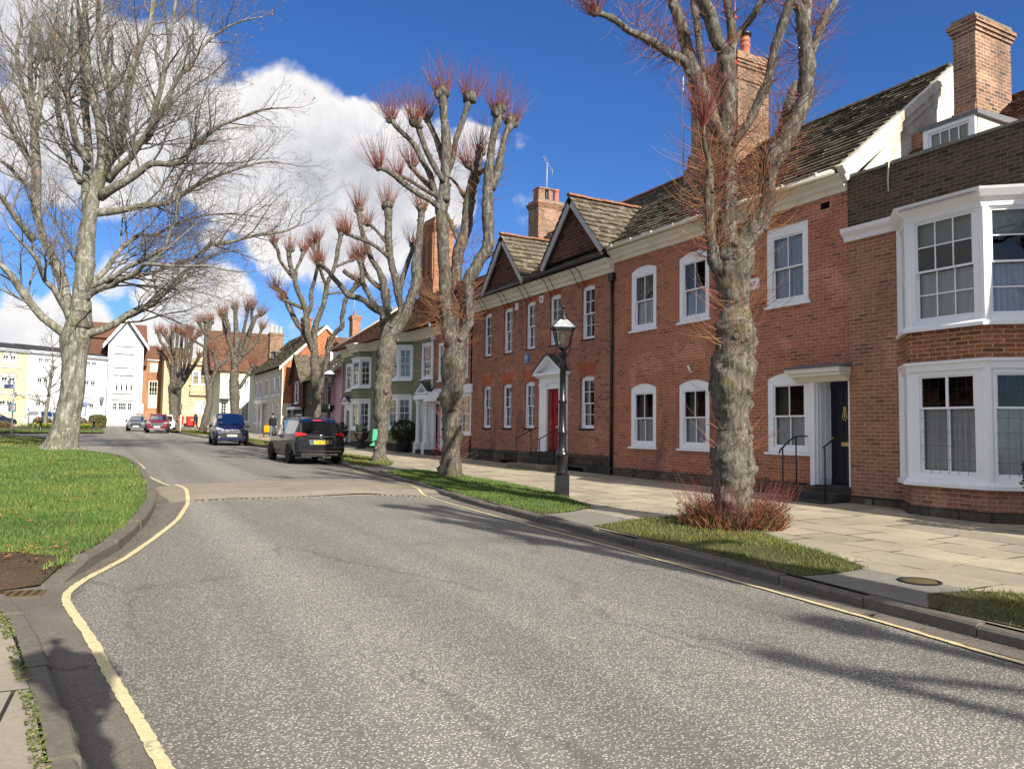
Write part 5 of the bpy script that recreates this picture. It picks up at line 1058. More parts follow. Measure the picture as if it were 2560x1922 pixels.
for k, (B, (l, u)) in enumerate(zip(bays, zb)):
    for j, (z0, z1) in enumerate((l, u)):
        cu = [['drapes', 'drapes', 'drapes'], ['drapes', 'drapes', 'blind']][j] if k == 0 else [['blindnet', 'drapes', 'blind'], ['full', 'full', 'full']][j]
        bay(HG, 'lower_bay' if j == 0 else 'upper_bay', B, z0, z1, [(z0 + 0.06, z1 - 0.08, dict(kw, cur=c, seed=60 + k * 9 + j * 3 + i)) for i, c in enumerate(cu)],
            [(0, z1 - 0.1), (0.03, z1 - 0.1), (0.05, z1 - 0.03), (0.1, z1), (0.1, z1 + 0.03), (0, z1 + 0.04)], [(0, z0 - 0.03), (0.1, z0 - 0.05), (0.1, z0 + 0.01), (0.03, z0 + 0.05), (0, z0 + 0.06)])
window(HG, 11.45, 0, 3.96, 1.15, 1.66, cols=3, rows=(2, 2), fr=0.13, head=0.14, rec=-0.01, cur='net', seed=81)
window(HG, 0.45, 0, 3.82, 1.0, 1.58, cols=3, rows=(2, 2), fr=0.13, head=0.14, rec=-0.01, cur=None, seed=82)
ev = [(-0.1, 0), (2.4, 0), (3.0, -0.55), (4.25, -0.55), (4.85, 0), (8.0, 0), (8.6, -0.6), (9.9, -0.6), (10.5, 0), (13.0, 0)]
mb = MB(); cornice(mb, ev, [(0, 5.82), (0.06, 5.83), (0.1, 5.95), (0.22, 6.03), (0.25, 6.14), (0.36, 6.2), (0.36, 6.26), (0, 6.28)]); mb.build('cornice', 'cream_paint', HG)
mb = MB(); us = Vector((0, 4.0, 3.05)); hip = 3.3
slabs(mb, (-0.3, -0.75, 6.2), (1, 0, 0), us, 13.2, us.length, 0.1, 0.17, 0.02, 0.007, clip=lambda u, v: u > v * 0.62, seed=23)
mb.face([(-0.3, -0.75, 6.19), (12.95, -0.75, 6.19), (12.95, 3.25, 9.24), (2.9, 3.25, 9.24)]); mb.face([(-0.3, -0.75, 6.19), (2.9, 3.25, 9.24), (-0.3, 7.0, 6.19)]); mb.face([(-0.3, 7.4, 6.1), (2.9, 3.25, 9.24), (12.95, 3.25, 9.24), (12.95, 7.4, 6.1)])
rf = mb.build('roof', 'clay_tile', HG)
mb = MB(); mb.tube([(-0.3, -0.75, 6.24), (2.9, 3.25, 9.3)], 0.075, 6); mb.build('hip', 'cream_render', rf)
mb = MB(); x0, x1, y0, y1 = 2.55, 4.35, 3.75, 4.95
mb.box(x0 - 0.15, x1 + 0.15, y0 - 0.1, y1 + 0.1, 8.0, 10.2)
for a, b in ((x0, x0 + 0.5), (x0 + 0.62, x0 + 1.15), (x0 + 1.3, x1)): mb.box(a, b, y0, y1, 10.2, 13.2); mb.box(a + 0.1, b - 0.1, y0 - 0.07, y0, 10.3, 13.0)
mb.box(x0 + 0.3, x1 - 0.3, y0 + 0.25, y1 - 0.25, 10.2, 13.2)
for i in range(4): e = 0.045 * i; mb.box(x0 - e, x1 + e, y0 - e, y1 + e, 13.2 + i * 0.1, 13.301 + i * 0.1)
mb.box(x0 - 0.02, x1 + 0.02, y0, y1, 13.6, 13.95); ch = mb.build('chimney', 'orange_brick', HG)
p = MB(); p.lathe([(0.16, 0), (0.13, 0.1), (0.13, 0.5), (0.16, 0.55), (0.12, 0.6)], n=12); p.build('chimney_pot', 'terracotta', ch, (3.9, 4.3, 13.95))
pediment_doorcase(HG, 11.55, 12.8, 0.72, 3.32, 3.78, proj=0.34, door_mat='navy_paint', door_w=0.5, rec=0.35, doorz=0.9, knocker=False)
mb = MB()
for cx in (11.72, 12.63): mb.box(cx - 0.16, cx + 0.16, -0.42, -0.1, 0.45, 1.05); mb.lathe([(0.14, 1.05), (0.11, 1.12), (0.105, 1.4), (0.09, 2.75), (0.13, 2.86), (0.13, 2.98)], (cx, -0.26, 0), 14)
mb.box(11.5, 12.85, -0.42, -0.08, 2.98, 3.2); mb.build('porch_column', 'white_paint', HG, bevel=0.006)
mb = MB(); mb.box(11.9, 12.45, -0.45, 0.1, GBASE, 0.72); mb.build('step', 'dark_stone', HG)
pediment_doorcase(HG, 0.55, 1.7, 0.85, 3.15, 3.52, proj=0.28, door_mat='white_paint', door_w=0.6, rec=0.2, knocker=False)
downpipe(HG, 12.82, -0.08, 3.5, 5.9, 'white_paint', 0.05, True); downpipe(HG, 0.02, -0.08, 0.6, 5.6, 'pink_render', 0.05, False)
mb = MB(); mb.box(2.2, 2.38, -0.1, 0, 4.55, 4.8); mb.build('alarm_box', 'sign_white', HG)
aerial('tv_aerial', 'tall television aerial standing on the roof above the green house', (16.6, 38.6, 9.2), 2.6, R(30))

aerial('tv_aerial', 'television aerial standing on the chimney behind the tile-hung gables', (FX + 4.1, 29.2, 11.95), 1.75, R(40), 0.45)
# ---- pink timbered house
HP = row_house('pink_house', 'pink house with dark timbers and a jettied upper floor beside the green house', 53.6, 13.75)
X = lambda y: 53.6 - y
mb = MB(); wall(mb, 0, 8.75, GBASE, 5.75, 0, [(X(51.4), X(50.5), 1.6, 2.7, 0), (X(53.0), X(52.2), 1.5, 2.9, 0)], 0.12); shell(mb, 0, 8.75, 7, GBASE, 5.8)
mb.box(X(53.4), X(49.55), -0.52, 0.0, 3.12, 4.9); mb.prism([(X(49.5), 0.02, 4.9), (X(49.5), -0.55, 4.9), (X(49.5), -0.55, 5.15), (X(49.5), 0.02, 5.75)], (-3.9, 0, 0)); mb.build('wall', 'pink_render', HP)
mb = MB(); mb.prism([(X(49.48), 0.04, 5.85), (X(49.48), -0.62, 5.22), (X(49.48), -0.62, 5.1), (X(49.48), 0.04, 5.7)], (0.05, 0, 0)); mb.build('bargeboard', 'white_paint', HP)
mb = MB()
for q in np.arange(X(53.3), X(49.6), 0.36): mb.box(q, q + 0.14, -0.545, -0.515, 3.2, 4.98)
mb.box(X(53.45), X(49.5), -0.56, -0.515, 3.0, 3.2); mb.box(X(53.45), X(49.5), -0.5, 0.02, 2.9, 3.12)
for q in np.arange(X(53.2), X(49.7), 0.5): mb.box(q, q + 0.16, -0.46, 0.0, 2.72, 2.9)
mb.box(8.55, 8.8, -0.06, 0.02, GBASE, 6.2); mb.build('timber_frame', 'black_timber', HP)
window(HP, X(51.4), 0, 1.6, 0.9, 1.1, cols=2, rows=(2,), fr=0.07, rec=0.02, cur=None, mat='pink_render'); window(HP, X(53.0), 0, 1.5, 0.8, 1.4, cols=2, rows=(2,), fr=0.07, rec=-0.02, cur=None)
window(HP, X(53.2), -0.56, 3.4, 0.9, 1.4, cols=2, rows=(3,), fr=0.1, rec=-0.03, cur=None)
mb = MB(); us = Vector((0, 3.95, 3.4)); slabs(mb, (0, -0.68, 5.15), (1, 0, 0), us, 8.8, us.length, 0.28, 0.42, 0.045, 0.016, seed=31); mb.face([(0, -0.68, 5.14), (8.8, -0.68, 5.14), (8.8, 3.27, 8.54), (0, 3.27, 8.54)]); mb.face([(0, 7, 5.7), (0, 3.27, 8.54), (8.8, 3.27, 8.54), (8.8, 7, 5.7)]); mb.face([(8.78, -0.6, 5.2), (8.78, 7, 5.7), (8.78, 3.27, 8.5)]); rf = mb.build('roof', 'stone_slate', HP)
mb = MB(); ridge_tiles(mb, (0, 3.27, 8.56), (8.8, 3.27, 8.56), 0.1); mb.build('ridge', 'buff_clay', rf)
mb = MB(); mb.box(-0.6, 0.5, 0.7, 2.3, 5.9, 7.3); dm = mb.build('dormer', 'white_paint', HP)
window(dm, -0.55, 0.66, 6.2, 1.0, 1.05, cols=2, rows=(1,), fr=0.12, rec=-0.04, cur=None, sill=0.08)
mb = MB(); mb.prism([(-0.75, 0.5, 7.28), (0.65, 0.5, 7.28), (-0.05, 0.5, 8.1)], (0, 2.4, 0)); mb.build('dormer_roof', 'clay_tile', dm)
chimney(HP, 3.0, 3.75, 1.15, 1.7, 6.2, 9.2, 'brown_brick', [(3.3, 1.4, 0.3)], pot_r=0.1)
mb = MB(); mb.prism([(X(47.8), 3.6, 7.6), (X(51.0), 3.6, 7.6), (X(49.2), 3.6, 9.9)], (0, 2.5, 0)); mb.build('rear_gable', 'lead', HP)
aerial('tv_aerial', 'small television aerial on the chimney beyond the pink house', (15.1, 50.2, 9.3), 1.5, R(60))

# ---- dark brown gabled house
HB = row_house('brown_house', 'dark brown tile-hung gabled house half hidden behind the fourth pollard', 64.0, 14.4)
X = lambda y: 64.0 - y
mb = MB(); wall(mb, 0, 10.4, GBASE, 5.2, 0, [(0.6, 2.8, 1.5, 2.75, 0)], 0.1); shell(mb, 0, 10.4, 6, GBASE, 5.2); mb.build('wall', 'plinth_stone', HB)
mb = MB(); mb.prism([(0.1, -0.25, 3.2), (3.9, -0.25, 3.2), (3.9, -0.25, 5.3), (1.6, -0.25, 7.4), (0.1, -0.25, 5.4)], (0, 0.3, 0)); mb.build('gable', 'tile_hanging_dark', HB)
mb = MB()
for P, Q in (((0.0, 5.25), (1.6, 7.55)), ((1.6, 7.55), (4.1, 5.2))):
    p = Vector((P[0], -0.5, P[1])); q = Vector((Q[0], -0.5, Q[1])); mb.prism([p, q, q + Vector((0, 0, -0.2)), p + Vector((0, 0, -0.2))], (0, 0.06, 0))
mb.build('bargeboard', 'black_timber', HB)
mb = MB()
for xe, s in ((4.15, 1), (-0.05, -1)):
    us = Vector((1.6 - xe, 0, 7.5 - 5.15)); slabs(mb, (xe, -0.55, 5.15), (0, 1, 0), us, 3.6, us.length, 0.26, 0.36, 0.045, 0.016, seed=41 + s); mb.face([(xe, -0.5, 5.14), (xe, 3, 5.14), (1.6, 3, 7.49), (1.6, -0.5, 7.49)])
us = Vector((0, 3.6, 3.3)); slabs(mb, (0, -0.3, 5.2), (1, 0, 0), us, 10.4, us.length, 0.27, 0.4, 0.045, 0.016, seed=44); mb.face([(0, -0.3, 5.19), (10.4, -0.3, 5.19), (10.4, 3.3, 8.49), (0, 3.3, 8.49)]); mb.face([(0, 6, 5.2), (0, 3.3, 8.49), (10.4, 3.3, 8.49), (10.4, 6, 5.2)]); mb.build('roof', 'stone_slate', HB)
window(HB, 1.5, -0.26, 3.6, 1.1, 1.7, cols=2, rows=(2, 2), fr=0.12, rec=-0.05, cur='full'); window(HB, 0.6, 0, 1.5, 2.2, 1.25, cols=5, rows=(2,), fr=0.1, rec=-0.02, cur=None)
mb = MB(); mb.box(0.7, 3.3, -0.7, -0.05, 3.1, 3.28); mb.build('canopy', 'white_paint', HB); downpipe(HB, 3.4, -0.08, 0.6, 5.0, 'black_paint', 0.06, False)

# ---- cream house end-on with orange tile hanging
HC = row_house('cream_house', 'cream rendered house with steep stone roof and orange tile-hung end wall', 77.1)
X = lambda y: 77.1 - y; EX = 13.06
up = [(X(76.0), X(74.85)), (X(74.15), X(72.8)), (X(71.5), X(70.15)), (X(68.4), X(67.0)), (X(66.15), X(65.0))]
lo = [(X(76.35), X(75.2)), (X(74.6), X(73.3)), (X(68.6), X(67.5)), (X(66.3), X(65.15))]
mb = MB(); wall(mb, 0, EX, GBASE, 6.6, 0, [(a, b, 4.36, 5.92, 0) for a, b in up] + [(a, b, 2.0, 3.65, 0) for a, b in lo] + [(X(72.2), X(71.0), 1.1, 3.7, 0)], 0.14); shell(mb, 0, EX, 7, GBASE, 6.6, right=False); mb.build('wall', 'cream_render', HC)
mb = MB(); o_ = MB()
def side(mb_, a0, a1, z0, z1): mb_.face([(EX, a0, z0), (EX, a1, z0), (EX, a1, z1), (EX, a0, z1)])
side(mb, 0, 0.42, GBASE, 3.68); side(mb, 0.9, 7.0, GBASE, 3.68); side(mb, 0.42, 0.9, GBASE, 2.15); side(mb, 0.42, 0.9, 3.5, 3.68); mb.build('end_wall', 'ivory_render', HC)
mb = MB(); mb.face([(EX, 0.02, 3.66), (EX + 0.06, 0.02, 3.66), (EX + 0.06, 7, 3.66), (EX, 7, 3.66)]); mb.prism([(EX, 0.04, 3.66), (EX, 7.0, 3.66), (EX, 7.0, 6.6), (EX, 3.5, 10.25), (EX, 0.04, 6.65)], (0.06, 0, 0)); mb.build('tile_hanging', 'tile_hanging_orange', HC)
mb = MB(); mb.box(EX - 0.02, EX + 0.09, -0.03, 0.05, GBASE, 6.6); mb.build('corner_board', 'ivory_render', HC)
for i, (a, b) in enumerate(up): window(HC, a, 0, 4.36, b - a, 1.56, cols=3, rows=(2, 2), fr=0.1, rec=0.05, cur='net', seed=90 + i, bar=0.03)
for i, (a, b) in enumerate(lo): window(HC, a, 0, 2.0, b - a, 1.65, cols=3, rows=(2, 2), fr=0.1, rec=0.05, cur='net', seed=95 + i, bar=0.03)
window(HC, EX + 0.0, 0.42, 2.15, 0.48, 1.35, R(90), cols=2, rows=(4,), fr=0.05, rec=-0.05, cur=None, sill=0.05)
mb = MB()
for a in (X(72.4), X(70.75)): mb.box(a - 0.12, a + 0.12, -0.45, -0.2, 1.0, 1.25); mb.lathe([(0.11, 1.25), (0.1, 2.0), (0.085, 3.6), (0.13, 3.7)], (a, -0.32, 0), 10)
mb.box(X(72.6), X(70.55), -0.5, 0.0, 3.7, 3.85); mb.box(X(73.2), X(70.0), -0.6, 0.0, 3.85, 4.05); mb.build('porch', 'white_paint', HC)
panel_door(HC, X(72.1), X(71.1), 1.1, 3.6, 0.1, 'grey_paint', False)
mb = MB(); us = Vector((0, 3.75, 3.7)); slabs(mb, (-0.1, -0.3, 6.62), (1, 0, 0), us, EX + 0.35, us.length, 0.3, 0.45, 0.06, 0.02, seed=51)
mb.face([(0, -0.3, 6.6), (EX + 0.2, -0.3, 6.6), (EX + 0.2, 3.45, 10.3), (0, 3.45, 10.3)]); mb.face([(0, 7.3, 6.5), (0, 3.45, 10.3), (EX + 0.2, 3.45, 10.3), (EX + 0.2, 7.3, 6.5)]); mb.face([(0, 0, 6.6), (0, 3.45, 10.25), (0, 7, 6.6)]); mb.build('roof', 'stone_slate', HC)
mb = MB()
for a, b in (((-0.32, 6.6), (3.45, 10.3)), ((3.45, 10.3), (7.3, 6.5))):
    p = Vector((EX + 0.2, a[0], a[1])); q = Vector((EX + 0.2, b[0], b[1])); dn = Vector((0, 0, -0.28)); mb.prism([p, q, q + dn, p + dn], (0.08, 0, 0))
mb.build('bargeboard', 'ivory_render', HC)
mb = MB(); mb.box(X(75.6), X(73.9), 1.35, 3.0, 7.4, 8.75); dm = mb.build('dormer', 'clay_tile', HC)
window(dm, X(75.55), 1.3, 7.75, 1.0, 0.95, cols=2, rows=(2,), fr=0.12, rec=-0.04, cur=None); mb = MB(); mb.box(X(75.75), X(73.8), 1.2, 3.1, 8.75, 8.85); mb.build('dormer_roof', 'lead', dm)
chimney(HC, -1.5, -0.6, 1.55, 2.85, 6.5, 11.0, 'chimney_brick', [(-1.2, 1.8, 0.85), (-1.0, 2.2, 0.75), (-0.9, 2.6, 0.62)], 'buff_clay', pot_r=0.17)
chimney(HC, 8.6, 9.6, 2.4, 3.1, 8.6, 11.35, 'orange_brick', [(9.1, 2.75, 0.3)])

# ---- pale green house stepping out beyond it, side wall lit
HL = thing('pale_green_house', 'pale green rendered house with a big brown tiled roof beyond the cream house', 'house', (11.3, 84, 0), 0)
mb = MB(); wall(mb, 0, 5.4, GBASE, 7.4, 0, [(2.15, 2.95, 2.2, 4.4, 0), (2.35, 2.85, 5.8, 6.65, 0), (0.1, 0.75, 2.9, 4.3, 0), (0.1, 0.4, 5.1, 7.1, 0)], 0.1); shell(mb, 0, 5.4, 8, GBASE, 7.4); mb.build('wall', 'pale_green_render', HL)
for a, z, w, h in ((2.15, 2.2, 0.8, 2.2), (2.35, 5.8, 0.5, 0.85), (0.1, 2.9, 0.65, 1.4), (0.1, 5.1, 0.3, 2.0)): window(HL, a, 0, z, w, h, cols=2, rows=(2, 2), fr=0.06, rec=0.0, cur='full' if w > 0.7 else None, bar=0.03)
mb = MB(); us = Vector((0, 3.6, 2.5)); 
us = Vector((0, 4.2, 4.6)); slabs(mb, (-1.0, -0.3, 7.4), (1, 0, 0), us, 7.0, us.length, 0.22, 0.3, 0.03, 0.01, seed=61); mb.face([(-1, -0.3, 7.38), (6, -0.3, 7.38), (6, 3.9, 11.98), (-1, 3.9, 11.98)]); mb.face([(-1, 8.3, 7.4), (-1, 3.9, 11.98), (6, 3.9, 11.98), (6, 8.3, 7.4)]); mb.face([(-1, -0.3, 7.4), (-1, 8.3, 7.4), (-1, 3.9, 11.9)]); mb.build('roof', 'clay_tile', HL)
mb = MB(); mb.prism([(3.0, -0.35, 7.45), (5.2, -0.35, 9.2), (5.2, -0.35, 7.45)], (0, -0.03, 0)); mb.build('verge_board', 'lead', HL)
mb = MB(); mb.box(0.0, 0.9, -0.5, 0, 4.4, 4.55); mb.build('porch_roof', 'black_paint', HL)

# ================================================================ across the far end
# ---- white gabled tower
HT = thing('white_tower', 'tall white rendered tower house with steep bargeboarded gable', 'building', (1.24, 110, 0), 0)
ops = [(0.75, 2.98, 2.8, 4.65, 0)] + [(0.98 + i * 0.55, 1.32 + i * 0.55, 6.06, 7.17, 0) for i in range(4)] + [(1.05, 2.9, 12.2, 13.5, 0)]
mb = MB(); wall(mb, 0, 4.08, 1.0, 11.95, 0, [o for o in ops if o[3] < 12], 0.15)
mb.face([(0, 0, 11.95), (4.08, 0, 11.95), (2.06, 0, 15.2)]); shell(mb, 0, 4.08, 8, 1.0, 11.95); mb.build('wall', 'white_render', HT)
for i in range(4): window(HT, 0.98 + i * 0.55, 0, 6.06, 0.34, 1.11, cols=1, rows=(1,), fr=0.03, rec=0.06, cur='blind', sill=0, bar=0.03)
for a, w in ((0.75, 0.55), (1.36, 1.0), (2.42, 0.56)): window(HT, a, 0, 2.8, w, 1.85, cols=max(2, int(w * 4)), rows=(2, 1), fr=0.05, rec=0.06, cur='net', sill=0, bar=0.035, split=0.5)
for i in range(4):
    window(HT, 1.08 + i * 0.47, -0.04, 12.2, 0.42, 1.3, cols=2, rows=(2, 1), fr=0.05, rec=-0.02, cur=None, sill=0, bar=0.035, split=0.5)
mb = MB()
for z, x0_, x1_ in ((11.83, .7, 2.7), (10.85, .6, 2.75), (9.08, .6, 2.75), (8.12, .6, 2.75), (5.75, .55, 2.8), (4.94, .5, 2.85)):
    mb.box(x0_, x1_ + 0.3, -0.22, 0, z - 0.03, z + 0.06); 
    for q in (x0_, x1_ + 0.2): mb.box(q, q + 0.1, -0.16, 0, z - 0.35, z - 0.03)
mb.box(0.6, 3.1, -0.12, 0, 2.45, 2.55); mb.build('ledge', 'white_render', HT)
mb = MB()
for z in (10.55, 7.85):
    for i in range(4): 
        for k in range(3): mb.box(0.95 + i * 0.52 + k * 0.1, 1.02 + i * 0.52 + k * 0.1, -0.012, -0.002, z, z + 0.1)
for i in range(4): mb.box(0.9 + i * 0.55, 1.2 + i * 0.55, -0.012, -0.002, 9.82, 9.9)
mb.build('grille', 'lead', HT)
mb = MB()
for P, Q in (((-0.62, 11.95), (2.1, 15.75)), ((2.1, 15.75), (4.65, 11.95))):
    p = Vector((P[0], -0.75, P[1])); q = Vector((Q[0], -0.75, Q[1])); dn = Vector((0, 0, -0.62)); mb.prism([p, q, q + dn, p + dn], (0, 0.08, 0))
mb.build('bargeboard', 'white_paint', HT)
mb = MB()
for xe, s in ((4.7, 1), (-0.66, -1)): mb.prism([(xe, -0.8, 11.95), (2.08, -0.8, 15.8), (2.08, -0.8, 15.68), (xe, -0.8, 11.83)], (0, 8.5, 0))
mb.build('roof', 'red_tile', HT)
mb = MB(); mb.box(-2.4, 4.8, 5.0, 11, 9.8, 13.2); mb.prism([(-2.6, 4.7, 13.2), (-2.6, 7.8, 15.6), (-2.6, 11, 13.2)], (7.3, 0, 0)); mb.build('rear_roof', 'red_tile', HT)
mb = MB(); mb.prism([(3.5, -0.02, 3.2), (4.3, -0.35, 4.6), (4.3, -0.02, 4.9), (4.3, -0.02, 3.2)], (0, -0.3, 0)); mb.build('side_porch', 'white_render', HT)
for q in (0.35, 1.7): mb = MB(); mb.box(q + 0.5, q + 1.0, -0.06, 0, 1.75, 1.85); mb.build('vent', 'lead', HT)

# ---- white and yellow terrace facing us, left of the tower
ang = 59.0; Dw = Vector((math.sin(R(ang)), math.cos(R(ang)), 0)); P1 = Vector((1.25, 109, 0))
def terrace(name, label, s0, s1, mat, wins, arched, roofz, gut):
    L = s1 - s0; o = P1 - Dw * s1; h = thing(name, label, 'building', o, math.atan2(Dw.y, Dw.x))
    X = lambda s: s1 - s
    ops = [(X(b), X(a), z0, z1, 0) for a, b, z0, z1 in wins]
    mb = MB(); wall(mb, 0, L, 0.9, gut, 0, ops, 0.14); shell(mb, 0, L, 7, 0.9, gut); mb.build('wall', mat, h)
    for k, (a, b, z0, z1) in enumerate(wins):
        w = (b - a)
        for j in range(2):
            window(h, X(b) + j * w / 2 + 0.02, 0, z0, w / 2 - 0.04, z1 - z0, cols=2, rows=(1, 1), fr=0.07, head=0.07, rec=0.06, cur='net', sill=0.06 if j else 0, split=0.68, bar=0.04, seed=k * 2 + j)
        if z1 - z0 > 1.05 and not arched: m2 = MB(); m2.box(X(b) - 0.06, X(a) + 0.06, -0.06, 0, z1 + 0.02, z1 + 0.1); m2.build('window_head', mat, h)
        if arched and z0 > 5:
            for j in range(2):
                m2 = MB(); c = X(b) + (j + 0.5) * w / 2; pts = [(c + w / 4 * 1.1 * math.cos(t), -0.05, z1 + 0.05 + w / 4 * 1.1 * math.sin(t)) for t in [math.pi * i / 8 for i in range(9)]]
                m2.prism(pts[::-1], (0, 0.05, 0)); m2.build('window_arch', 'white_render', h); m2 = MB(); m2.tube([(p[0], -0.07, p[2]) for p in pts], 0.035, 5); m2.build('arch_moulding', 'concrete_cap', h)
    m2 = MB(); m2.box(-0.02, L + 0.02, -0.12, 0, 5.0, 5.1); m2.box(-0.02, L + 0.02, -0.1, 0, 7.95, 8.03) if arched else None; m2.build('string_course', 'white_render', h)
    m2 = MB(); m2.tube([(-0.05, -0.42, gut + 0.02), (L + 0.05, -0.42, gut + 0.02)], 0.09, 6); m2.box(-0.02, L + 0.02, -0.33, 0, gut - 0.18, gut - 0.02); m2.build('gutter', 'white_paint', h)
    m2 = MB(); us = Vector((0, 3.6, roofz - gut)); slabs(m2, (-0.05, -0.4, gut + 0.05), (1, 0, 0), us, L + 0.1, us.length, 0.25, 0.35, 0.02, 0.005, seed=70)
    m2.face([(0, -0.4, gut + 0.03), (L, -0.4, gut + 0.03), (L, 3.2, roofz), (0, 3.2, roofz)]); m2.face([(0, 7, gut), (0, 3.2, roofz), (L, 3.2, roofz), (L, 7, gut)]); m2.face([(L, -0.4, gut), (L, 7, gut), (L, 3.2, roofz)]); m2.build('roof', 'slate_roof', h)
    return h
h = terrace('white_terrace', 'white rendered three storey terrace with slate roof behind the big tree', 0.0, 9.5, 'white_render',
            [(1.35, 2.85, 8.48, 9.5), (1.4, 2.92, 5.86, 7.1), (1.45, 2.98, 2.92, 4.35), (7.06, 8.45, 8.48, 9.43), (7.08, 8.48, 5.82, 7.05), (7.1, 8.5, 3.0, 4.35), (4.3, 5.6, 8.48, 9.45), (4.3, 5.6, 5.84, 7.05), (4.3, 5.6, 3.0, 4.35)], False, 11.05, 10.05)
downpipe(h, 9.46, -0.1, 1.5, 10.0, 'lead', 0.05, False)
mb = MB(); mb.bar((0, 0, 0.2), (0, -0.5, 0.25), 0.04); mb.tube([(0, -0.5, 0.25), (0, -0.5, 0.12)], 0.02, 5); mb.lathe([(0.02, 0.2), (0.06, 0.12), (0.22, 0.0), (0.26, -0.02), (0.2, -0.55), (0.05, -0.75), (0, -0.78)], (0, -0.5, 0.1), 6); mb.tube([(0, -0.5, 0.3), (0, -0.5, 0.62)], 0.03, 5); wl = mb.build('wall_lantern', 'lead', h, (8.65, 0, 5.0))
mb = MB(); mb.box(0, 2.2, 1.5, 4.0, 10.2, 11.6); mb.build('brick_stack', 'red_tile', h, (7.2, 0, 0.2))
terrace('yellow_terrace', 'pale yellow rendered terrace with paired arched windows at the left edge', 9.5, 24.0, 'yellow_render',
        [(10.75, 12.3, 8.45, 9.4), (10.75, 12.35, 5.8, 6.95), (10.9, 12.4, 3.0, 4.3), (14.5, 16.2, 8.45, 9.4), (14.5, 16.2, 5.8, 6.95), (14.5, 16.2, 3.0, 4.3), (18.6, 20.2, 8.45, 9.4), (18.6, 20.2, 5.8, 6.95), (18.6, 20.2, 3.0, 4.3)], True, 11.0, 10.0)

# ---- brick block right of the tower, stone building beyond
HK = thing('far_brick_block', 'orange brick block with metal windows and hipped tile roof right of the white tower', 'building', (5.4, 116, 0), 0)
mb = MB(); wall(mb, 0, 2.6, 1.0, 10.7, 0, [(1.1, 2.04, 9.05, 10.28, 0), (1.0, 2.13, 4.1, 7.84, 0)], 0.12); shell(mb, 0, 2.6, 9, 1.0, 10.7); mb.build('wall', 'far_brick', HK)
window(HK, 1.1, 0, 9.05, 0.94, 1.23, cols=2, rows=(1,), fr=0.06, rec=0.02, cur='full', sill=0, bar=0.05, mat='cream_paint'); window(HK, 1.0, 0, 4.1, 1.13, 3.74, cols=3, rows=(5,), fr=0.06, rec=0.02, cur='net', sill=0, bar=0.05, mat='cream_paint')
mb = MB(); e = [(-0.2, -0.2), (2.8, -0.2), (2.8, 9), (-0.2, 9)]; t_ = [(0.5, 1.8), (2.0, 1.8), (2.0, 7), (0.5, 7)]
for i in range(4): j = (i + 1) % 4; mb.face([(*e[i], 10.7), (*e[j], 10.7), (*t_[j], 12.8), (*t_[i], 12.8)])
mb.face([(*p, 12.8) for p in t_]); mb.build('roof', 'red_tile', HK); mb = MB(); mb.box(-0.22, 2.82, -0.24, -0.02, 10.6, 10.72); mb.build('gutter', 'white_paint', HK)
HS = thing('stone_building', 'honey coloured stone building with mullioned bay windows behind the far pollards', 'building', (7.95, 112, 0), 0)
W_ = 8.2
ops = [(4.0, 5.55, 3.35, 5.15, 0), (6.6, 7.5, 3.35, 5.15, 0)]
mb = MB(); wall(mb, 0, W_, 1.0, 10.6, 0, ops, 0.15); shell(mb, 0, W_, 8, 1.0, 10.6); mb.box(3.3, 7.4, -0.35, 0, 5.85, 7.2); mb.prism([(3.4, 0, 10.6), (7.0, 0, 10.6), (6.4, 0, 12.3), (6.0, 0, 13.4), (5.2, 0, 12.3)], (0, 0.4, 0)); mb.build('wall', 'ashlar_stone', HS)
window(HS, 4.0, 0, 3.35, 1.55, 1.8, cols=2, rows=(1, 1), fr=0.12, rec=0.0, cur='full', split=0.72, bar=0.12); window(HS, 6.6, 0, 3.35, 0.9, 1.8, cols=1, rows=(1, 1), fr=0.12, rec=0.0, cur='full', split=0.72)
for i in range(4): window(HS, 3.45 + i * 0.98, -0.36, 7.3, 0.94, 1.85, cols=1, rows=(1, 1), fr=0.1, rec=0.0, cur='blind', split=0.65, sill=0.08)
mb = MB()
for z in (7.22, 6.3, 5.95, 10.0): mb.box(3.2, 7.5, -0.42, 0.0, z, z + 0.1)
mb.box(-0.05, W_ + 0.05, -0.15, 0, 10.5, 10.7); mb.build('string_course', 'ashlar_stone', HS)
mb = MB(); mb.prism([(-0.2, -0.2, 10.6), (-0.2, 4, 12.6), (-0.2, 8.2, 10.6)], (3.4, 0, 0)); mb.build('roof', 'red_tile', HS)
mb = MB(); mb.box(1.75, 2.2, -0.6, 0.0, 1.0, 9.2); mb.build('buttress', 'dark_stone', HS); mb = MB(); mb.box(4.2, 5.2, 1.0, 1.5, 11.2, 13.0); mb.build('dome_base', 'white_render', HS)
# distant roofs closing the gap between the stone building and the pale green house
HF = thing('far_house', 'distant house with brown roof glimpsed between the far pollards', 'house', (15.5, 100, 0), 0)
mb = MB(); mb.box(0, 14, 0, 8, 1.0, 7.5); mb.build('wall', 'pale_green_render', HF); mb = MB(); mb.prism([(-0.4, -0.4, 7.5), (-0.4, 4, 11), (-0.4, 8.4, 7.5)], (15, 0, 0)); mb.build('roof', 'red_tile', HF)

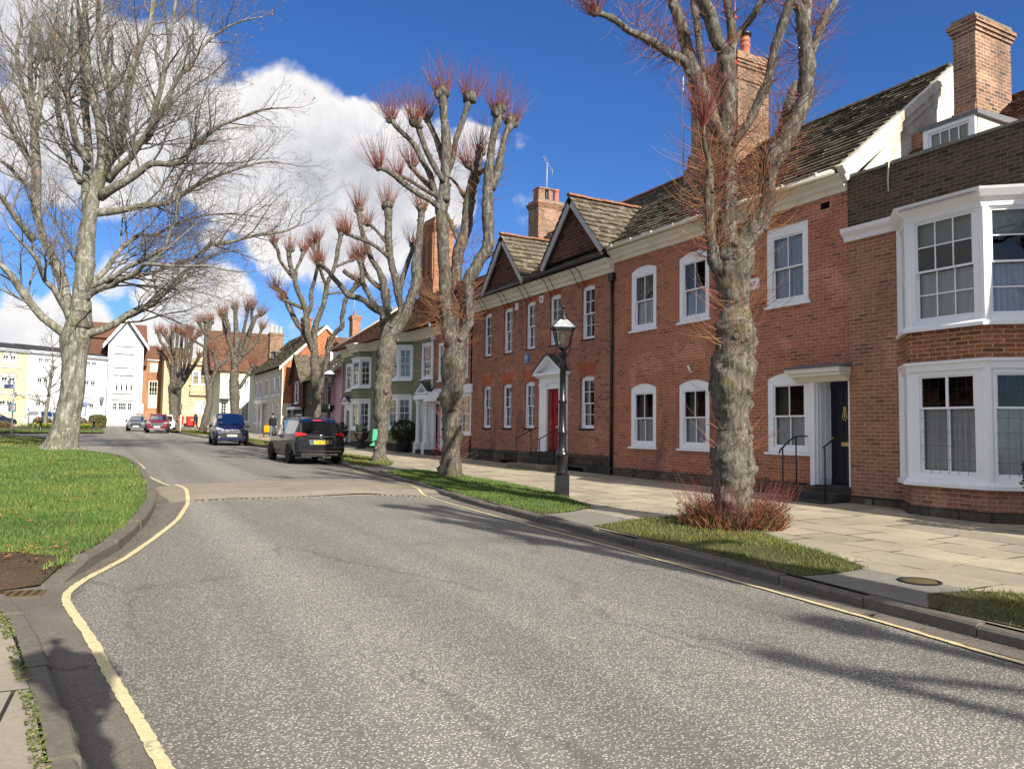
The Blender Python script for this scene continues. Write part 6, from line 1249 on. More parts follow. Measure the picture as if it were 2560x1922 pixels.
# ---- the other side of the street, outside the frame: it stands in the window reflections
HO = thing('brick_terrace', 'brick terrace across the road on the left, outside the frame', 'house', (-27, 18, 0), R(90))
mb = MB(); wall(mb, 0, 62, -1, 6.8, 0, [(2 + i * 3.1, 3.2 + i * 3.1, z, z + 1.7, 0) for i in range(19) for z in (1.2, 4.2)], 0.3); shell(mb, 0, 62, 8, -1, 6.8); mb.build('wall', 'red_brick_plum', HO)
mb = MB(); mb.prism([(-0.3, -0.4, 6.8), (-0.3, 4, 9.3), (-0.3, 8.4, 6.8)], (62.6, 0, 0)); mb.build('roof', 'stone_slate', HO)
TREES={}
TREES['A']=((8.43, 8.54),[(0,[(-0.02,0,0.17,0.322),(-0.03,0,0.43,0.28),(-0.03,0,0.72,0.273),(-0.02,0,0.92,0.295),(-0.01,0,1.29,0.31),(-0.01,0,1.58,0.267),(-0.01,0,1.86,0.238),(-0.04,0,2.21,0.282),(-0.01,0,2.56,0.312),(0.03,0,2.88,0.276),(0.04,0,3.2,0.277),(0.02,0,3.53,0.219),(0.01,0,3.82,0.226),(0.01,0,4.06,0.263),(0.03,0,4.27,0.278)]),
(1,[(-0.16,-0.05,4.05,0.116),(-0.3,-0.11,4.15,0.101),(-0.37,-0.18,4.43,0.079),(-0.42,-0.24,4.76,0.072),(-0.45,-0.31,5.18,0.072),(-0.45,-0.37,5.54,0.05),(-0.54,-0.44,5.83,0.031),(-0.57,-0.5,6.13,0.023)]),
(0,[(-0,0,4.21,0.249),(-0.1,0.02,4.69,0.154),(-0.06,0.03,5.03,0.124),(-0.02,0.05,5.49,0.111),(-0.03,0.07,5.83,0.117),(-0.08,0.08,6.11,0.145),(-0.08,0.1,6.3,0.134)]),
(0,[(-0.09,0.1,6.16,0.112),(-0.26,0.14,6.47,0.099),(-0.34,0.17,6.79,0.099),(-0.47,0.21,7.1,0.113),(-0.57,0.25,7.35,0.114),(-0.63,0.28,7.63,0.101),(-0.67,0.32,7.88,0.087),(-0.73,0.35,8.16,0.088),(-0.84,0.39,8.49,0.083),(-0.89,0.43,8.73,0.077),(-0.93,0.46,8.97,0.072),(-0.97,0.5,9.23,0.065)]),
(1,[(-0.55,0.3,7.31,0.08),(-0.72,0.19,7.44,0.07),(-0.95,0.08,7.49,0.063),(-1.22,-0.04,7.59,0.062),(-1.44,-0.15,7.65,0.055),(-1.65,-0.26,7.67,0.05),(-1.87,-0.37,7.77,0.05),(-2.05,-0.49,7.78,0.043),(-2.2,-0.6,7.75,0.047)]),
(1,[(-0.35,0.4,7.22,0.055),(-0.34,0.48,7.45,0.053),(-0.37,0.57,7.85,0.054),(-0.38,0.65,8.21,0.059),(-0.41,0.73,8.6,0.055),(-0.42,0.82,8.94,0.053),(-0.44,0.9,9.39,0.048)]),
(0,[(-0.07,0.1,6.23,0.134),(-0.05,0.1,6.41,0.125),(-0.04,0.1,6.64,0.126),(-0.02,0.1,6.99,0.119),(-0.05,0.1,7.34,0.115),(-0.09,0.1,7.54,0.115)]),
(1,[(-0.09,0.1,7.5,0.107),(-0.18,0.03,7.6,0.096),(-0.29,-0.04,7.77,0.107),(-0.37,-0.11,7.98,0.106),(-0.48,-0.19,8.16,0.095),(-0.56,-0.26,8.35,0.088),(-0.62,-0.33,8.58,0.079),(-0.65,-0.4,8.8,0.065)]),
(1,[(-0.02,0.1,7.4,0.068),(0.03,0.13,7.58,0.063),(0.05,0.17,7.72,0.063),(0.05,0.2,7.97,0.068),(0.01,0.23,8.27,0.064),(-0.02,0.27,8.6,0.062),(-0.01,0.3,8.93,0.055)]),
(1,[(0.02,0.1,7.57,0.05),(0.09,0.18,7.73,0.045),(0.21,0.27,7.96,0.048),(0.37,0.35,8.17,0.052),(0.54,0.43,8.46,0.049),(0.65,0.52,8.71,0.047),(0.76,0.6,9.07,0.043)]),
(1,[(-0.01,0,6.01,0.066),(0.06,-0.04,6.11,0.057),(0.19,-0.08,6.3,0.062),(0.31,-0.12,6.53,0.066),(0.4,-0.17,6.74,0.068),(0.48,-0.21,6.94,0.068),(0.52,-0.25,7.19,0.068),(0.56,-0.29,7.42,0.065),(0.62,-0.33,7.62,0.067),(0.69,-0.38,7.87,0.067),(0.74,-0.42,8.05,0.065),(0.76,-0.46,8.25,0.06),(0.79,-0.5,8.53,0.052)]),
(0,[(-0,0,4.21,0.219),(0.14,-0.01,4.48,0.176),(0.28,-0.02,4.68,0.164),(0.46,-0.03,4.95,0.146),(0.51,-0.04,5.08,0.123),(0.54,-0.05,5.35,0.101),(0.54,-0.06,5.61,0.123),(0.6,-0.07,5.81,0.165),(0.73,-0.08,5.99,0.134),(0.82,-0.09,6.17,0.123),(0.95,-0.11,6.46,0.128),(1.06,-0.12,6.72,0.121),(1.08,-0.13,6.99,0.115),(1.1,-0.14,7.26,0.121),(1.06,-0.15,7.5,0.101),(1.04,-0.16,7.79,0.095),(1,-0.17,8.04,0.079),(0.91,-0.18,8.23,0.071),(0.85,-0.19,8.43,0.066),(0.81,-0.2,8.72,0.057)]),
(1,[(1.06,-0.15,7.8,0.077),(1.15,0,8.16,0.074),(1.23,0.15,8.48,0.07),(1.34,0.3,8.92,0.062)]),
(1,[(1.14,-0.1,7.37,0.066),(1.27,0.02,7.61,0.058),(1.41,0.13,7.95,0.063),(1.56,0.25,8.23,0.064),(1.72,0.37,8.47,0.058),(1.85,0.48,8.73,0.054),(1.99,0.6,9.07,0.047)]),
(0,[(0.81,0.2,6.21,0.09),(0.91,0.3,6.53,0.082),(1.03,0.4,6.91,0.071),(1.16,0.5,7.26,0.042)])])
TREES['B']=((8.56, 19.29),[(0,[(0.05,0,0.25,0.397),(0.03,0,0.43,0.334),(0.03,0,0.65,0.298),(0.03,0,1.01,0.262),(0.06,0,1.44,0.271),(0.03,0,1.8,0.245),(0.06,0,2.09,0.254),(0.02,0,2.45,0.327),(0.07,0,2.82,0.282),(0.08,0,3.25,0.337),(0.09,0,3.62,0.301),(0.1,0,3.99,0.273)]),
(1,[(0.08,0,3.91,0.219),(-0.07,0.01,4.28,0.204),(-0.1,0.01,4.65,0.205),(-0.18,0.02,5.01,0.201),(-0.2,0.03,5.38,0.182),(-0.22,0.03,5.99,0.164),(-0.28,0.04,6.57,0.164),(-0.31,0.04,7.15,0.164),(-0.36,0.05,7.66,0.157),(-0.33,0.06,8.01,0.192),(-0.28,0.06,8.36,0.15),(-0.27,0.07,8.72,0.131),(-0.26,0.08,9.27,0.144),(-0.26,0.08,9.82,0.135),(-0.34,0.09,10.38,0.101),(-0.37,0.09,10.81,0.12),(-0.44,0.1,11.15,0.155)]),
(1,[(-0.36,0,7.72,0.096),(-0.62,-0.15,7.92,0.072),(-0.94,-0.3,8.04,0.068),(-1.3,-0.45,8.26,0.075),(-1.53,-0.6,8.43,0.084),(-1.71,-0.75,8.53,0.065),(-1.98,-0.9,8.59,0.077)]),
(1,[(-0.42,0,8.03,0.076),(-0.55,-0.07,8.12,0.067),(-0.89,-0.15,8.28,0.053),(-1.3,-0.22,8.52,0.047),(-1.54,-0.3,8.55,0.076)]),
(1,[(-0.41,0,8.07,0.086),(-0.56,0.2,8.28,0.077),(-0.76,0.4,8.54,0.074),(-1.07,0.6,8.88,0.069),(-1.3,0.8,9.21,0.084)]),
(1,[(-0.45,0,8.14,0.096),(-0.57,0.06,8.32,0.086),(-0.72,0.11,8.8,0.081),(-0.95,0.17,9.21,0.073),(-1.14,0.23,9.59,0.074),(-1.36,0.29,9.85,0.068),(-1.65,0.34,10.14,0.068),(-1.87,0.4,10.44,0.09)]),
(1,[(-0.3,0,8.5,0.092),(-0.37,-0.08,8.62,0.086),(-0.56,-0.17,8.9,0.08),(-0.75,-0.25,9.26,0.08),(-0.88,-0.33,9.57,0.076),(-0.99,-0.42,9.89,0.079),(-1.07,-0.5,10.02,0.131)]),
(1,[(-0.27,0,8.97,0.092),(-0.36,0.14,9.21,0.087),(-0.48,0.28,9.62,0.088),(-0.62,0.42,9.99,0.074),(-0.78,0.56,10.36,0.069),(-0.88,0.7,10.6,0.084)]),
(1,[(-0.22,0,8.62,0.077),(-0.16,0.08,8.88,0.069),(-0.06,0.17,9.3,0.073),(0,0.25,9.81,0.074),(0.15,0.33,10.32,0.078),(0.29,0.42,10.84,0.088),(0.36,0.5,11.18,0.15)]),
(1,[(0.14,0.2,4.19,0.147),(0.14,0.25,4.76,0.144),(0.07,0.3,5.89,0.154),(0.13,0.35,6.65,0.165),(0.22,0.4,6.94,0.159),(0.33,0.45,7.38,0.16),(0.37,0.5,7.95,0.157),(0.44,0.55,8.49,0.149),(0.55,0.6,8.91,0.15),(0.62,0.65,9.37,0.123),(0.67,0.7,9.65,0.103)]),
(1,[(0.59,0.5,8.91,0.078),(0.46,0.35,9.02,0.082),(0.35,0.2,9.07,0.081)]),
(0,[(0.17,0.3,6.83,0.07),(0.04,0.4,7.09,0.054),(-0.13,0.5,7.51,0.051),(-0.26,0.6,7.82,0.039)]),
(0,[(0.37,0.5,8.03,0.055),(0.22,0.63,8.31,0.043),(-0.01,0.77,8.71,0.04),(-0.21,0.9,8.94,0.032)]),
(1,[(0.16,-0.05,3.98,0.2),(0.3,-0.06,4.2,0.149),(0.48,-0.08,4.53,0.113),(0.49,-0.09,4.82,0.12),(0.47,-0.11,5.08,0.113),(0.45,-0.12,5.74,0.17),(0.59,-0.14,5.96,0.17),(0.74,-0.15,6.27,0.147),(0.96,-0.17,6.61,0.174),(0.99,-0.18,6.99,0.155),(0.95,-0.2,7.49,0.163),(0.94,-0.21,7.94,0.148),(0.95,-0.23,8.36,0.144),(0.97,-0.24,8.82,0.117),(1.02,-0.26,9.32,0.106),(1.09,-0.27,9.78,0.099),(1.18,-0.29,10.16,0.114),(1.19,-0.3,10.45,0.148)]),
(1,[(1.05,-0.2,8.26,0.104),(1.14,-0.12,8.56,0.099),(1.23,-0.03,8.94,0.115),(1.3,0.05,9.44,0.085),(1.4,0.13,9.94,0.089),(1.52,0.22,10.2,0.117),(1.55,0.3,10.39,0.148)]),
(0,[(0.64,0.4,8.88,0.066),(0.91,0.15,8.96,0.062),(1.21,-0.1,8.93,0.057)])])
TREES['C']=((9.1, 26.68),[(0,[(-0,0,0.4,0.315),(0,0,0.59,0.248),(0.01,0,0.82,0.225),(0.02,0,1.16,0.206),(0.05,0,1.54,0.22),(0.06,0,1.85,0.226),(0.01,0,2.11,0.287),(0.02,0,2.5,0.291),(0.05,0,2.88,0.317),(0.04,0,3.34,0.292),(0.09,0,3.81,0.308),(0.14,0,4.23,0.327),(0.17,0,4.58,0.343),(0.15,0,4.81,0.289)]),
(1,[(0.17,0,4.79,0.232),(0.1,-0.05,5.11,0.213),(0.1,-0.11,5.47,0.181),(0.03,-0.16,5.83,0.185),(-0.35,-0.22,6.01,0.138),(-0.63,-0.27,6.23,0.106),(-0.94,-0.33,6.35,0.106),(-1.21,-0.38,6.41,0.11),(-1.48,-0.44,6.74,0.092),(-1.73,-0.49,7.01,0.092),(-1.93,-0.55,7.27,0.082),(-2.24,-0.6,7.51,0.087)]),
(0,[(-0.16,0,5.95,0.107),(-0.33,0.12,6.16,0.093),(-0.59,0.24,6.55,0.089),(-0.86,0.36,7,0.094),(-1.22,0.48,7.21,0.085),(-1.6,0.6,7.49,0.091)]),
(1,[(-0.8,0.2,6.92,0.085),(-0.86,0.2,7.39,0.075),(-0.92,0.2,7.8,0.099)]),
(1,[(0.1,0.1,5.08,0.168),(0.11,0.14,5.41,0.145),(0.09,0.18,6.08,0.145),(0.02,0.22,6.6,0.164),(-0.09,0.26,7.08,0.141),(-0.25,0.3,7.47,0.108),(-0.55,0.34,7.91,0.095),(-0.71,0.38,8.39,0.085),(-0.92,0.42,8.93,0.09),(-1.04,0.46,9.42,0.086),(-1.11,0.5,9.84,0.11)]),
(1,[(-0.04,0.3,6.71,0.099),(-0.46,0.5,7.03,0.085),(-0.79,0.7,7.4,0.077),(-1.04,0.9,7.98,0.063)]),
(1,[(0.37,0,5.26,0.209),(0.68,0.02,5.92,0.144),(0.57,0.04,6.34,0.14),(0.46,0.07,6.91,0.14),(0.3,0.09,7.48,0.122),(0.17,0.11,8.05,0.129),(0.11,0.13,8.63,0.129),(0.09,0.16,9.21,0.13),(0.07,0.18,9.69,0.142),(0.04,0.2,9.91,0.17)]),
(1,[(0.18,0.1,7.86,0.08),(-0.2,-0.1,8.19,0.07),(-0.63,-0.3,8.42,0.074),(-0.96,-0.5,8.48,0.069),(-1.22,-0.7,8.58,0.082)]),
(1,[(0.07,0.1,8.43,0.066),(-0.28,0.3,8.86,0.057),(-0.61,0.5,9.2,0.067),(-0.8,0.7,9.31,0.086)]),
(1,[(0.19,0,4.79,0.278),(0.6,-0.03,5.4,0.204),(0.83,-0.07,5.77,0.181),(1.01,-0.1,6.37,0.176),(1.19,-0.13,6.93,0.186),(1.18,-0.17,7.53,0.174),(1.24,-0.2,8.09,0.13),(1.3,-0.23,8.65,0.116),(1.34,-0.27,9.2,0.116),(1.36,-0.3,9.64,0.139)]),
(1,[(0.56,0.1,6.54,0.103),(0.6,0.2,6.94,0.094),(0.74,0.3,7.53,0.09),(0.95,0.4,8.23,0.085),(0.99,0.5,8.47,0.1)])])
TREES['D']=((9.2, 36.3),[(0,[(0.04,0,1.42,0.273),(0.02,0,1.82,0.215),(0.01,0,2.37,0.222),(-0.01,0,2.91,0.237),(-0.01,0,3.46,0.255),(-0.04,0,4.01,0.237),(-0.11,0,4.56,0.219),(-0.14,0,5.07,0.183)]),
(1,[(-0.14,0,5.03,0.174),(-0.19,0.03,5.66,0.15),(-0.18,0.05,6.33,0.152),(-0.02,0.08,6.95,0.128),(0.14,0.11,7.38,0.122),(0.24,0.14,7.88,0.116),(0.31,0.16,8.51,0.11),(0.56,0.19,9.13,0.098),(0.72,0.22,9.76,0.098),(0.76,0.25,10.33,0.108),(0.87,0.27,10.77,0.108),(0.88,0.3,11.12,0.129)]),
(0,[(0.25,0.1,8,0.067),(0.74,0.35,8.14,0.055),(1.14,0.6,8.16,0.046)]),
(1,[(0.27,0.1,8.49,0.079),(0.15,-0.2,8.86,0.076),(0.1,-0.5,9.26,0.102)]),
(1,[(0.65,0.2,9.35,0.067),(1.1,0.5,9.64,0.062),(1.34,0.8,9.84,0.081)]),
(1,[(-0.21,0,5.36,0.146),(-0.48,-0.04,6.01,0.157),(-0.54,-0.09,6.49,0.145),(-0.57,-0.13,7.03,0.127),(-0.76,-0.18,7.63,0.121),(-0.98,-0.22,8.11,0.121),(-1.13,-0.27,8.59,0.115),(-1.32,-0.31,9.25,0.115),(-1.41,-0.36,9.72,0.115),(-1.38,-0.4,10.05,0.139)]),
(1,[(-0.52,-0.1,6.98,0.097),(-0.38,-0.01,7.48,0.091),(-0.42,0.07,8.05,0.091),(-0.3,0.16,8.68,0.086),(-0.22,0.24,9.26,0.086),(-0.16,0.33,9.68,0.111),(-0.41,0.41,10.17,0.08),(-0.57,0.5,10.51,0.105)]),
(1,[(-0.15,0.3,9.58,0.074),(-0.21,0.35,10.15,0.074),(-0.27,0.4,10.7,0.105)]),
(1,[(-0.77,-0.1,7.28,0.079),(-1.19,-0.35,7.47,0.075),(-1.57,-0.6,7.62,0.084)]),
(1,[(-1.12,-0.2,8.54,0.085),(-1.13,0,9.19,0.079),(-0.99,0.2,9.73,0.08),(-0.92,0.4,10.19,0.105)]),
(1,[(-1.24,-0.2,8.72,0.079),(-1.78,-0.4,9.46,0.078),(-1.86,-0.6,9.9,0.084),(-2,-0.8,10.25,0.108)]),
(1,[(-0.27,0.1,5.3,0.128),(-0.76,0.2,6.22,0.14),(-1.1,0.3,6.6,0.128),(-1.39,0.4,7.1,0.129),(-1.65,0.5,7.55,0.129),(-1.92,0.6,8.12,0.111),(-2.33,0.7,8.37,0.099)]),
(1,[(0.15,0,3.28,0.128),(0.25,-0.04,3.83,0.109),(0.34,-0.08,4.19,0.102),(0.46,-0.12,4.92,0.109),(0.56,-0.17,5.47,0.109),(0.7,-0.21,5.9,0.109),(0.96,-0.25,6.23,0.109),(1.2,-0.29,6.43,0.113),(1.17,-0.33,6.84,0.102),(1.26,-0.38,7.26,0.102),(1.35,-0.42,7.68,0.108),(1.64,-0.46,8.1,0.108),(1.97,-0.5,8.47,0.132)])])
TREES['E']=((9.3, 60.5),[(0,[(0.03,0,1.84,0.379),(-0.03,0,2.47,0.341),(-0.07,0,3.3,0.335),(-0.13,0,4.24,0.38),(-0.19,0,4.88,0.323),(-0.19,0,5.7,0.317)]),
(1,[(-0.18,0,5.45,0.19),(0.17,0.1,4.57,0.146),(0.49,0.2,5.15,0.127),(0.82,0.3,5.74,0.121),(1.03,0.4,6.3,0.147)]),
(1,[(-0.18,0,5.58,0.285),(-0.19,0.03,6.47,0.241),(-0.15,0.07,7.43,0.223),(-0.16,0.1,8.39,0.207),(-0.23,0.13,9.04,0.185),(-0.31,0.17,10.01,0.16),(-0.37,0.2,10.65,0.176)]),
(1,[(-0.24,0,6.34,0.174),(-0.44,-0.1,7.6,0.159),(-0.68,-0.2,8.16,0.146),(-0.61,-0.3,8.97,0.146),(-0.78,-0.4,9.6,0.145),(-0.92,-0.5,10.06,0.164)]),
(1,[(-0.14,0,6.21,0.209),(0.21,0.1,6.99,0.191),(0.53,0.2,7.77,0.191),(0.72,0.3,8.69,0.179),(0.97,0.4,9.61,0.16),(1.12,0.5,10.01,0.145),(1.46,0.6,10.26,0.161)]),
(1,[(-0.01,0,6.98,0.14),(0.26,-0.1,7.61,0.127),(0.5,-0.2,9,0.12),(0.69,-0.3,9.89,0.114),(0.78,-0.4,10.51,0.133)]),
(1,[(-0.48,0,7.55,0.127),(-1.14,0.27,9.04,0.115),(-1.39,0.53,9.72,0.109),(-1.63,0.8,10.15,0.129)]),
(1,[(0.69,0.2,8.48,0.128),(1.03,-0.13,9.34,0.108),(1.12,-0.47,10.12,0.107),(1.28,-0.8,10.58,0.126)]),
(1,[(0.24,0,6.98,0.127),(0.89,0.1,7.45,0.102),(1.46,0.2,8.43,0.102),(1.66,0.3,9.09,0.115)])])
TREES['F']=((9.1, 76.1),[(0,[(-0.24,0,1,0.409),(-0.17,0,1.63,0.343),(0.03,0,2.49,0.312),(0.26,0,3.66,0.297),(0.26,0,4.6,0.321),(0.2,0,5.31,0.313)]),
(1,[(0.16,0,5.23,0.235),(-0.04,0.03,6.17,0.219),(-0.27,0.07,7.58,0.196),(-0.34,0.1,8.69,0.197),(-0.3,0.13,9.72,0.181),(-0.31,0.17,10.76,0.213),(-0.39,0.2,11.48,0.26)]),
(1,[(0.31,0,5.31,0.215),(0.77,-0.1,6.8,0.196),(0.95,-0.2,7.26,0.195),(0.72,-0.3,7.96,0.141),(0.57,-0.4,8.61,0.172)]),
(1,[(0.8,0,7.12,0.172),(1.42,0.17,7.62,0.142),(1.73,0.33,8.11,0.134),(1.74,0.5,8.44,0.158)]),
(1,[(-0.26,0.1,9.17,0.102),(-0.06,0.37,9.44,0.087),(0.29,0.63,9.95,0.079),(1.08,0.9,10.47,0.072)]),
(1,[(-0.3,0,9,0.133),(-0.73,-0.3,9.27,0.109),(-1.09,-0.6,9.55,0.132)]),
(1,[(-0.22,0,10.1,0.141),(-0.62,-0.15,10.79,0.133),(-0.81,-0.3,11.24,0.157)]),
(1,[(-0.22,0,10.1,0.141),(0.04,0.15,11,0.134),(0.08,0.3,11.5,0.158)])])
TREES['G']=((7.26, 83.9),[(0,[(0.01,0,1.09,0.571),(-0.1,0,1.59,0.457),(-0.2,0,2.1,0.423),(-0.3,0,3.36,0.423),(-0.35,0,4.64,0.475),(-0.39,0,5.65,0.509)]),
(1,[(-0.51,0,5.48,0.212),(-0.71,0.15,6.77,0.187),(-1.17,0.3,7.88,0.171),(-1.42,0.45,8.41,0.171),(-2.12,0.6,9.1,0.189)]),
(1,[(-0.43,0,5.65,0.233),(-0.52,-0.12,7.17,0.187),(-0.61,-0.24,8.44,0.17),(-1.19,-0.36,9.53,0.161),(-1.67,-0.48,10.1,0.144),(-1.89,-0.6,11.02,0.178)]),
(1,[(-0.35,0,5.65,0.233),(-0.36,0.07,7.19,0.179),(-0.54,0.15,8.9,0.17),(-1.32,0.22,10.36,0.154),(-1.72,0.3,10.92,0.18)]),
(1,[(-0.26,0,5.66,0.233),(-0.21,-0.07,7.18,0.17),(-0.17,-0.15,9.31,0.153),(-0.11,-0.22,10.58,0.144),(-0.01,-0.3,11.04,0.178)]),
(1,[(-0.18,0,5.66,0.233),(0.04,0.2,6.52,0.187),(0.03,0.4,8.94,0.162),(-0.03,0.6,10.42,0.146),(-0.06,0.8,11.1,0.189)]),
(1,[(-0.09,0,5.66,0.233),(0.26,-0.17,6.25,0.186),(0.74,-0.35,7.6,0.169),(0.92,-0.52,9.28,0.161),(1.02,-0.7,10.75,0.194)]),
(1,[(-0,0,5.57,0.255),(0.37,0.08,6.01,0.204),(0.88,0.16,7.39,0.179),(1.12,0.24,8.94,0.162),(1.21,0.32,10.23,0.154),(1.83,0.4,10.98,0.188)]),
(1,[(0.08,0,5.49,0.233),(0.51,-0.05,5.92,0.195),(1.33,-0.1,7.29,0.178),(1.83,-0.15,8.06,0.17),(2.2,-0.2,8.78,0.187)]),
(1,[(-0.7,0.2,8.05,0.145),(-1.01,0.2,9.33,0.128),(-0.97,0.2,10.36,0.154)]),
(1,[(0.63,0.2,8.75,0.145),(1.13,-0.1,10.1,0.128),(1.3,-0.4,11.17,0.17)]),
(1,[(-0.47,-0.2,8.87,0.127),(-0.56,-0.35,10.56,0.119),(-0.43,-0.5,11.14,0.152)])])
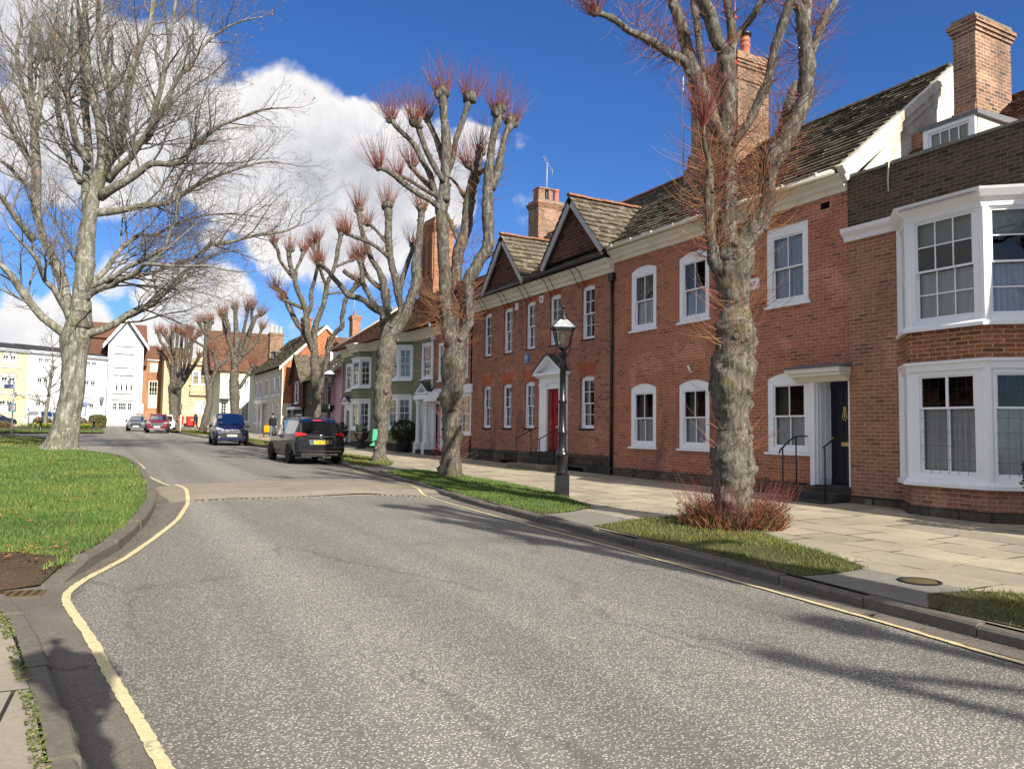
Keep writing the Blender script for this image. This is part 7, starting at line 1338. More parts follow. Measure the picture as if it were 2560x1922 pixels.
BEECH=((-1.2, 36.9),[(0,[(-0.01,0,0.45,0.975),(0,0,0.56,0.819),(0.04,0,0.84,0.601),(0.19,0,1.39,0.523),(0.29,0,2.09,0.465),(0.4,0,2.79,0.462),(0.43,0,3.5,0.448),(0.43,0,4.2,0.456),(0.41,0,4.73,0.527),(0.42,0,5.15,0.58),(0.49,0,5.51,0.51)]),
(1,[(0.26,0,5.32,0.201),(0.01,-0.2,5.41,0.184),(-0.24,-0.4,5.66,0.171),(-0.66,-0.6,6.03,0.162),(-0.95,-0.8,6.47,0.157),(-1.28,-1,7.02,0.156),(-1.57,-1.2,7.57,0.146),(-1.77,-1.4,7.87,0.12),(-2.03,-1.6,8.14,0.1),(-2.26,-1.8,8.51,0.076),(-2.56,-2,8.88,0.049)]),
(1,[(0.3,0.1,5.78,0.181),(0.29,-0.18,5.94,0.16),(0.28,-0.46,6.3,0.139),(0.15,-0.75,6.69,0.118),(0.06,-1.03,7.07,0.107),(-0.14,-1.31,7.37,0.104),(-0.13,-1.59,7.66,0.096),(-0.09,-1.87,7.99,0.086),(-0.2,-2.15,8.31,0.075),(-0.38,-2.44,8.61,0.06),(-0.58,-2.72,8.92,0.044),(-0.71,-3,9.29,0.029)]),
(1,[(0.38,0.1,5.78,0.262),(0.1,0.19,6.4,0.227),(-0.23,0.28,7.06,0.228),(-0.48,0.36,7.82,0.224),(-0.8,0.45,8.41,0.205),(-1.13,0.54,8.97,0.185),(-1.46,0.62,9.48,0.157),(-1.66,0.71,9.96,0.137),(-1.98,0.8,10.82,0.2),(-2.09,0.89,11.96,0.201),(-2.2,0.97,13.1,0.184),(-2.41,1.06,14.56,0.166),(-2.27,1.15,15.82,0.119),(-2.31,1.24,17,0.104),(-2.27,1.32,18.2,0.09),(-1.93,1.41,19.41,0.068),(-1.88,1.5,20.39,0.045)]),
(1,[(-2.54,1.3,14.58,0.149),(-3.18,1.64,16.02,0.128),(-3.77,1.98,17.33,0.107),(-4.21,2.32,18.68,0.085),(-4.27,2.66,20.05,0.062),(-4.71,3,21.29,0.039)]),
(1,[(-2.43,1.3,12.84,0.141),(-2.86,0.85,13.72,0.117),(-3.04,0.4,14.44,0.101),(-3.14,-0.05,15.13,0.086),(-3.24,-0.5,15.95,0.064)]),
(1,[(-2.56,1.3,14.66,0.134),(-2.93,1.6,16,0.113),(-3.28,1.9,17.69,0.099),(-3.48,2.2,19.42,0.077),(-3.52,2.5,21.02,0.055)]),
(1,[(0.61,0,5.65,0.523),(0.6,0.02,6.38,0.373),(0.59,0.03,7.2,0.347),(0.67,0.05,8.02,0.364),(0.63,0.07,8.67,0.369),(0.64,0.08,9.28,0.355),(0.72,0.1,10.29,0.292),(0.81,0.12,11.17,0.292),(1.05,0.13,12.12,0.279),(1.15,0.15,12.86,0.251),(1.1,0.17,13.59,0.222),(0.9,0.18,14.7,0.216),(0.64,0.2,15.44,0.187),(0.36,0.22,16.55,0.166),(0.16,0.23,17.68,0.145),(0.09,0.25,18.8,0.123),(-0.04,0.27,19.94,0.102),(-0.14,0.28,21.08,0.066),(-0.17,0.3,22.22,0.029)]),
(1,[(0.65,0.2,10.75,0.272),(0.43,0.4,11.47,0.252),(0.28,0.6,12.27,0.218),(0.15,0.8,13.45,0.175),(-0.14,1,15.02,0.155),(-0.4,1.2,16.63,0.149),(-0.67,1.4,18.26,0.131),(-1.01,1.6,19.91,0.098),(-1.43,1.8,21.6,0.053)]),
(1,[(1.03,0.3,12.1,0.216),(1.4,0.07,12.83,0.179),(1.73,-0.15,13.63,0.149),(1.74,-0.38,14.48,0.134),(1.72,-0.6,15.82,0.123),(1.55,-0.82,16.8,0.112),(1.42,-1.05,17.76,0.104),(1.41,-1.27,19.07,0.09),(1.34,-1.5,20.22,0.048)]),
(1,[(1.09,0.3,12.32,0.216),(1.35,0.43,13.03,0.188),(1.54,0.57,13.75,0.182),(1.71,0.7,14.93,0.183),(1.74,0.83,16.11,0.165),(1.84,0.97,17.31,0.148),(2.09,1.1,18.53,0.13),(2.37,1.23,19.37,0.112),(2.4,1.37,20.61,0.09),(2.44,1.5,21.86,0.045)]),
(1,[(1.32,0.3,12.03,0.172),(1.81,0.02,12.38,0.15),(2.57,-0.26,12.87,0.134),(3.03,-0.54,13.35,0.133),(3.63,-0.82,13.96,0.122),(3.87,-1.1,14.56,0.121),(4.24,-1.38,15.5,0.103),(4.53,-1.66,16.56,0.089),(4.76,-1.94,17.33,0.074),(5.06,-2.22,18.57,0.057),(5.26,-2.5,19.24,0.027)]),
(1,[(1.28,0.3,12.84,0.173),(1.53,0.48,13.2,0.152),(1.93,0.67,13.72,0.138),(2.34,0.85,13.87,0.132),(2.61,1.03,14.17,0.122),(3.06,1.22,15.54,0.111),(3.24,1.4,16.23,0.097),(3.72,1.58,17.4,0.09),(4.14,1.77,18.12,0.083),(4.42,1.95,18.77,0.076),(5.09,2.13,19.58,0.061),(5.92,2.32,20.17,0.043),(6.94,2.5,20.53,0.019)]),
(1,[(1.05,0.2,11.27,0.215),(1.53,0.08,11.53,0.185),(2.22,-0.04,11.86,0.163),(2.9,-0.16,12.26,0.142),(3.44,-0.28,12.59,0.134),(4.62,-0.4,12.56,0.106),(5.34,-0.52,13.39,0.088),(6.34,-0.64,14.07,0.07),(7.42,-0.76,14.47,0.056),(8.22,-0.88,14.72,0.038),(9.51,-1,14.75,0.017)]),
(1,[(0.87,0.2,10.61,0.207),(1.09,0.31,10.65,0.179),(1.75,0.42,10.76,0.151),(2.76,0.53,11.03,0.123),(3.79,0.64,11.22,0.101),(4.8,0.76,11.94,0.08),(5.83,0.87,12.51,0.066),(6.87,0.98,12.93,0.048),(7.93,1.09,13.21,0.033),(9.31,1.2,13.05,0.018)]),
(1,[(0.75,0.1,7.29,0.142),(0.89,0.41,7.72,0.123),(1.19,0.72,8.25,0.107),(1.34,1.03,8.86,0.104),(1.49,1.34,9.36,0.097),(1.82,1.65,9.83,0.085),(1.96,1.95,10.13,0.077),(2.35,2.26,10.15,0.076),(3.33,2.57,10.79,0.061),(4.34,2.88,11.28,0.046),(5.77,3.19,11.46,0.035),(7.24,3.5,11.33,0.02)]),
(1,[(0.56,0,6.58,0.141),(1.15,-0.23,7.07,0.124),(1.78,-0.46,7.28,0.111),(2.29,-0.69,7.32,0.103),(2.56,-0.92,7.48,0.118),(3.1,-1.15,7.6,0.097),(3.67,-1.38,7.84,0.089),(3.89,-1.62,8,0.082),(4.46,-1.85,7.98,0.07),(5.33,-2.08,7.87,0.06),(6.18,-2.31,7.83,0.052),(6.87,-2.54,7.79,0.041),(7.67,-2.77,7.6,0.03),(8.67,-3,7.49,0.015)]),
(1,[(0.74,0,7.07,0.171),(1.08,-0.06,7.43,0.145),(1.58,-0.11,7.63,0.121),(2.08,-0.17,7.83,0.104),(2.58,-0.23,8.19,0.1),(3.31,-0.29,8.51,0.092),(3.81,-0.34,8.83,0.086),(4.26,-0.4,9.02,0.08),(4.26,-0.46,9.21,0.076),(4.45,-0.51,9.64,0.072),(4.62,-0.57,9.95,0.06),(4.74,-0.63,10.28,0.077),(4.8,-0.69,11.19,0.07),(5.07,-0.74,11.88,0.052),(5.78,-0.8,12.22,0.035)]),
(1,[(1.6,0,7.57,0.091),(2.14,0.12,7.72,0.077),(2.89,0.23,7.92,0.075),(3.64,0.35,8.2,0.078),(4.39,0.46,8.57,0.082),(4.95,0.58,8.77,0.074),(5.22,0.69,9.09,0.07),(5.6,0.81,9.45,0.087),(6.28,0.92,9.56,0.08),(7.32,1.04,9.9,0.066),(8.75,1.15,10.18,0.048),(9.29,1.27,10.59,0.041),(9.32,1.38,11.07,0.033),(10.01,1.5,11.64,0.015)]),
(1,[(0.7,0,5.37,0.221),(0.97,0.08,5.46,0.185),(1.45,0.15,5.6,0.157),(1.96,0.23,5.9,0.154),(2.47,0.31,6.29,0.146),(2.95,0.38,6.59,0.134),(3.32,0.46,6.73,0.123),(3.79,0.54,7.25,0.113),(4.27,0.62,7.69,0.095),(4.51,0.69,8.12,0.083),(4.72,0.77,8.39,0.074),(5.33,0.85,8.75,0.058),(6.04,0.92,9.11,0.037),(6.84,1,9.31,0.017)]),
(1,[(-0.88,-1,9.05,0.123),(-1.18,-1.67,9.77,0.108),(-1.31,-2.33,10.38,0.092),(-1.4,-3,10.7,0.071)]),
(1,[(-2.14,1,11.62,0.11),(-3.31,1.67,12.5,0.097),(-4.39,2.33,13.33,0.084),(-5.57,3,14.02,0.062)]),
(1,[(0.23,0.2,11.91,0.165),(-0.61,0.83,13,0.139),(-1.42,1.47,14.44,0.127),(-2.11,2.1,16.24,0.107),(-2.5,2.73,18.11,0.094),(-2.73,3.37,20.05,0.072),(-3.1,4,21.89,0.041)]),
(1,[(0.48,0.2,12.79,0.165),(0.37,-0.54,13.38,0.133),(0.54,-1.28,14.22,0.117),(0.78,-2.02,15.15,0.094),(1.29,-2.76,16.17,0.072),(1.73,-3.5,17.12,0.045)])])
# ================================================================ trees
def resample(L, step):
    """(x, y, z, r) polyline -> smooth, evenly spaced points and radii"""
    P = [Vector(p) for p in L]; out = []
    for i in range(len(P) - 1):
        p0 = P[max(0, i - 1)]; p1 = P[i]; p2 = P[i + 1]; p3 = P[min(len(P) - 1, i + 2)]
        n = max(1, int((p2.xyz - p1.xyz).length / step))
        for k in range(n):
            t = k / n; out.append(0.5 * ((2 * p1) + (p2 - p0) * t + (2 * p0 - 5 * p1 + 4 * p2 - p3) * t * t + (-p0 + 3 * p1 - 3 * p2 + p3) * t ** 3))
    out.append(P[-1])
    return [Vector(p[:3]) for p in out], [max(0.004, p[3]) for p in out]
def lumpf(amp, fq, sd):
    off = Vector((sd * 7.3, sd * 3.1, 0))
    def f(q, i): 
        a = noise.noise(q * fq + off); b = noise.noise(q * fq * 2.7 + off); c = noise.noise(q * fq * 7 + off)
        return 1 + amp * (a * 0.9 + max(0, b) ** 1.5 * 1.6 + c * 0.35)
    return f
def knob(mb, p, r, sd, mi=0):
    n, m = 9, 6; b = len(mb.v); f = lumpf(0.35, 2.2 / max(r, 0.05) * 0.3, sd)
    for j in range(m + 1):
        th = math.pi * j / m
        for i in range(n):
            a = 2 * math.pi * i / n; v = Vector((math.sin(th) * math.cos(a), math.sin(th) * math.sin(a), math.cos(th))) * r; v = v * f(p + v, 0); mb.v.append(tuple(p + v))
    for j in range(m):
        for i in range(n): i2 = (i + 1) % n; mb.f.append((b + j * n + i, b + (j + 1) * n + i, b + (j + 1) * n + i2, b + j * n + i2)); mb.m.append(mi); mb.s.append(True)
def shoot(mb, p, d, ln, r, rr, mi=0, k=4, lift=0.25, n=3):
    d = d.normalized(); pts = [p]; q = p.copy()
    for i in range(k):
        d = (d + Vector((rr.gauss(0, .15), rr.gauss(0, .15), lift * 0.35 + rr.gauss(0, .09)))).normalized(); q = q + d * (ln / k); pts.append(q.copy())
    mb.tube(pts, [r * (1 - 0.75 * i / k) for i in range(k + 1)], n, mi, cap=False)
def pollard(key, label, seed, sides=12, shoot_len=0.9, shoot_r=0.006, head_n=46, body=0.0, trunk_n=0, amp=0.22, step=0.12, base=None, rz=0.0, tmat='lime_bark', bursts=()):
    (bx, by), limbs = TREES[key]
    if base: bx, by = base
    z0 = gz(by) + 0.13; rr = random.Random(seed)
    zb = gz(TREES[key][0][1]) + 0.13
    t = thing('pollard_tree', label, 'tree', (bx, by, z0), -YAW + rz, 'pollarded lime trees along the kerb')
    sh = MB(); first = True
    for hd, L in limbs:
        L = [(p[0], p[1], p[2] - zb, p[3]) for p in L]
        if first:
            L = [(L[0][0], L[0][1], -0.25, L[0][3] * 1.12)] + L + [(L[-1][0], L[-1][1], L[-1][2] + 0.22, L[-1][3] * 0.7), (L[-1][0], L[-1][1], L[-1][2] + 0.36, L[-1][3] * 0.25)]
        P, r = resample(L, step if not first else step * 0.8)
        mb = MB(); f = lumpf(amp if first else amp * 0.75, 3.2 if first else 5.5, seed + len(L))
        mb.tube(P, r, sides if first else max(7, sides - 3), lump=f)
        tip = P[-1]; td = (P[-1] - P[-3]).normalized() if len(P) > 3 else Vector((0, 0, 1))
        if hd:
            knob(mb, tip, r[-1] * 1.25, seed)
            for _ in range(3): o_ = Vector((rr.gauss(0, 1), rr.gauss(0, 1), rr.gauss(0, .6))).normalized() * r[-1] * 1.1; knob(mb, tip + o_ - td * 0.05, r[-1] * rr.uniform(0.5, 0.8), seed + 3)
            for _ in range(int(head_n * rr.uniform(1.1, 1.6))):
                v = Vector((rr.gauss(0, 1), rr.gauss(0, 1), rr.gauss(0.15, .8))).normalized(); o_ = tip + v * r[-1] * 1.2
                d = (v * 0.5 + td * 0.3 + Vector((0, 0, 0.66))).normalized(); shoot(sh, o_, d, shoot_len * rr.uniform(0.4, 1.25), shoot_r * rr.uniform(0.7, 1.2), rr, 0 if rr.random() < 0.75 else 1)
        # burrs and short whips along the limb
        cum = 0
        for i in range(1, len(P) - 1):
            cum += (P[i] - P[i - 1]).length; dn = body if not first else trunk_n
            if rr.random() < dn * (0.25 + 1.5 * max(0, noise.noise(P[i] * 1.3 + Vector((seed, 0, 0))))) * step * 8:
                for _ in range(rr.randint(4, 12)):
                    a = rr.uniform(0, 6.283); ax = (P[i + 1] - P[i]).normalized(); u = ax.orthogonal().normalized(); v = u * math.cos(a) + ax.cross(u) * math.sin(a)
                    shoot(sh, P[i] + v * r[i] * 0.9, v + Vector((0, 0, 0.25)), shoot_len * rr.uniform(0.25, 0.95) * (0.8 if first else 0.75), shoot_r * 0.8, rr, 0 if rr.random() < 0.6 else 1, lift=0.4)
            if rr.random() < (0.16 if first else step * 2.6): 
                a = rr.uniform(0, 6.283); knob(mb, P[i] + Vector((math.cos(a), math.sin(a), 0)) * r[i] * 0.9, r[i] * (rr.uniform(0.16, 0.34) if first else rr.uniform(0.3, 0.55)), seed + i)
        mb.build('trunk' if first else 'limb', tmat if first else 'lime_limb_bark', t); first = False
    for bx_, by_, bz_, br_, bn_ in bursts:
        for _ in range(bn_):
            v = Vector((rr.gauss(0, 1), rr.gauss(0, 1), rr.gauss(0.1, .7))).normalized(); shoot(sh, Vector((bx_, by_, bz_)) + v * br_ + Vector((0, 0, rr.gauss(0, .14))), v + Vector((0, 0, 0.2)), shoot_len * rr.uniform(0.35, 1.0), shoot_r * rr.uniform(.6, 1), rr, 0 if rr.random() < 0.35 else 1, 5, 0.45)
    sh.build('crown', ['crimson_shoot' if key in 'AB' else 'red_shoot', 'tan_shoot'], t)
    return t
TA = pollard('A', 'nearest pollard tree, big gnarled trunk with a thicket of red sprouts round its foot', 1, 26, 0.95, 0.0062, 70, body=1.7, trunk_n=0.9, amp=0.3, step=0.05, bursts=[(-.38,-.15,4.25,.08,70),(-.42,-.2,4.75,.08,80),(-.45,-.3,5.3,.06,70),(-.25,0,5.1,.08,40),(.16,0,3.1,.22,45),(.14,-.05,3.45,.2,50),(-.05,-.1,2.75,.2,14),(.25,-.05,4.45,.12,50),(.36,-.1,4.8,.1,70),(.42,-.1,5.35,.12,90),(.5,-.1,5.7,.14,80),(.62,-.1,6.1,.1,45),(-.1,.05,6.0,.1,45),(.95,.1,7.9,.1,40),(1.05,0,7.3,.1,50),(-1.0,.1,7.4,.05,40),(-1.5,-.1,7.6,.05,40),(.0,.1,5.4,.1,30)])
pollard('B', 'second pollard tree, tall forked trunk with tufted heads beside the near street lamp', 2, 14, 1.0, 0.0068, 70, body=0.8, trunk_n=1.6, amp=0.3, step=0.09, bursts=[(-.12,0,3.9,.2,50),(-.15,0,4.4,.22,70),(-.2,0,4.8,.22,80),(.25,-.05,4.6,.15,70),(.35,-.1,5.1,.12,60),(.2,0,3.4,.2,25),(-.3,0,3.3,.2,22),(.45,-.1,6.3,.14,40)])
pollard('C', 'third pollard tree, leaning trunk with mossy limbs and a green tag', 3, 13, 0.9, 0.0076, 60, body=0.6, trunk_n=0.3, amp=0.28, step=0.11)
pollard('D', 'fourth pollard tree, grey lichened trunk rising behind the black car', 4, 11, 0.9, 0.0082, 60, body=0.5, trunk_n=0.12, step=0.14)
pollard('E', 'thick pollard tree standing behind the blue van', 5, 10, 0.95, 0.010, 60, body=0.7, trunk_n=0.4, step=0.2)
pollard('F', 'slim dark pollard tree beside the walkers, left of the blue van', 6, 9, 0.95, 0.012, 60, body=0.8, trunk_n=0.4, step=0.22)
pollard('G', 'farthest pollard tree with a vase of upright limbs behind the maroon car', 7, 9, 1.0, 0.013, 70, body=1.0, trunk_n=0.3, step=0.25)
# the row goes on behind the camera: two more stand there and throw their shadows across the road
pollard('B', 'pollard tree behind the camera, shading the road at lower right', 12, 9, 0.8, 0.006, 20, body=0.15, trunk_n=0.1, step=0.2, base=(7.6, -4.2), rz=2.2)
pollard('C', 'pollard tree far behind the camera on the same verge', 13, 9, 0.8, 0.006, 20, body=0.15, trunk_n=0.1, step=0.2, base=(7.3, -11.5), rz=1.0)
# thicket of basal sprouts round the nearest trunk, clipped to a mound
rr = random.Random(44); mb = MB(); lf = MB(); zt = MB()
for _ in range(1500):
    a = rr.uniform(0, 6.283); q = rr.uniform(0.2, 1.0) ** 0.6; x = math.cos(a) * q * 0.86; y = math.sin(a) * q * 0.62
    top = 0.42 * math.sqrt(max(0.05, 1 - (q * 0.95) ** 2)); d = Vector((x * 0.7 + rr.gauss(0, .25), y * 0.7 + rr.gauss(0, .25), 0.75))
    shoot(mb, Vector((x * 0.82, y * 0.82, -0.02)), d, top * rr.uniform(0.55, 1.25) + 0.08, 0.0075 * rr.uniform(0.6, 1.3), rr, 0 if rr.random() < 0.35 else (1 if rr.random() < .6 else 2), 3, 0.1)
for _ in range(260):
    a = rr.uniform(0, 6.283); q = rr.uniform(0.3, 1.0); d = Vector((math.cos(a) * 0.8, math.sin(a) * 0.7, 0.8)); shoot(zt, Vector((math.cos(a) * q * 0.75, math.sin(a) * q * 0.55, 0.2)), d, rr.uniform(0.35, 0.75), 0.0042, rr, 0, 5, 0.3)
for _ in range(1500):
    a = rr.uniform(0, 6.283); q = rr.uniform(0.5, 1.0); p = Vector((math.cos(a) * q * 0.85, math.sin(a) * q * 0.62, rr.uniform(0.03, 0.34))); s = rr.uniform(0.012, 0.026)
    if noise.noise(p * 3.2) < 0.12: continue
    u = Vector((rr.gauss(0, 1), rr.gauss(0, 1), rr.gauss(0, 1))).normalized(); v = u.orthogonal().normalized(); lf.face([p - u * s, p + v * s * .7, p + u * s, p - v * s * .7])
mb.build('basal_shoots', ['red_shoot', 'tan_shoot', 'hair_brown'], TA); zt.build('whip', 'crimson_shoot', TA); lf.build('ivy', 'evergreen_leaf', TA)

# ---------------------------------------------------------------- the big bare beech
def beech():
    (bx, by), limbs = BEECH; z0 = gz(by) + 0.2; rr = random.Random(99)
    t = thing('beech_tree', 'huge bare beech with smooth grey trunk and spreading limbs on the lawn', 'tree', (bx, by, z0), -YAW)
    tw = MB(); lv = MB(); first = True; cnt = [0]
    def grow(p, d, ln, r, lev):
        k = 5 if lev < 2 else 3; d = d.normalized(); pts = [p]; q = p.copy(); ds = [d]
        for i in range(k):
            d = (d + Vector((rr.gauss(0, .16), rr.gauss(0, .16), rr.gauss(0.05, .12)))).normalized(); q = q + d * (ln / k); pts.append(q.copy()); ds.append(d)
        rads = [max(0.0036, r * (1 - 0.8 * i / k)) for i in range(k + 1)]
        tw.tube(pts, rads, 5 if lev == 0 else 3, 0, cap=False); cnt[0] += 1
        if lev >= 3: return
        n = int(ln * (2.2, 3.0, 4.4)[lev]) + 1
        for j in range(n):
            u = (j + rr.uniform(0.2, 0.9)) / n * 0.85 + 0.15; i = min(int(u * k), k - 1); pp = pts[i].lerp(pts[i + 1], u * k - i); dd = ds[i + 1]
            s = dd.orthogonal().normalized(); a = rr.uniform(0, 6.283); s = (s * math.cos(a) + dd.cross(s) * math.sin(a)); s.z *= 0.75
            grow(pp, dd * 0.8 + s * rr.uniform(0.5, 0.95), ln * rr.uniform(0.34, 0.6) * (1.1 - 0.45 * u), max(0.0036, rads[i] * 0.5), lev + 1)
        if lev == 2 and rr.random() < 0.42:
            for _ in range(rr.randint(1, 3)):
                c = pts[-1] + Vector((rr.gauss(0, .08), rr.gauss(0, .08), rr.gauss(-0.03, .06))); s = rr.uniform(0.028, 0.052); u = Vector((rr.gauss(0, 1), rr.gauss(0, 1), rr.gauss(0, 1))).normalized(); v = u.orthogonal().normalized()
                lv.face([c - u * s, c + v * s * .55, c + u * s, c - v * s * .55])
    for hd, L in limbs:
        L = [(p[0], p[1], p[2] - z0, p[3]) for p in L]
        if first: L = [(L[0][0], 0, -0.35, L[0][3] * 1.15)] + L + [(L[-1][0] + 0.12, 0, L[-1][2] + 1.3, L[-1][3] * 0.72)]
        P, r = resample(L, 0.22 if first else 0.3); mb = MB()
        if first:
            f0 = lumpf(0.06, 1.2, 5)
            def f(q, i): 
                hgt = q.z; a = math.atan2(q.y, q.x); return f0(q, i) + (0.16 * max(0, 1 - max(0, hgt) / 1.1) ** 1.5 * (math.sin(a * 5 + 1) * 0.8 + math.sin(a * 3)))
            mb.tube(P, r, 24, lump=f)
        else: mb.tube(P, r, 10, lump=lumpf(0.10, 2.0, len(L)))
        mb.build('trunk' if first else 'limb', 'beech_bark', t)
        if not first:
            ln = sum((b - a).length for a, b in zip(P, P[1:])); cum = 0; nxt = max(0.9, 0.10 * ln)
            for i in range(1, len(P) - 1):
                cum += (P[i] - P[i - 1]).length
                while cum > nxt:
                    nxt += rr.uniform(0.34, 0.62) * (1.0 if r[i] < 0.16 else 1.9); rem = ln - cum; d = (P[i + 1] - P[i]).normalized(); s = d.orthogonal().normalized(); a = rr.uniform(0, 6.283); s = s * math.cos(a) + d.cross(s) * math.sin(a); s.z = s.z * 0.7 + 0.05
                    grow(P[i], d * 0.75 + s * rr.uniform(0.55, 1.0), max(1.0, min(4.4, 0.5 * rem + 1.3)) * rr.uniform(0.55, 1.15), min(r[i] * 0.5, 0.05), 1 if rr.random() < 0.82 else 0)
            grow(P[-1], P[-1] - P[-2], rr.uniform(0.8, 1.5), r[-1], 1)
        first = False
    tw.build('crown', 'beech_twig', t); lv.build('dead_leaves', 'dead_leaf', t)
    print('beech twigs', cnt[0], len(tw.f))
beech()
# ---------------------------------------------------------------- small bare trees in front of the white row
def small_tree(label, loc, h, spread, seed, lean=0.0, mat='grey_twig', dens=1.0):
    t = thing('bare_tree', label, 'tree', loc, 0); rr = random.Random(seed); mb = MB(); tw = MB()
    P = [Vector((lean * z + 0.08 * noise.noise((z, seed, 0)), 0.05 * noise.noise((z, 0, seed)), z - 0.1)) for z in np.linspace(0, h * 0.62, 9)]
    mb.tube(P, [0.16 * h / 9 * (1 - 0.6 * i / 8) + 0.02 for i in range(9)], 8, lump=lumpf(0.1, 2, seed)); mb.build('trunk', 'beech_bark', t)
    def g(p, d, ln, r, lev):
        k = 5; d = d.normalized(); pts = [p]; q = p.copy()
        for i in range(k): d = (d + Vector((rr.gauss(0, .14), rr.gauss(0, .14), rr.gauss(0.06, .1)))).normalized(); q = q + d * ln / k; pts.append(q.copy())
        tw.tube(pts, [max(0.008, r * (1 - .8 * i / k)) for i in range(k + 1)], 4 if lev < 2 else 3, cap=False)
        if lev < 3:
            for j in range(int(ln * 1.5 * dens) + 2):
                u = rr.uniform(0.2, 1); i = min(int(u * k), k - 1); s = d.orthogonal(); a = rr.uniform(0, 6.3); s = s * math.cos(a) + d.cross(s) * math.sin(a); g(pts[i], d * .8 + s * rr.uniform(.4, .9), ln * rr.uniform(.3, .55), r * .5, lev + 1)
    for i in range(2, 9):
        for _ in range(2): a = rr.uniform(0, 6.283); g(P[i], Vector((math.cos(a), math.sin(a), 0.55)), spread * rr.uniform(.6, 1) * (1.15 - i * .08), 0.06 * h / 9, 0)
    g(P[-1], Vector((lean, 0, 1)), h * .4, 0.07 * h / 9, 0)
    tw.build('crown', mat, t); return t
small_tree('small bare tree behind the beech trunk in front of the white terrace', (-4.25, 88, gz(88)), 10.5, 4.0, 3, 0.07)
small_tree('bare reddish tree at the left edge in front of the yellow terrace', (-10.2, 86, gz(86)), 8.0, 4.2, 8, 0.0, 'tan_shoot')
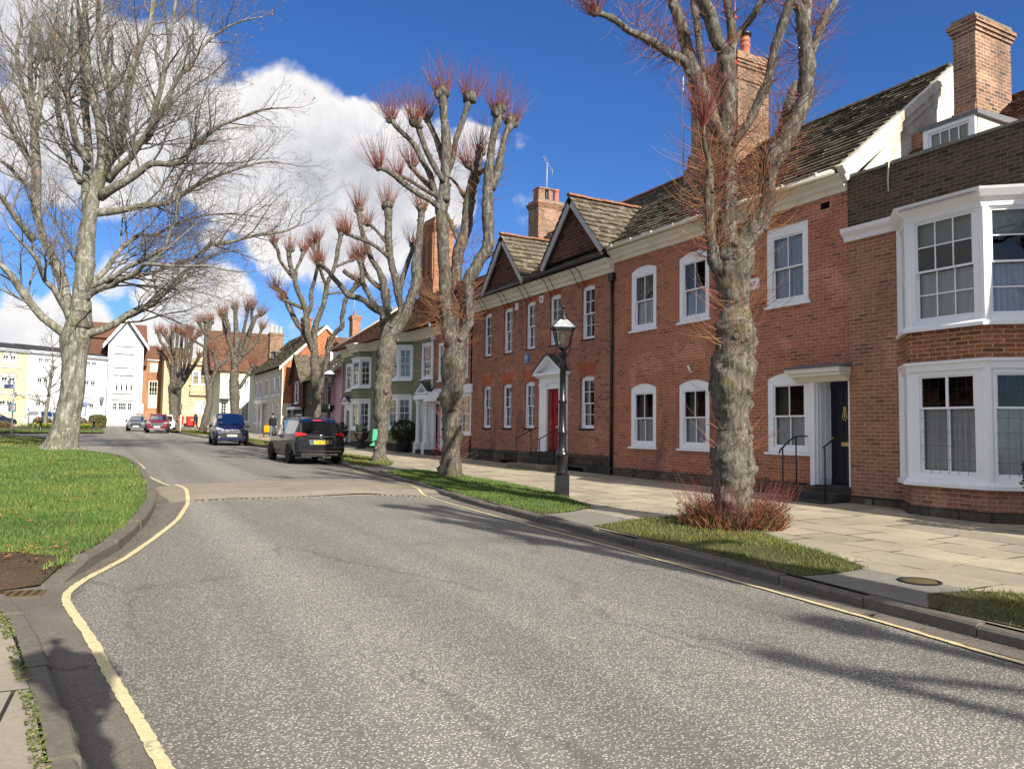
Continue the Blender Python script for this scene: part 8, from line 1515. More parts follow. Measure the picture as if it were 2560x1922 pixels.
# ================================================================ vehicles (car space: +y is the nose, x to its right)
def cr1(xs, ys, x):
    """smooth interpolation of tabulated values"""
    i = max(0, min(len(xs) - 2, sum(1 for q in xs if q <= x) - 1)); h = xs[i + 1] - xs[i]; t = (x - xs[i]) / h
    m = lambda k: 0.0 if k <= 0 or k >= len(xs) - 1 else (ys[k + 1] - ys[k - 1]) / (xs[k + 1] - xs[k - 1])
    a, b = m(i) * h, m(i + 1) * h; t2 = t * t; t3 = t2 * t
    return (2 * t3 - 3 * t2 + 1) * ys[i] + (t3 - 2 * t2 + t) * a + (-2 * t3 + 3 * t2) * ys[i + 1] + (t3 - t2) * b
def car(name, label, cat, loc, rz, st, paintm, side=(), scr=(), rear=(), wheels=(1.35, -1.4), wr=0.325, W=1.85, group=None, zb=0.24, rails=False):
    """st rows: y, top z, belt z, half width at belt, half width of roof"""
    t = thing(name, label, cat, loc, rz, group)
    st = sorted(st); ys = [s[0] for s in st]; N = []
    for a, b in zip(ys, ys[1:]):
        k = max(1, int((b - a) / 0.12)); N += [a + (b - a) * i / k for i in range(k)]
    N.append(ys[-1]); rings = []
    for y in N:
        zt, ze, wb, wt = (cr1(ys, [s[j] for s in st], y) for j in (1, 2, 3, 4))
        u = zt - ze; lo = zb + 0.06 * max(0, abs(y) - 1.7)
        ww = 0.955 * wb
        half = [(wb * 0.80, lo), (wb * 0.95, lo + 0.06), (wb, lo + 0.26), (wb * 1.0, ze - 0.16), (ww, ze), (ww + (wt - ww) * 0.12, ze + u * 0.10), (ww + (wt - ww) * 0.86, ze + u * 0.82), (wt * 0.94, ze + u * 0.94), (wt * 0.62, zt), (0.0, zt + 0.012)]
        rings.append([(x, y, z) for x, z in half] + [(-x, y, z) for x, z in half[-2::-1]])
    body = MB(); gs = {'windscreen': MB(), 'rear_window': MB(), 'side_window': {}}
    n = len(rings[0])
    for i in range(len(rings) - 1):
        ym = (N[i] + N[i + 1]) / 2
        for j in range(n - 1):
            q = [rings[i][j], rings[i + 1][j], rings[i + 1][j + 1], rings[i][j + 1]]; strip = j if j < 9 else 17 - j; tgt = body
            if strip == 5:
                for k, (a, b) in enumerate(side):
                    if a < ym < b: tgt = gs['side_window'].setdefault((k, j < 9), MB())
            elif strip in (7, 8) :
                if scr and scr[0] < ym < scr[1]: tgt = gs['windscreen']
                elif rear and rear[0] < ym < rear[1]: tgt = gs['rear_window']
            tgt.face(q[::-1], 0, True)
        body.face([rings[i][0], rings[i][-1], rings[i + 1][-1], rings[i + 1][0]])
    body.face(rings[0]); body.face(rings[-1][::-1])
    bo = body.build('body', paintm, t)
    cab = MB(); a, b = (rear[0] + 0.1 if rear else st[0][0] + 0.3), (scr[1] - 0.35 if scr else 0.6); hz = max(s[2] for s in st); hw = min(s[3] for s in st) * 0.82
    cab.box(-hw, hw, a, b, zb + 0.1, hz - 0.08); 
    for sy in (0.25, -0.65): 
        for sx in (-0.4, 0.4): cab.box(sx - 0.24, sx + 0.24, sy - 0.12, sy + 0.05, hz - 0.1, hz + 0.22); cab.box(sx - 0.13, sx + 0.13, sy - 0.1, sy, hz + 0.24, hz + 0.4)
    cab.build('interior', 'black_plastic', t)
    for k in ('windscreen', 'rear_window'):
        if gs[k].f: gs[k].build(k, 'car_glass', t)
    for m in gs['side_window'].values(): m.build('side_window', 'car_glass', t)
    for wy in wheels:
        for s in (-1, 1):
            m = MB(); prof = [(wr * 0.62, -0.1), (wr * 0.93, -0.105), (wr, -0.07), (wr, 0.07), (wr * 0.93, 0.105), (wr * 0.62, 0.1)]; m.lathe(prof, n=20); w = m.build('wheel', 'rubber', t, (s * (W / 2 - 0.085), wy, wr)); w.rotation_euler = (0, math.pi / 2, 0)
            r = MB(); r.lathe([(0.0, 0.055), (wr * 0.15, 0.06), (wr * 0.15, 0.05)], n=10)
            for i in range(5):
                a_ = i * 1.2566; ca, sa = math.cos(a_), math.sin(a_); r.bar((ca * wr * .1, sa * wr * .1, 0.045), (ca * wr * .6, sa * wr * .6, 0.075), wr * 0.2, 0.03)
            r.lathe([(wr * 0.56, 0.09), (wr * 0.64, 0.095), (wr * 0.64, 0.03)], n=20); r.lathe([(0, 0.0), (wr * 0.6, 0.0), (wr * 0.6, 0.01)], n=12, mi=1)
            ro = r.build('rim', ['alloy', 'rubber'], w); ro.scale = (1, 1, s)
            ar = MB(); pts = [(s * (W / 2 - 0.005), wy + (wr + 0.045) * math.cos(q), wr + (wr + 0.045) * math.sin(q)) for q in [math.pi * i / 12 for i in range(13)]]
            ar.tube(pts, 0.03, 6); ar.prism([(s * (W / 2 + 0.004), p[1], p[2]) for p in pts], (-s * 0.02, 0, 0), 1); ar.build('wheel_arch', ['black_plastic', 'dark_void'], t)
    zm = [s[2] for s in st if abs(s[0] - scr[0]) < 1.3]; mz = max(s[2] for s in st) + 0.02
    for s in (-1, 1):
        m = MB(); m.lathe([(0.0, -0.11), (0.06, -0.1), (0.1, 0), (0.07, 0.1), (0, 0.11)], n=10); m.bar((-s * 0.16, 0.02, -0.06), (0, 0, -0.05), 0.04); o = m.build('wing_mirror', 'black_plastic', t, (s * (W / 2 + 0.1), scr[0] - 0.1, mz)); o.scale = (1, 0.7, 0.85)
    if rails:
        for s in (-1, 1):
            m = MB(); zr = [cr1(ys, [q[1] for q in st], y) for y in (-1.9, -1.2, 0, 0.55)]; wt = st[len(st) // 2][4] * 0.92
            m.tube(fine([(s * wt, y, z + h) for y, z, h in zip((-1.9, -1.2, 0, 0.55), zr, (-0.01, 0.05, 0.05, -0.01))], 4), 0.02, 6); m.build('roof_rail', 'black_plastic', t)
    return t
def poly_part(par, name, mat, polys, vec, label=None):
    m = MB()
    for p in polys: m.prism(p, vec)
    o = m.build(name, mat, par)
    if label: o['label'] = label
    return o
def plate(par, txt, mat, w, h, loc, rot):
    m = MB(); m.box(-w / 2, w / 2, -0.006, 0.006, -h / 2, h / 2); o = m.build('number_plate', mat, par, loc); o.rotation_euler = rot
    if txt: text_mesh('lettering', txt, h * 1.08, 'letter_black', o, (0, -0.0075, 0), (math.pi / 2, 0, 0), 0.001, sx=0.78)
    return o
# ---- black people carrier, rear three-quarter
MPV = [(-2.33, 0.93, 0.86, .80, .62), (-2.29, 0.98, 0.90, .86, .66), (-2.20, 1.08, 0.95, .895, .70), (-2.02, 1.50, 1.02, .905, .66), (-1.88, 1.60, 1.02, .91, .66), (-1.4, 1.655, 1.0, .925, .67), (-0.3, 1.685, .97, .925, .68), (0.35, 1.65, .95, .925, .66), (0.75, 1.50, .95, .92, .63), (1.35, 1.12, .945, .91, .62), (1.7, 0.97, .90, .89, .60), (2.1, .83, .78, .82, .5), (2.33, .66, .62, .66, .4)]
c = car('parked_car', 'black people carrier parked at the kerb with its tail towards us', 'car', (7.1, 29.75, gz(29.7)), R(1.5), MPV, 'paint_black', [(-1.95, -1.42), (-1.34, -0.38), (-0.30, 0.62), (0.66, 0.95)], (0.55, 1.36), (-2.22, -1.93), (1.38, -1.38), 0.335, 1.86, 'cars parked along the street', rails=True)
for s in (-1, 1):
    poly_part(c, 'tail_light', 'tail_red', [[(s * 0.54, -2.30, 1.03), (s * 0.86, -2.18, 0.97), (s * 0.90, -2.06, 1.05), (s * 0.82, -2.10, 1.12), (s * 0.54, -2.29, 1.07)][::-s]], (0, -0.05, 0))
    poly_part(c, 'reflector', 'tail_red', [[(s * 0.60, -2.335, 0.52), (s * 0.84, -2.29, 0.53), (s * 0.83, -2.29, 0.59), (s * 0.62, -2.335, 0.585)][::-s]], (0, -0.03, 0))
poly_part(c, 'brake_light', 'tail_red', [[(-0.26, -2.04, 1.535), (0.26, -2.04, 1.535), (0.22, -2.02, 1.57), (-0.22, -2.02, 1.57)]], (0, -0.03, 0))
m = MB(); m.box(-0.5, 0.5, -2.355, -2.31, 0.955, 0.985); m.lathe([(0.0, 0.0), (0.05, 0.0), (0.065, 0.01), (0.05, 0.02), (0, 0.02)], n=18); o = m.build('tail_strip', 'chrome', c)
m = MB(); m.lathe([(0.045, 0), (0.065, 0), (0.065, 0.02), (0.045, 0.02)], n=20); m.bar((-0.03, 0.02, 0.012), (0.03, -0.02, 0.012), 0.015, 0.02); e = m.build('emblem', 'chrome', o, (0, -2.345, 0.965)); e.rotation_euler = (math.pi / 2, 0, 0)
poly_part(c, 'plate_recess', 'paint_grey', [[(-0.40, -2.335, 0.68), (0.40, -2.335, 0.68), (0.44, -2.335, 0.86), (-0.44, -2.335, 0.86)]], (0, -0.008, 0))
plate(c, 'F  64 DSE', 'plate_yellow', 0.52, 0.125, (0, -2.352, 0.77), (0, 0, 0)); poly_part(c, 'plate_band', 'sign_blue', [[(-0.30, -2.345, 0.71), (-0.262, -2.345, 0.71), (-0.262, -2.345, 0.83), (-0.30, -2.345, 0.83)]], (0, -0.012, 0))
text_mesh('badge', 'ZAFIRA', 0.06, 'chrome', c, (-0.55, -2.325, 0.83), (math.pi / 2, 0, 0)); text_mesh('badge', 'TECHLINE', 0.04, 'chrome', c, (0.58, -2.325, 0.83), (math.pi / 2, 0, 0))
m = MB(); m.box(-0.86, 0.86, -2.40, -2.2, 0.40, 0.62); m.build('bumper', 'paint_black', c, bevel=0.05); m = MB(); m.box(-0.72, 0.72, -2.41, -2.38, 0.44, 0.455); m.box(-0.6, 0.6, -2.405, -2.38, 0.33, 0.345); m.build('bumper_trim', 'chrome', c); m = MB(); m.box(-0.7, 0.7, -2.38, -2.2, 0.26, 0.40); m.build('bumper_skirt', 'black_plastic', c)
m = MB(); m.tube([(-0.35, -2.25, 1.13), (0.05, -2.235, 1.15)], 0.012, 5); m.build('wiper', 'black_plastic', c)
# ---- navy van, nose towards us
VAN = [(-2.2, 1.62, 1.05, .80, .66), (-2.14, 1.78, 1.08, .89, .74), (-1.6, 1.83, 1.08, .92, .76), (0.1, 1.835, 1.06, .92, .76), (0.62, 1.74, 1.05, .915, .72), (1.3, 1.24, 1.04, .91, .72), (1.5, 1.13, 1.02, .90, .70), (1.9, 1.03, .95, .88, .66), (2.12, .90, .84, .84, .6), (2.21, .68, .64, .76, .5)]
c = car('parked_van', 'dark navy panel van parked nose towards us beneath the far pollards', 'van', (6.98, 47.75, gz(47.5)), R(177), VAN, 'paint_navy', [(0.05, 0.98)], (0.55, 1.38), (), (1.45, -1.35), 0.335, 1.85, 'cars parked along the street')
for s in (-1, 1):
    poly_part(c, 'headlight', 'headlamp', [[(s * 0.42, 2.06, 0.84), (s * 0.80, 1.98, 0.86), (s * 0.86, 1.78, 1.0), (s * 0.80, 1.84, 1.02), (s * 0.46, 2.04, 0.92)][::s]], (0, 0.10, 0)); m = MB(); m.lathe([(0, 0), (0.06, 0), (0.05, 0.04), (0, 0.05)], n=12); o = m.build('fog_lamp', 'headlamp', c, (s * 0.68, 2.19, 0.46)); o.rotation_euler = (-math.pi / 2, 0, 0)
m = MB(); m.box(-0.42, 0.42, 2.16, 2.22, 0.82, 0.855); m.build('grille_bar', 'chrome', c); m = MB(); m.lathe([(0, 0), (0.085, 0), (0.075, 0.02), (0, 0.025)], n=20); o = m.build('emblem', 'chrome', c, (0, 2.215, 0.84)); o.rotation_euler = (-math.pi / 2, 0, 0); o.scale = (1.2, 0.5, 1)
poly_part(c, 'grille', 'black_plastic', [[(-0.6, 2.2, 0.42), (0.6, 2.2, 0.42), (0.66, 2.2, 0.60), (0.5, 2.2, 0.72), (-0.5, 2.2, 0.72), (-0.66, 2.2, 0.60)]], (0, 0.03, 0)); m = MB(); m.box(-0.8, 0.8, 2.05, 2.26, 0.26, 0.40); m.build('bumper', 'paint_navy', c, bevel=0.04)
plate(c, 'R21 SKO', 'plate_white', 0.52, 0.115, (0, 2.245, 0.56), (0, 0, math.pi))
m = MB()
for i, (y0, h) in enumerate(((-0.25, .2), (-0.05, .2), (0.15, .17), (0.32, .2))): m.prism([(0.926, y0, 0.78), (0.926, y0 + 0.06, 0.78), (0.926, y0 + 0.12, 0.78 + h), (0.926, y0 + 0.05, 0.78 + h)], (0.006, 0, 0))
m.build('side_lettering', 'letter_white', c)
m = MB(); m.box(0.918, 0.926, -2.0, 0.0, 0.50, 0.60); m.box(-0.926, -0.918, -2.0, 0.0, 0.50, 0.60); m.build('side_moulding', 'black_plastic', c)
# ---- maroon SUV, small dark hatchback, white car behind, silver and dark blue cars by the terrace
SUV = [(-2.28, 0.98, .92, .84, .62), (-2.1, 1.2, 1.02, .90, .66), (-1.85, 1.60, 1.05, .91, .66), (-1.3, 1.68, 1.04, .93, .67), (0.1, 1.69, 1.02, .93, .67), (0.55, 1.55, 1.02, .925, .64), (1.15, 1.16, 1.01, .92, .66), (1.5, 1.08, 1.0, .91, .66), (2.0, .98, .92, .88, .62), (2.2, .86, .82, .84, .56), (2.3, .68, .64, .76, .5)]
HAT = [(-2.0, 0.9, .84, .78, .56), (-1.85, 1.1, .92, .84, .6), (-1.55, 1.40, .94, .85, .58), (-0.9, 1.46, .93, .86, .58), (0.1, 1.46, .91, .86, .58), (0.5, 1.32, .91, .86, .56), (1.05, 1.0, .90, .85, .6), (1.5, .92, .86, .83, .58), (1.85, .78, .74, .78, .5), (1.98, .6, .56, .68, .42)]
def nose(c, y, z, w, plate_z, bars=True, mat='plate_white', skirt='black_plastic'):
    for s in (-1, 1): poly_part(c, 'headlight', 'headlamp', [[(s * w * .62, y - 0.04, z - 0.07), (s * w * 0.98, y - 0.2, z - 0.03), (s * w, y - 0.3, z + 0.06), (s * w * .62, y - 0.1, z + 0.03)][::s]], (0, 0.09, 0))
    m = MB(); m.box(-w * .62, w * .62, y - 0.02, y + 0.04, z - 0.34, z - 0.02); m.build('grille', 'black_plastic', c)
    if bars:
        m = MB()
        for i in range(4): m.box(-w * .6, w * .6, y + 0.041, y + 0.05, z - 0.30 + i * 0.075, z - 0.27 + i * 0.075)
        for i in range(4): m.box(-w * .5 + i * w * .33, -w * .42 + i * w * .33, y + 0.0411, y + 0.0501, z - 0.3, z - 0.05)
        m.build('grille_bar', 'chrome', c)
    plate(c, None, mat, 0.52, 0.12, (0, y + 0.07, plate_z), (0, 0, math.pi)); m = MB(); m.box(-w, w, y - 0.2, y + 0.03, 0.26, z - 0.36); m.build('bumper', skirt, c, bevel=0.04)
c = car('parked_car', 'maroon sport utility car with silver grille in front of the farthest pollard', 'car', (5.15, 76.9, gz(76.5)), R(174), SUV, 'paint_maroon', [(-1.7, -1.1), (-1.0, -0.15), (-0.05, 0.8)], (0.5, 1.16), (-2.1, -1.86), (1.4, -1.3), 0.36, 1.87, 'cars parked along the street', rails=True); nose(c, 2.26, 0.9, 0.84, 0.52); m = MB(); m.box(-0.6, 0.6, 2.2, 2.33, 0.27, 0.36); m.build('skid_plate', 'alloy', c)
c = car('parked_car', 'small dark grey hatchback just left of the maroon car', 'car', (3.75, 83.5, gz(83)), R(174), HAT, 'paint_grey', [(-1.5, -0.55), (-0.45, 0.75)], (0.45, 1.06), (-1.85, -1.56), (1.25, -1.25), 0.3, 1.7, 'cars parked along the street'); nose(c, 1.95, 0.74, 0.74, 0.45, False)
c = car('parked_car', 'white car showing only its roof behind the maroon car', 'car', (6.35, 84.0, gz(84)), R(176), [(y, z * 1.14 if z > 1 else z * 1.05, b * 1.05, w, r_) for y, z, b, w, r_ in HAT], 'paint_white', [(-1.5, -0.55), (-0.45, 0.75)], (0.45, 1.06), (-1.85, -1.56), (1.25, -1.25), 0.3, 1.75, 'cars parked along the street'); nose(c, 1.95, 0.78, 0.74, 0.45, False)
c = car('parked_car', 'silver car parked behind the shrubs before the white terrace', 'car', (-4.6, 98.6, gz(98.5)), R(-36), SUV, 'paint_silver', [(-1.7, -1.1), (-1.0, -0.15), (-0.05, 0.8)], (0.5, 1.16), (-2.1, -1.86), (1.4, -1.3), 0.33, 1.85, 'cars parked along the street')
for s in (-1, 1): poly_part(c, 'tail_light', 'tail_red', [[(s * 0.6, -2.27, 0.9), (s * 0.84, -2.16, 0.9), (s * 0.86, -2.1, 1.05), (s * 0.66, -2.22, 1.05)][::-s]], (0, -0.05, 0))
c = car('parked_car', 'dark blue car parked side-on at the left edge', 'car', (-9.1, 95.0, gz(95)), R(-62), HAT, 'paint_darkblue', [(-1.5, -0.55), (-0.45, 0.75)], (0.45, 1.06), (-1.85, -1.56), (1.25, -1.25), 0.32, 1.72, 'cars parked along the street'); nose(c, 1.95, 0.74, 0.74, 0.45, False)

# ================================================================ street furniture
def street_lamp(label, loc, rz, H=3.88):
    t = thing('street_lamp', label, 'street lamp', loc, rz, 'black lantern posts along the street'); s = H / 3.88
    m = MB(); m.box(-0.14, 0.14, -0.14, 0.14, -0.1, 0.42); m.prism([(-0.14, -0.14, 0.42), (0.14, -0.14, 0.42), (0.14, 0.14, 0.42), (-0.14, 0.14, 0.42)], (0, 0, 0.02)); m.lathe([(0.13, 0.44), (0.115, 0.5), (0.115, 0.8), (0.14, 0.83), (0.14, 0.88), (0.1, 0.93), (0.085, 1.0), (0.082, 1.25), (0.10, 1.28), (0.10, 1.33), (0.078, 1.37), (0.072, 1.9), (0.088, 1.93), (0.088, 1.97), (0.068, 2.0), (0.06, 2.62), (0.085, 2.66), (0.085, 2.72), (0.06, 2.76), (0.055, 2.9), (0.08, 2.95), (0.05, 3.0), (0.045, 3.02)], n=16); m.build('post', 'black_paint', t, bevel=0.0)
    m = MB(); m.tube([(-0.26, 0, 2.84), (0.26, 0, 2.84)], 0.012, 6) if False else None
    for a in range(4): q = a * math.pi / 2; m.tube([(0.05 * math.cos(q), 0.05 * math.sin(q), 2.86), (0.12 * math.cos(q), 0.12 * math.sin(q), 2.98), (0.165 * math.cos(q), 0.165 * math.sin(q), 3.07)], 0.011, 6)
    m.lathe([(0.03, 2.98), (0.06, 3.02), (0.17, 3.06), (0.17, 3.085), (0.03, 3.085)], n=4, sm=False, a0=math.pi / 4); m.build('bracket', 'black_paint', t)
    b, tp, z0, z1 = 0.118, 0.2, 3.085, 3.47
    g = MB(); fr = MB()
    for a in range(4):
        c0, s0 = math.cos(a * math.pi / 2), math.sin(a * math.pi / 2); rt = lambda x, y, z: (x * c0 - y * s0, x * s0 + y * c0, z)
        g.face([rt(-b, -b, z0), rt(b, -b, z0), rt(tp, -tp, z1), rt(-tp, -tp, z1)]); fr.bar(rt(-b, -b, z0), rt(-tp, -tp, z1), 0.02)
        fr.bar(rt(-b, -b, z0), rt(b, -b, z0), 0.022); fr.bar(rt(-tp - 0.03, -tp - 0.03, z1), rt(tp + 0.03, -tp - 0.03, z1), 0.03)
    fo = fr.build('lantern_frame', 'black_paint', t); g.build('pane', 'lamp_glass', fo)
    r = MB()
    for a in range(4):
        c0, s0 = math.cos(a * math.pi / 2), math.sin(a * math.pi / 2); rt = lambda x, y, z: (x * c0 - y * s0, x * s0 + y * c0, z); e = tp + 0.06
        r.face([rt(-e, -e, z1 + 0.01), rt(e, -e, z1 + 0.01), rt(0.07, -0.07, z1 + 0.2), rt(-0.07, -0.07, z1 + 0.2)]); r.bar(rt(-e, -e, z1 + 0.012), rt(-0.07, -0.07, z1 + 0.205), 0.014, mi=1)
    r.build('lantern_roof', ['galvanised', 'black_paint'], t)
    m = MB(); m.lathe([(0.10, 3.66), (0.11, 3.69), (0.07, 3.73), (0.06, 3.76), (0.075, 3.78), (0.05, 3.81), (0.025, 3.85), (0.02, 3.88), (0.04, 3.9), (0.045, 3.93), (0.03, 3.97), (0, 3.985)], n=14); m.build('finial', 'black_paint', t)
    m = MB(); m.lathe([(0.025, 3.09), (0.025, 3.15), (0.05, 3.2), (0.055, 3.32), (0.03, 3.38), (0, 3.39)], n=12); m.build('lamp_bulb', 'sign_white', t)
    t.scale = (s, s, s); return t
street_lamp('near black street lamp with a four-sided lantern on the grass verge', (8.53, 13.5, gz(13.5) + 0.13), R(-26))
street_lamp('black street lamp behind the black car beside the fourth pollard', (9.05, 33.5, gz(33.5) + 0.14), R(-20), 3.85)
street_lamp('street lamp just behind the camera, seen by its shadow on the near kerb', (0.60, -0.4, 0.08), R(12), 4.05)
def post_sign(name, label, loc, h, r=0.035, mat='galvanised'):
    t = thing(name, label, 'sign post', loc, -YAW); m = MB(); m.tube([(0, 0, -0.1), (0, 0, h)], r, 10); m.lathe([(r * 1.1, 0), (r * 1.1, 0.02), (0, 0.04)], (0, 0, h), 10); m.build('post', mat, t); return t
t = post_sign('sign_post', 'grey sign post with blue direction plate, round disc and a poster at left', (-4.45, 56.7, gz(56.7) + 0.05), 3.45, 0.05)
m = MB(); m.box(-0.6, -0.04, -0.03, -0.005, 3.06, 3.3); o = m.build('direction_plate', 'sign_blue', t); m = MB(); m.box(-0.56, -0.24, -0.033, -0.0305, 3.16, 3.21); m.box(-0.2, -0.09, -0.033, -0.0305, 3.12, 3.2); m.build('lettering', 'letter_white', o)
m = MB(); m.box(-0.42, -0.2, -0.02, 0.0, 3.32, 3.58); o = m.build('sign_topper', 'sign_white', t)
m = MB(); m.lathe([(0, 0), (0.17, 0), (0.17, 0.02), (0, 0.02)], n=20); o = m.build('round_sign', 'galvanised', t, (0.04, 0.06, 2.68)); o.rotation_euler = (math.pi / 2, 0, 0)
m = MB(); m.box(-0.22, 0.24, -0.09, -0.06, 1.62, 2.12); o = m.build('poster_frame', 'sign_teal', t); m = MB(); m.box(-0.17, 0.19, -0.094, -0.0905, 1.69, 2.05); p = m.build('poster', 'sign_white', o); m = MB(); m.box(-0.08, 0.09, -0.097, -0.0945, 1.9, 1.98); m.box(-0.12, 0.13, -0.097, -0.0945, 1.8, 1.82); m.box(-0.12, 0.13, -0.097, -0.0945, 1.75, 1.77); m.build('lettering', 'letter_red', p)
t = post_sign('parking_sign', 'small blue and white parking sign on a thin post before the yellow terrace', (-6.1, 96.5, gz(96.5)), 2.0, 0.035, 'lead'); m = MB(); m.box(-0.2, 0.2, -0.05, -0.03, 1.6, 2.02); o = m.build('panel', 'sign_white', t); m = MB(); m.box(-0.16, 0.03, -0.053, -0.0505, 1.72, 1.94); m.build('symbol', 'sign_blue', o)
t = post_sign('finger_post', 'blue finger post sign between the beech and the clipped hedge', (-0.85, 94.5, gz(94.5)), 2.85, 0.045, 'sign_blue'); m = MB(); m.prism([(-0.42, -0.04, 2.42), (0.3, -0.04, 2.42), (0.42, -0.04, 2.53), (0.3, -0.04, 2.64), (-0.42, -0.04, 2.64)], (0, 0.03, 0)); o = m.build('finger', 'sign_blue', t); m = MB(); m.box(-0.34, 0.24, -0.044, -0.0405, 2.5, 2.55); m.build('lettering', 'letter_white', o); m = MB(); m.box(-0.27, 0.27, -0.03, 0.0, 1.3, 1.62); m.build('panel', 'galvanised', t)
def bollard(label, loc):
    t = thing('bollard', label, 'bollard', loc, 0, 'black bollards on the grass strip'); m = MB(); m.lathe([(0.12, -0.1), (0.12, 0.12), (0.095, 0.15), (0.09, 0.85), (0.115, 0.88), (0.115, 0.94), (0.09, 0.98), (0.1, 1.05), (0.06, 1.13), (0, 1.16)], n=14); m.build('post', 'black_paint', t); m = MB(); m.lathe([(0.119, 0.86), (0.119, 0.96)], n=14); m.build('band', 'black_plastic', t); return t
bollard('black bollard left of the beech trunk', (-3.76, 72.9, gz(72.9) + 0.05)); bollard('black bollard right of the beech trunk by the clipped hedge', (0.03, 73.2, gz(73.2) + 0.05))
t = thing('traffic_post', 'white post with a dark top on the far verge by the red bins', 'post', (7.02, 76.7, gz(76.7) + 0.1), -YAW); m = MB(); m.lathe([(0.09, -0.1), (0.09, 0.0), (0.07, 0.03), (0.065, 1.5), (0.05, 1.55)], n=12); m.build('sleeve', 'sign_white', t); m = MB(); m.tube([(0, 0, 1.5), (0, 0, 2.1)], 0.035, 8); m.box(-0.08, 0.08, -0.05, 0.03, 2.1, 2.6); m.build('head', 'lead', t)
def wheelie(label, loc, rz):
    t = thing('bin', label, 'bin', loc, rz, 'red wheeled bins by the stone building'); m = MB(); m.hexa([(-0.6, -0.42, 0.2), (0.6, -0.42, 0.2), (0.6, 0.42, 0.2), (-0.6, 0.42, 0.2), (-0.68, -0.5, 1.15), (0.68, -0.5, 1.15), (0.68, 0.5, 1.15), (-0.68, 0.5, 1.15)]); m.box(-0.7, 0.7, -0.53, -0.49, 1.05, 1.15); m.build('tub', 'bin_red', t, bevel=0.03)
    m = MB(); pr = [(-0.52, 1.16), (-0.4, 1.3), (0.0, 1.38), (0.4, 1.3), (0.52, 1.16)]; m.prism([(-0.7, y, z) for y, z in pr], (1.4, 0, 0)); m.build('lid', 'bin_red', t); m = MB(); m.box(-0.3, 0.25, -0.512, -0.5, 0.85, 0.95); m.build('sticker', 'plate_yellow', t)
    for sx in (-0.5, 0.5):
        m = MB(); m.lathe([(0, -0.03), (0.1, -0.03), (0.1, 0.03), (0, 0.03)], n=12); o = m.build('wheel', 'rubber', t, (sx, -0.3, 0.1)); o.rotation_euler = (0, math.pi / 2, 0)
wheelie('red wheeled bin, right of the pair by the stone building', (11.5, 110.3, gz(110)), R(6)); wheelie('red wheeled bin, left of the pair and half behind a trunk', (9.8, 110.6, gz(110)), R(-4))
t = thing('box_hedge', 'rounded clipped hedge in front of the white terrace', 'hedge', (0.35, 93.2, gz(93)), 0)
def boxy(p, rr): 
    m = max(abs(p.x) / 1.0, abs(p.y) / 0.85, abs(p.z - 0.75) / 0.68); L = Vector((p.x, p.y, p.z - 0.75)).length; return Vector((p.x, p.y, p.z - 0.75)) * (L / max(m, 0.3) ** 0.7 / max(L, 0.01) * 0.9 if False else 1.0) + Vector((0, 0, 0.75))
def cube_ball(name, c, h, n, size, mat, parent, seed):
    mb = MB(); rr = random.Random(seed)
    for _ in range(n):
        v = Vector((rr.uniform(-1, 1), rr.uniform(-1, 1), rr.uniform(-1, 1))); k = max(abs(v.x), abs(v.y), abs(v.z)); v = v * (rr.uniform(0.8, 1.0) / max(k, 0.05)); l4 = (v.x ** 4 + v.y ** 4 + v.z ** 4) ** 0.25; v = v / max(l4, 0.2) * rr.uniform(0.85, 1.0) * (1 + 0.06 * noise.noise(v * 2))
        p = Vector(c) + Vector((v.x * h[0], v.y * h[1], v.z * h[2])); a = Vector((rr.gauss(0, 1), rr.gauss(0, 1), rr.gauss(0, 1))).normalized(); b = a.orthogonal().normalized(); s = size * rr.uniform(.6, 1.4); mb.face([p - a * s, p + b * s * .6, p + a * s, p - b * s * .6])
    return mb.build(name, mat, parent)
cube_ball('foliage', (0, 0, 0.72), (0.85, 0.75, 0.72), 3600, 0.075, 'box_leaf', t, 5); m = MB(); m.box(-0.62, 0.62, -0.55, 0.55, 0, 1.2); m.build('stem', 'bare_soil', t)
for i, (lab, x, y, r, hgt, mt) in enumerate((('brownish shrub before the silver car', -4.75, 95.2, 0.9, 1.05, 'shrub_brown_leaf'), ('reddish shrub left of the beech trunk by the silver car', -2.9, 95.6, 0.95, 1.1, 'shrub_brown_leaf'), ('low reddish shrub just right of the beech trunk', -1.35, 94.6, 0.75, 1.1, 'shrub_brown_leaf'), ('low brown shrub at the foot of the clipped hedge', -0.45, 91.2, 0.6, 0.6, 'shrub_brown_leaf'), ('low brown hedge shrub at the left edge', -8.0, 86, 1.4, 0.75, 'shrub_brown_leaf'))):
    t = thing('shrub', lab, 'shrub', (x, y, gz(y)), 0, 'shrubs on the grass strip'); leaf_ball('foliage', (0, 0, hgt * 0.5), r, 1100, 0.075, mt, t, hgt / r * 0.55, 20 + i); m = MB()
    for k in range(6): m.tube([(0, 0, 0), (math.cos(k) * r * .4, math.sin(k) * r * .4, hgt * .7)], 0.025, 4)
    m.build('stem', 'hair_brown', t)
pts = []
for cx, cy, n, sx in ((-0.7, 86.8, 260, 0.8), (-4.2, 86.6, 320, 1.6), (-2.9, 86.4, 160, 0.8)):
    pts += [(rnd.gauss(cx, sx * .6), rnd.gauss(cy, .5), gz(cy) + rnd.uniform(0.3, 0.55)) for _ in range(n)]
tag(kind(scatter('daffodils', pts, 0.06, 'daffodil_petal', 0.0, 0.9), 'stuff'), 'yellow daffodils flowering on the strip either side of the beech trunk', 'flowers')
pts = [(x + rnd.gauss(0, .1), y + rnd.gauss(0, .1), gz(y) + rnd.uniform(0.08, 0.42)) for x, y, z in pts for _ in range(3)]
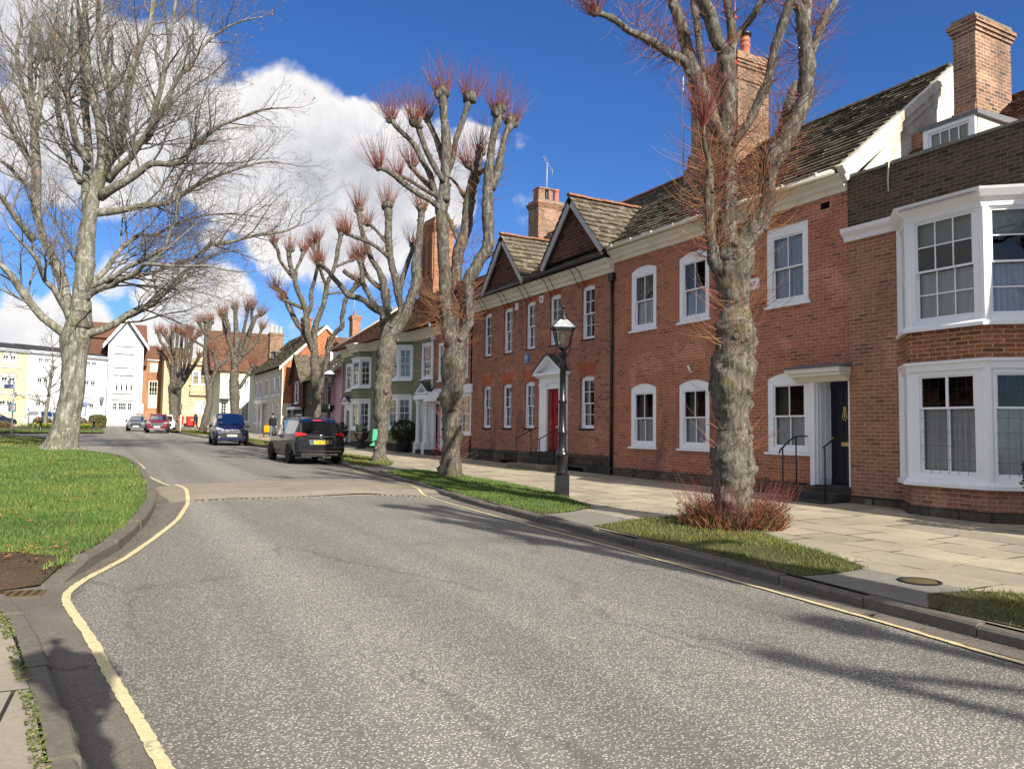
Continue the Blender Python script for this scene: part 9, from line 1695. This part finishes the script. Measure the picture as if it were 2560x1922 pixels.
tag(kind(scatter('daffodil_leaves', pts, 0.08, 'grass_blade', 0.0, 1.6), 'stuff'), 'green daffodil leaves under the yellow flowers', 'leaves')
# planters by the green house
def urn(label, loc):
    t = thing('stone_urn', label, 'planter', loc, 0, 'urns before the green house'); m = MB(); m.lathe([(0.26, 0), (0.26, 0.08), (0.12, 0.16), (0.1, 0.28), (0.2, 0.4), (0.34, 0.55), (0.36, 0.72), (0.42, 0.76), (0.42, 0.82), (0.33, 0.82), (0.3, 0.74)], n=18); m.build('urn', 'dark_stone', t); leaf_ball('foliage', (0, 0, 1.0), 0.3, 420, 0.05, 'evergreen_leaf', t, 1.0, 31)
urn('dark stone urn with a small plant beside the left door of the green house', (12.45, 43.3, gz(43.3) + 0.17)); urn('dark stone urn with a plant in front of the left bay, behind the third pollard', (12.2, 38.75, gz(38.7) + 0.17))
t = thing('potted_bush', 'big dark bush in a pot between the right bay and the white porch', 'plant', (12.75, 34.0, gz(34) + 0.17), 0); m = MB(); m.lathe([(0.22, 0), (0.3, 0.4), (0.34, 0.42), (0.34, 0.5), (0.28, 0.5)], n=18); m.build('pot', 'dark_stone', t); leaf_ball('foliage', (0, 0, 0.95), 0.66, 1900, 0.055, 'evergreen_leaf', t, 0.85, 33)
t = thing('tree_tag', 'green plastic box tied to the third pollard trunk', 'tag', (8.75, 26.45, gz(26.5) + 0.15), -YAW); m = MB(); m.prism([(-0.03, 0, 0.72), (0.12, 0, 0.76), (0.16, 0, 0.95), (0.14, 0, 1.16), (0.0, 0, 1.15)], (0, 0.1, 0)); m.build('box', 'tag_green', t, bevel=0.01); m = MB(); m.prism([(-0.12, 0.02, 0.58), (0.06, 0.02, 0.56), (0.06, 0.02, 0.72)], (0, 0.06, 0)); m.build('flap', 'tag_green', t)

# ================================================================ people
def person(label, loc, rz, top, bottom, shoe, hair, stride=0.28, bulk=1.0, cap=None, hood=None, coat_len=0.0, arm=0.0, scarf=None):
    t = thing('person', label, 'person', loc, rz)
    # joints: one vertex each, skinned into a single body (facing +y)
    V = [(0, 0, .95), (0, .0, 1.15), (0, .01, 1.36), (0, .02, 1.50), (0, .03, 1.58), (0, .04, 1.68), (0, .035, 1.755)]; Rr = [.15, .135, .155, .06, .075, .1, .07]; E = [(0, 1), (1, 2), (2, 3), (3, 4), (4, 5), (5, 6)]
    def chain(st, pts):
        p = st
        for q, r in pts: V.append(q); Rr.append(r); E.append((p, len(V) - 1)); p = len(V) - 1
    for s in (-1, 1):
        f = stride * s; chain(0, [((s * .095, f * .1, .88), .11), ((s * .1, f * .55 + .05, .5), .072), ((s * .1, f * .8 - (.06 if s < 0 else -0.02), .09 + (.05 if s < 0 else 0)), .045), ((s * .11, f * .8 + .14, .05 + (.01 if s < 0 else 0)), .04)])
        a = -f * .7; chain(2, [((s * .19, .0, 1.40), .07), ((s * .25, a * .4, 1.12), .05), ((s * .26, a * .9 + .08 + arm * (s > 0), .90 + arm * .6 * (s > 0)), .036)])
        h = len(V) - 1; bx, by, bz = V[h]; chain(h, [((bx, by + .02, bz - .07), .036)]); hp = len(V) - 1
        for k in range(4): chain(hp, [((bx + (k - 1.5) * .017 * 1.0, by + .03 + .008 * k, bz - .13), .009), ((bx + (k - 1.5) * .015, by + .05, bz - .165 - .006 * (k in (1, 2))), .008)])
        chain(hp, [((bx - s * .035, by + .045, bz - .10), .01)])
    me = bpy.data.meshes.new('body'); me.from_pydata(V, E, []); o = bpy.data.objects.new('body', me); COL.objects.link(o)
    md = o.modifiers.new('skin', 'SKIN'); md.use_smooth_shade = True
    sk = me.skin_vertices[0].data
    for i, r in enumerate(Rr): b_ = bulk if i < 3 else 1; sk[i].radius = (r * b_, r * b_ * (0.72 if i < 3 else 1)); sk[i].use_root = (i == 0)
    su = o.modifiers.new('sub', 'SUBSURF'); su.levels = 1; su.render_levels = 1
    bpy.context.view_layer.update(); dg = bpy.context.evaluated_depsgraph_get(); nm = bpy.data.meshes.new_from_object(o.evaluated_get(dg)); bpy.data.objects.remove(o)
    for m_ in ('skin', top, bottom, shoe, hair): nm.materials.append(MATS[m_])
    for p in nm.polygons:
        c = p.center; side = abs(c.x) > 0.2 and c.z < 1.45
        if c.z > 1.66 and (c.y < 0.09 or c.z > 1.75): mi = 4
        elif c.z > 1.49: mi = 0
        elif side: mi = 0 if c.z < .87 + arm * .5 else 1
        elif c.z > .93: mi = 1
        elif c.z > .11: mi = 2
        else: mi = 3
        p.material_index = mi; p.use_smooth = True
    nm.name = 'body'; bo = bpy.data.objects.new('body', nm); COL.objects.link(bo); bo.parent = t
    f = MB(); f.prism([(-.012, .125, 1.62), (.012, .125, 1.62), (0, .155, 1.63), (0, .125, 1.67)], (0, .01, 0)); 
    f.build('nose', 'skin', t)
    m = MB(); m.box(-.045, -.02, .128, .134, 1.675, 1.685); m.box(.02, .045, .128, .134, 1.675, 1.685); m.box(-.022, .022, .118, .128, 1.59, 1.598); m.build('face', 'hair_brown', t)
    if cap: m = MB(); m.lathe([(.112, 1.70), (.115, 1.74), (.09, 1.79), (.04, 1.815), (0, 1.82)], (0, .035, 0), 14); m.prism([(-.08, .12, 1.705), (.08, .12, 1.705), (.06, .2, 1.695), (-.06, .2, 1.695)], (0, 0, .012)); m.build('cap', cap, t)
    if coat_len:
        m = MB(); a = [(.16 * bulk, 1.44), (.215 * bulk, 1.36), (.205 * bulk, 1.15), (.21 * bulk, .98), (.235 * bulk, .95 - coat_len), (.225 * bulk, .95 - coat_len - .01)]; b = len(m.v); n = 16
        for r, z in a: 
            for j in range(n): q = 6.2832 * j / n; m.v.append((r * math.cos(q), r * .72 * math.sin(q), z))
        for i in range(len(a) - 1):
            for j in range(n): j2 = (j + 1) % n; m.f.append((b + i * n + j2, b + i * n + j, b + (i + 1) * n + j, b + (i + 1) * n + j2)); m.m.append(0); m.s.append(True)
        m.build('coat', top, t)
    if hood: m = MB(); m.lathe([(.12, 1.46), (.14, 1.52), (.1, 1.58)], (0, -.02, 0), 12); m.build('hood', hood, t)
    if scarf: m = MB(); m.lathe([(.07, 1.46), (.095, 1.49), (.07, 1.54)], (0, .02, 0), 12); m.box(-.06, -.01, .11, .13, 1.15, 1.48); m.box(.02, .07, .11, .128, 1.1, 1.48); m.build('scarf', scarf, t)
    return t
zp = lambda y: gz(y) + 0.155
person('walking man in black jacket, grey scarf, jeans and dark cap on the pavement', (12.0, 60.3, zp(60.3)), R(168), 'coat_black', 'denim', 'shoe', 'hair_brown', 0.3, 1.12, 'coat_black', None, 0.08, 0, 'scarf_grey')
person('walker in a dark navy coat and jeans with pale shoes, left of the pair', (9.35, 86.6, zp(86.6)), R(120), 'coat_navy', 'trouser_dark', 'shoe_pale', 'hair_brown', 0.22, 1.1, None, 'hair_brown', 0.22)
person('walker in a bright teal coat beside the slim pollard trunk', (10.15, 86.4, zp(86.4)), R(250), 'coat_teal', 'trouser_dark', 'shoe', 'bag_orange', 0.2, 1.2, None, 'coat_teal', 0.32)
t = thing('delivery_bag', 'orange bag on a small trolley carried by the walking man', 'bag', (11.62, 60.45, zp(60.45)), R(160)); m = MB(); m.hexa([(-.2, -.14, .32), (.2, -.14, .32), (.2, .14, .32), (-.2, .14, .32), (-.22, -.16, .84), (.22, -.16, .84), (.22, .16, .84), (-.22, .16, .84)]); m.build('bag', 'bag_orange', t, bevel=.04); m = MB(); m.tube([(-.12, 0, .84), (-.08, 0, .98), (.08, 0, .98), (.12, 0, .84)], .014, 6); m.build('handle', 'bag_orange', t)
m = MB(); m.tube([(-.18, .1, .06), (-.18, .1, .5)], .012, 5); m.tube([(.18, .1, .06), (.18, .1, .5)], .012, 5); m.box(-.2, .2, -.14, .14, .28, .31); m.build('trolley_frame', 'black_plastic', t)
for sx in (-.2, .2): m = MB(); m.lathe([(0, -.02), (.1, -.02), (.1, .02), (0, .02)], n=12); o = m.build('wheel', 'rubber', t, (sx, .1, .1)); o.rotation_euler = (0, math.pi / 2, 0)
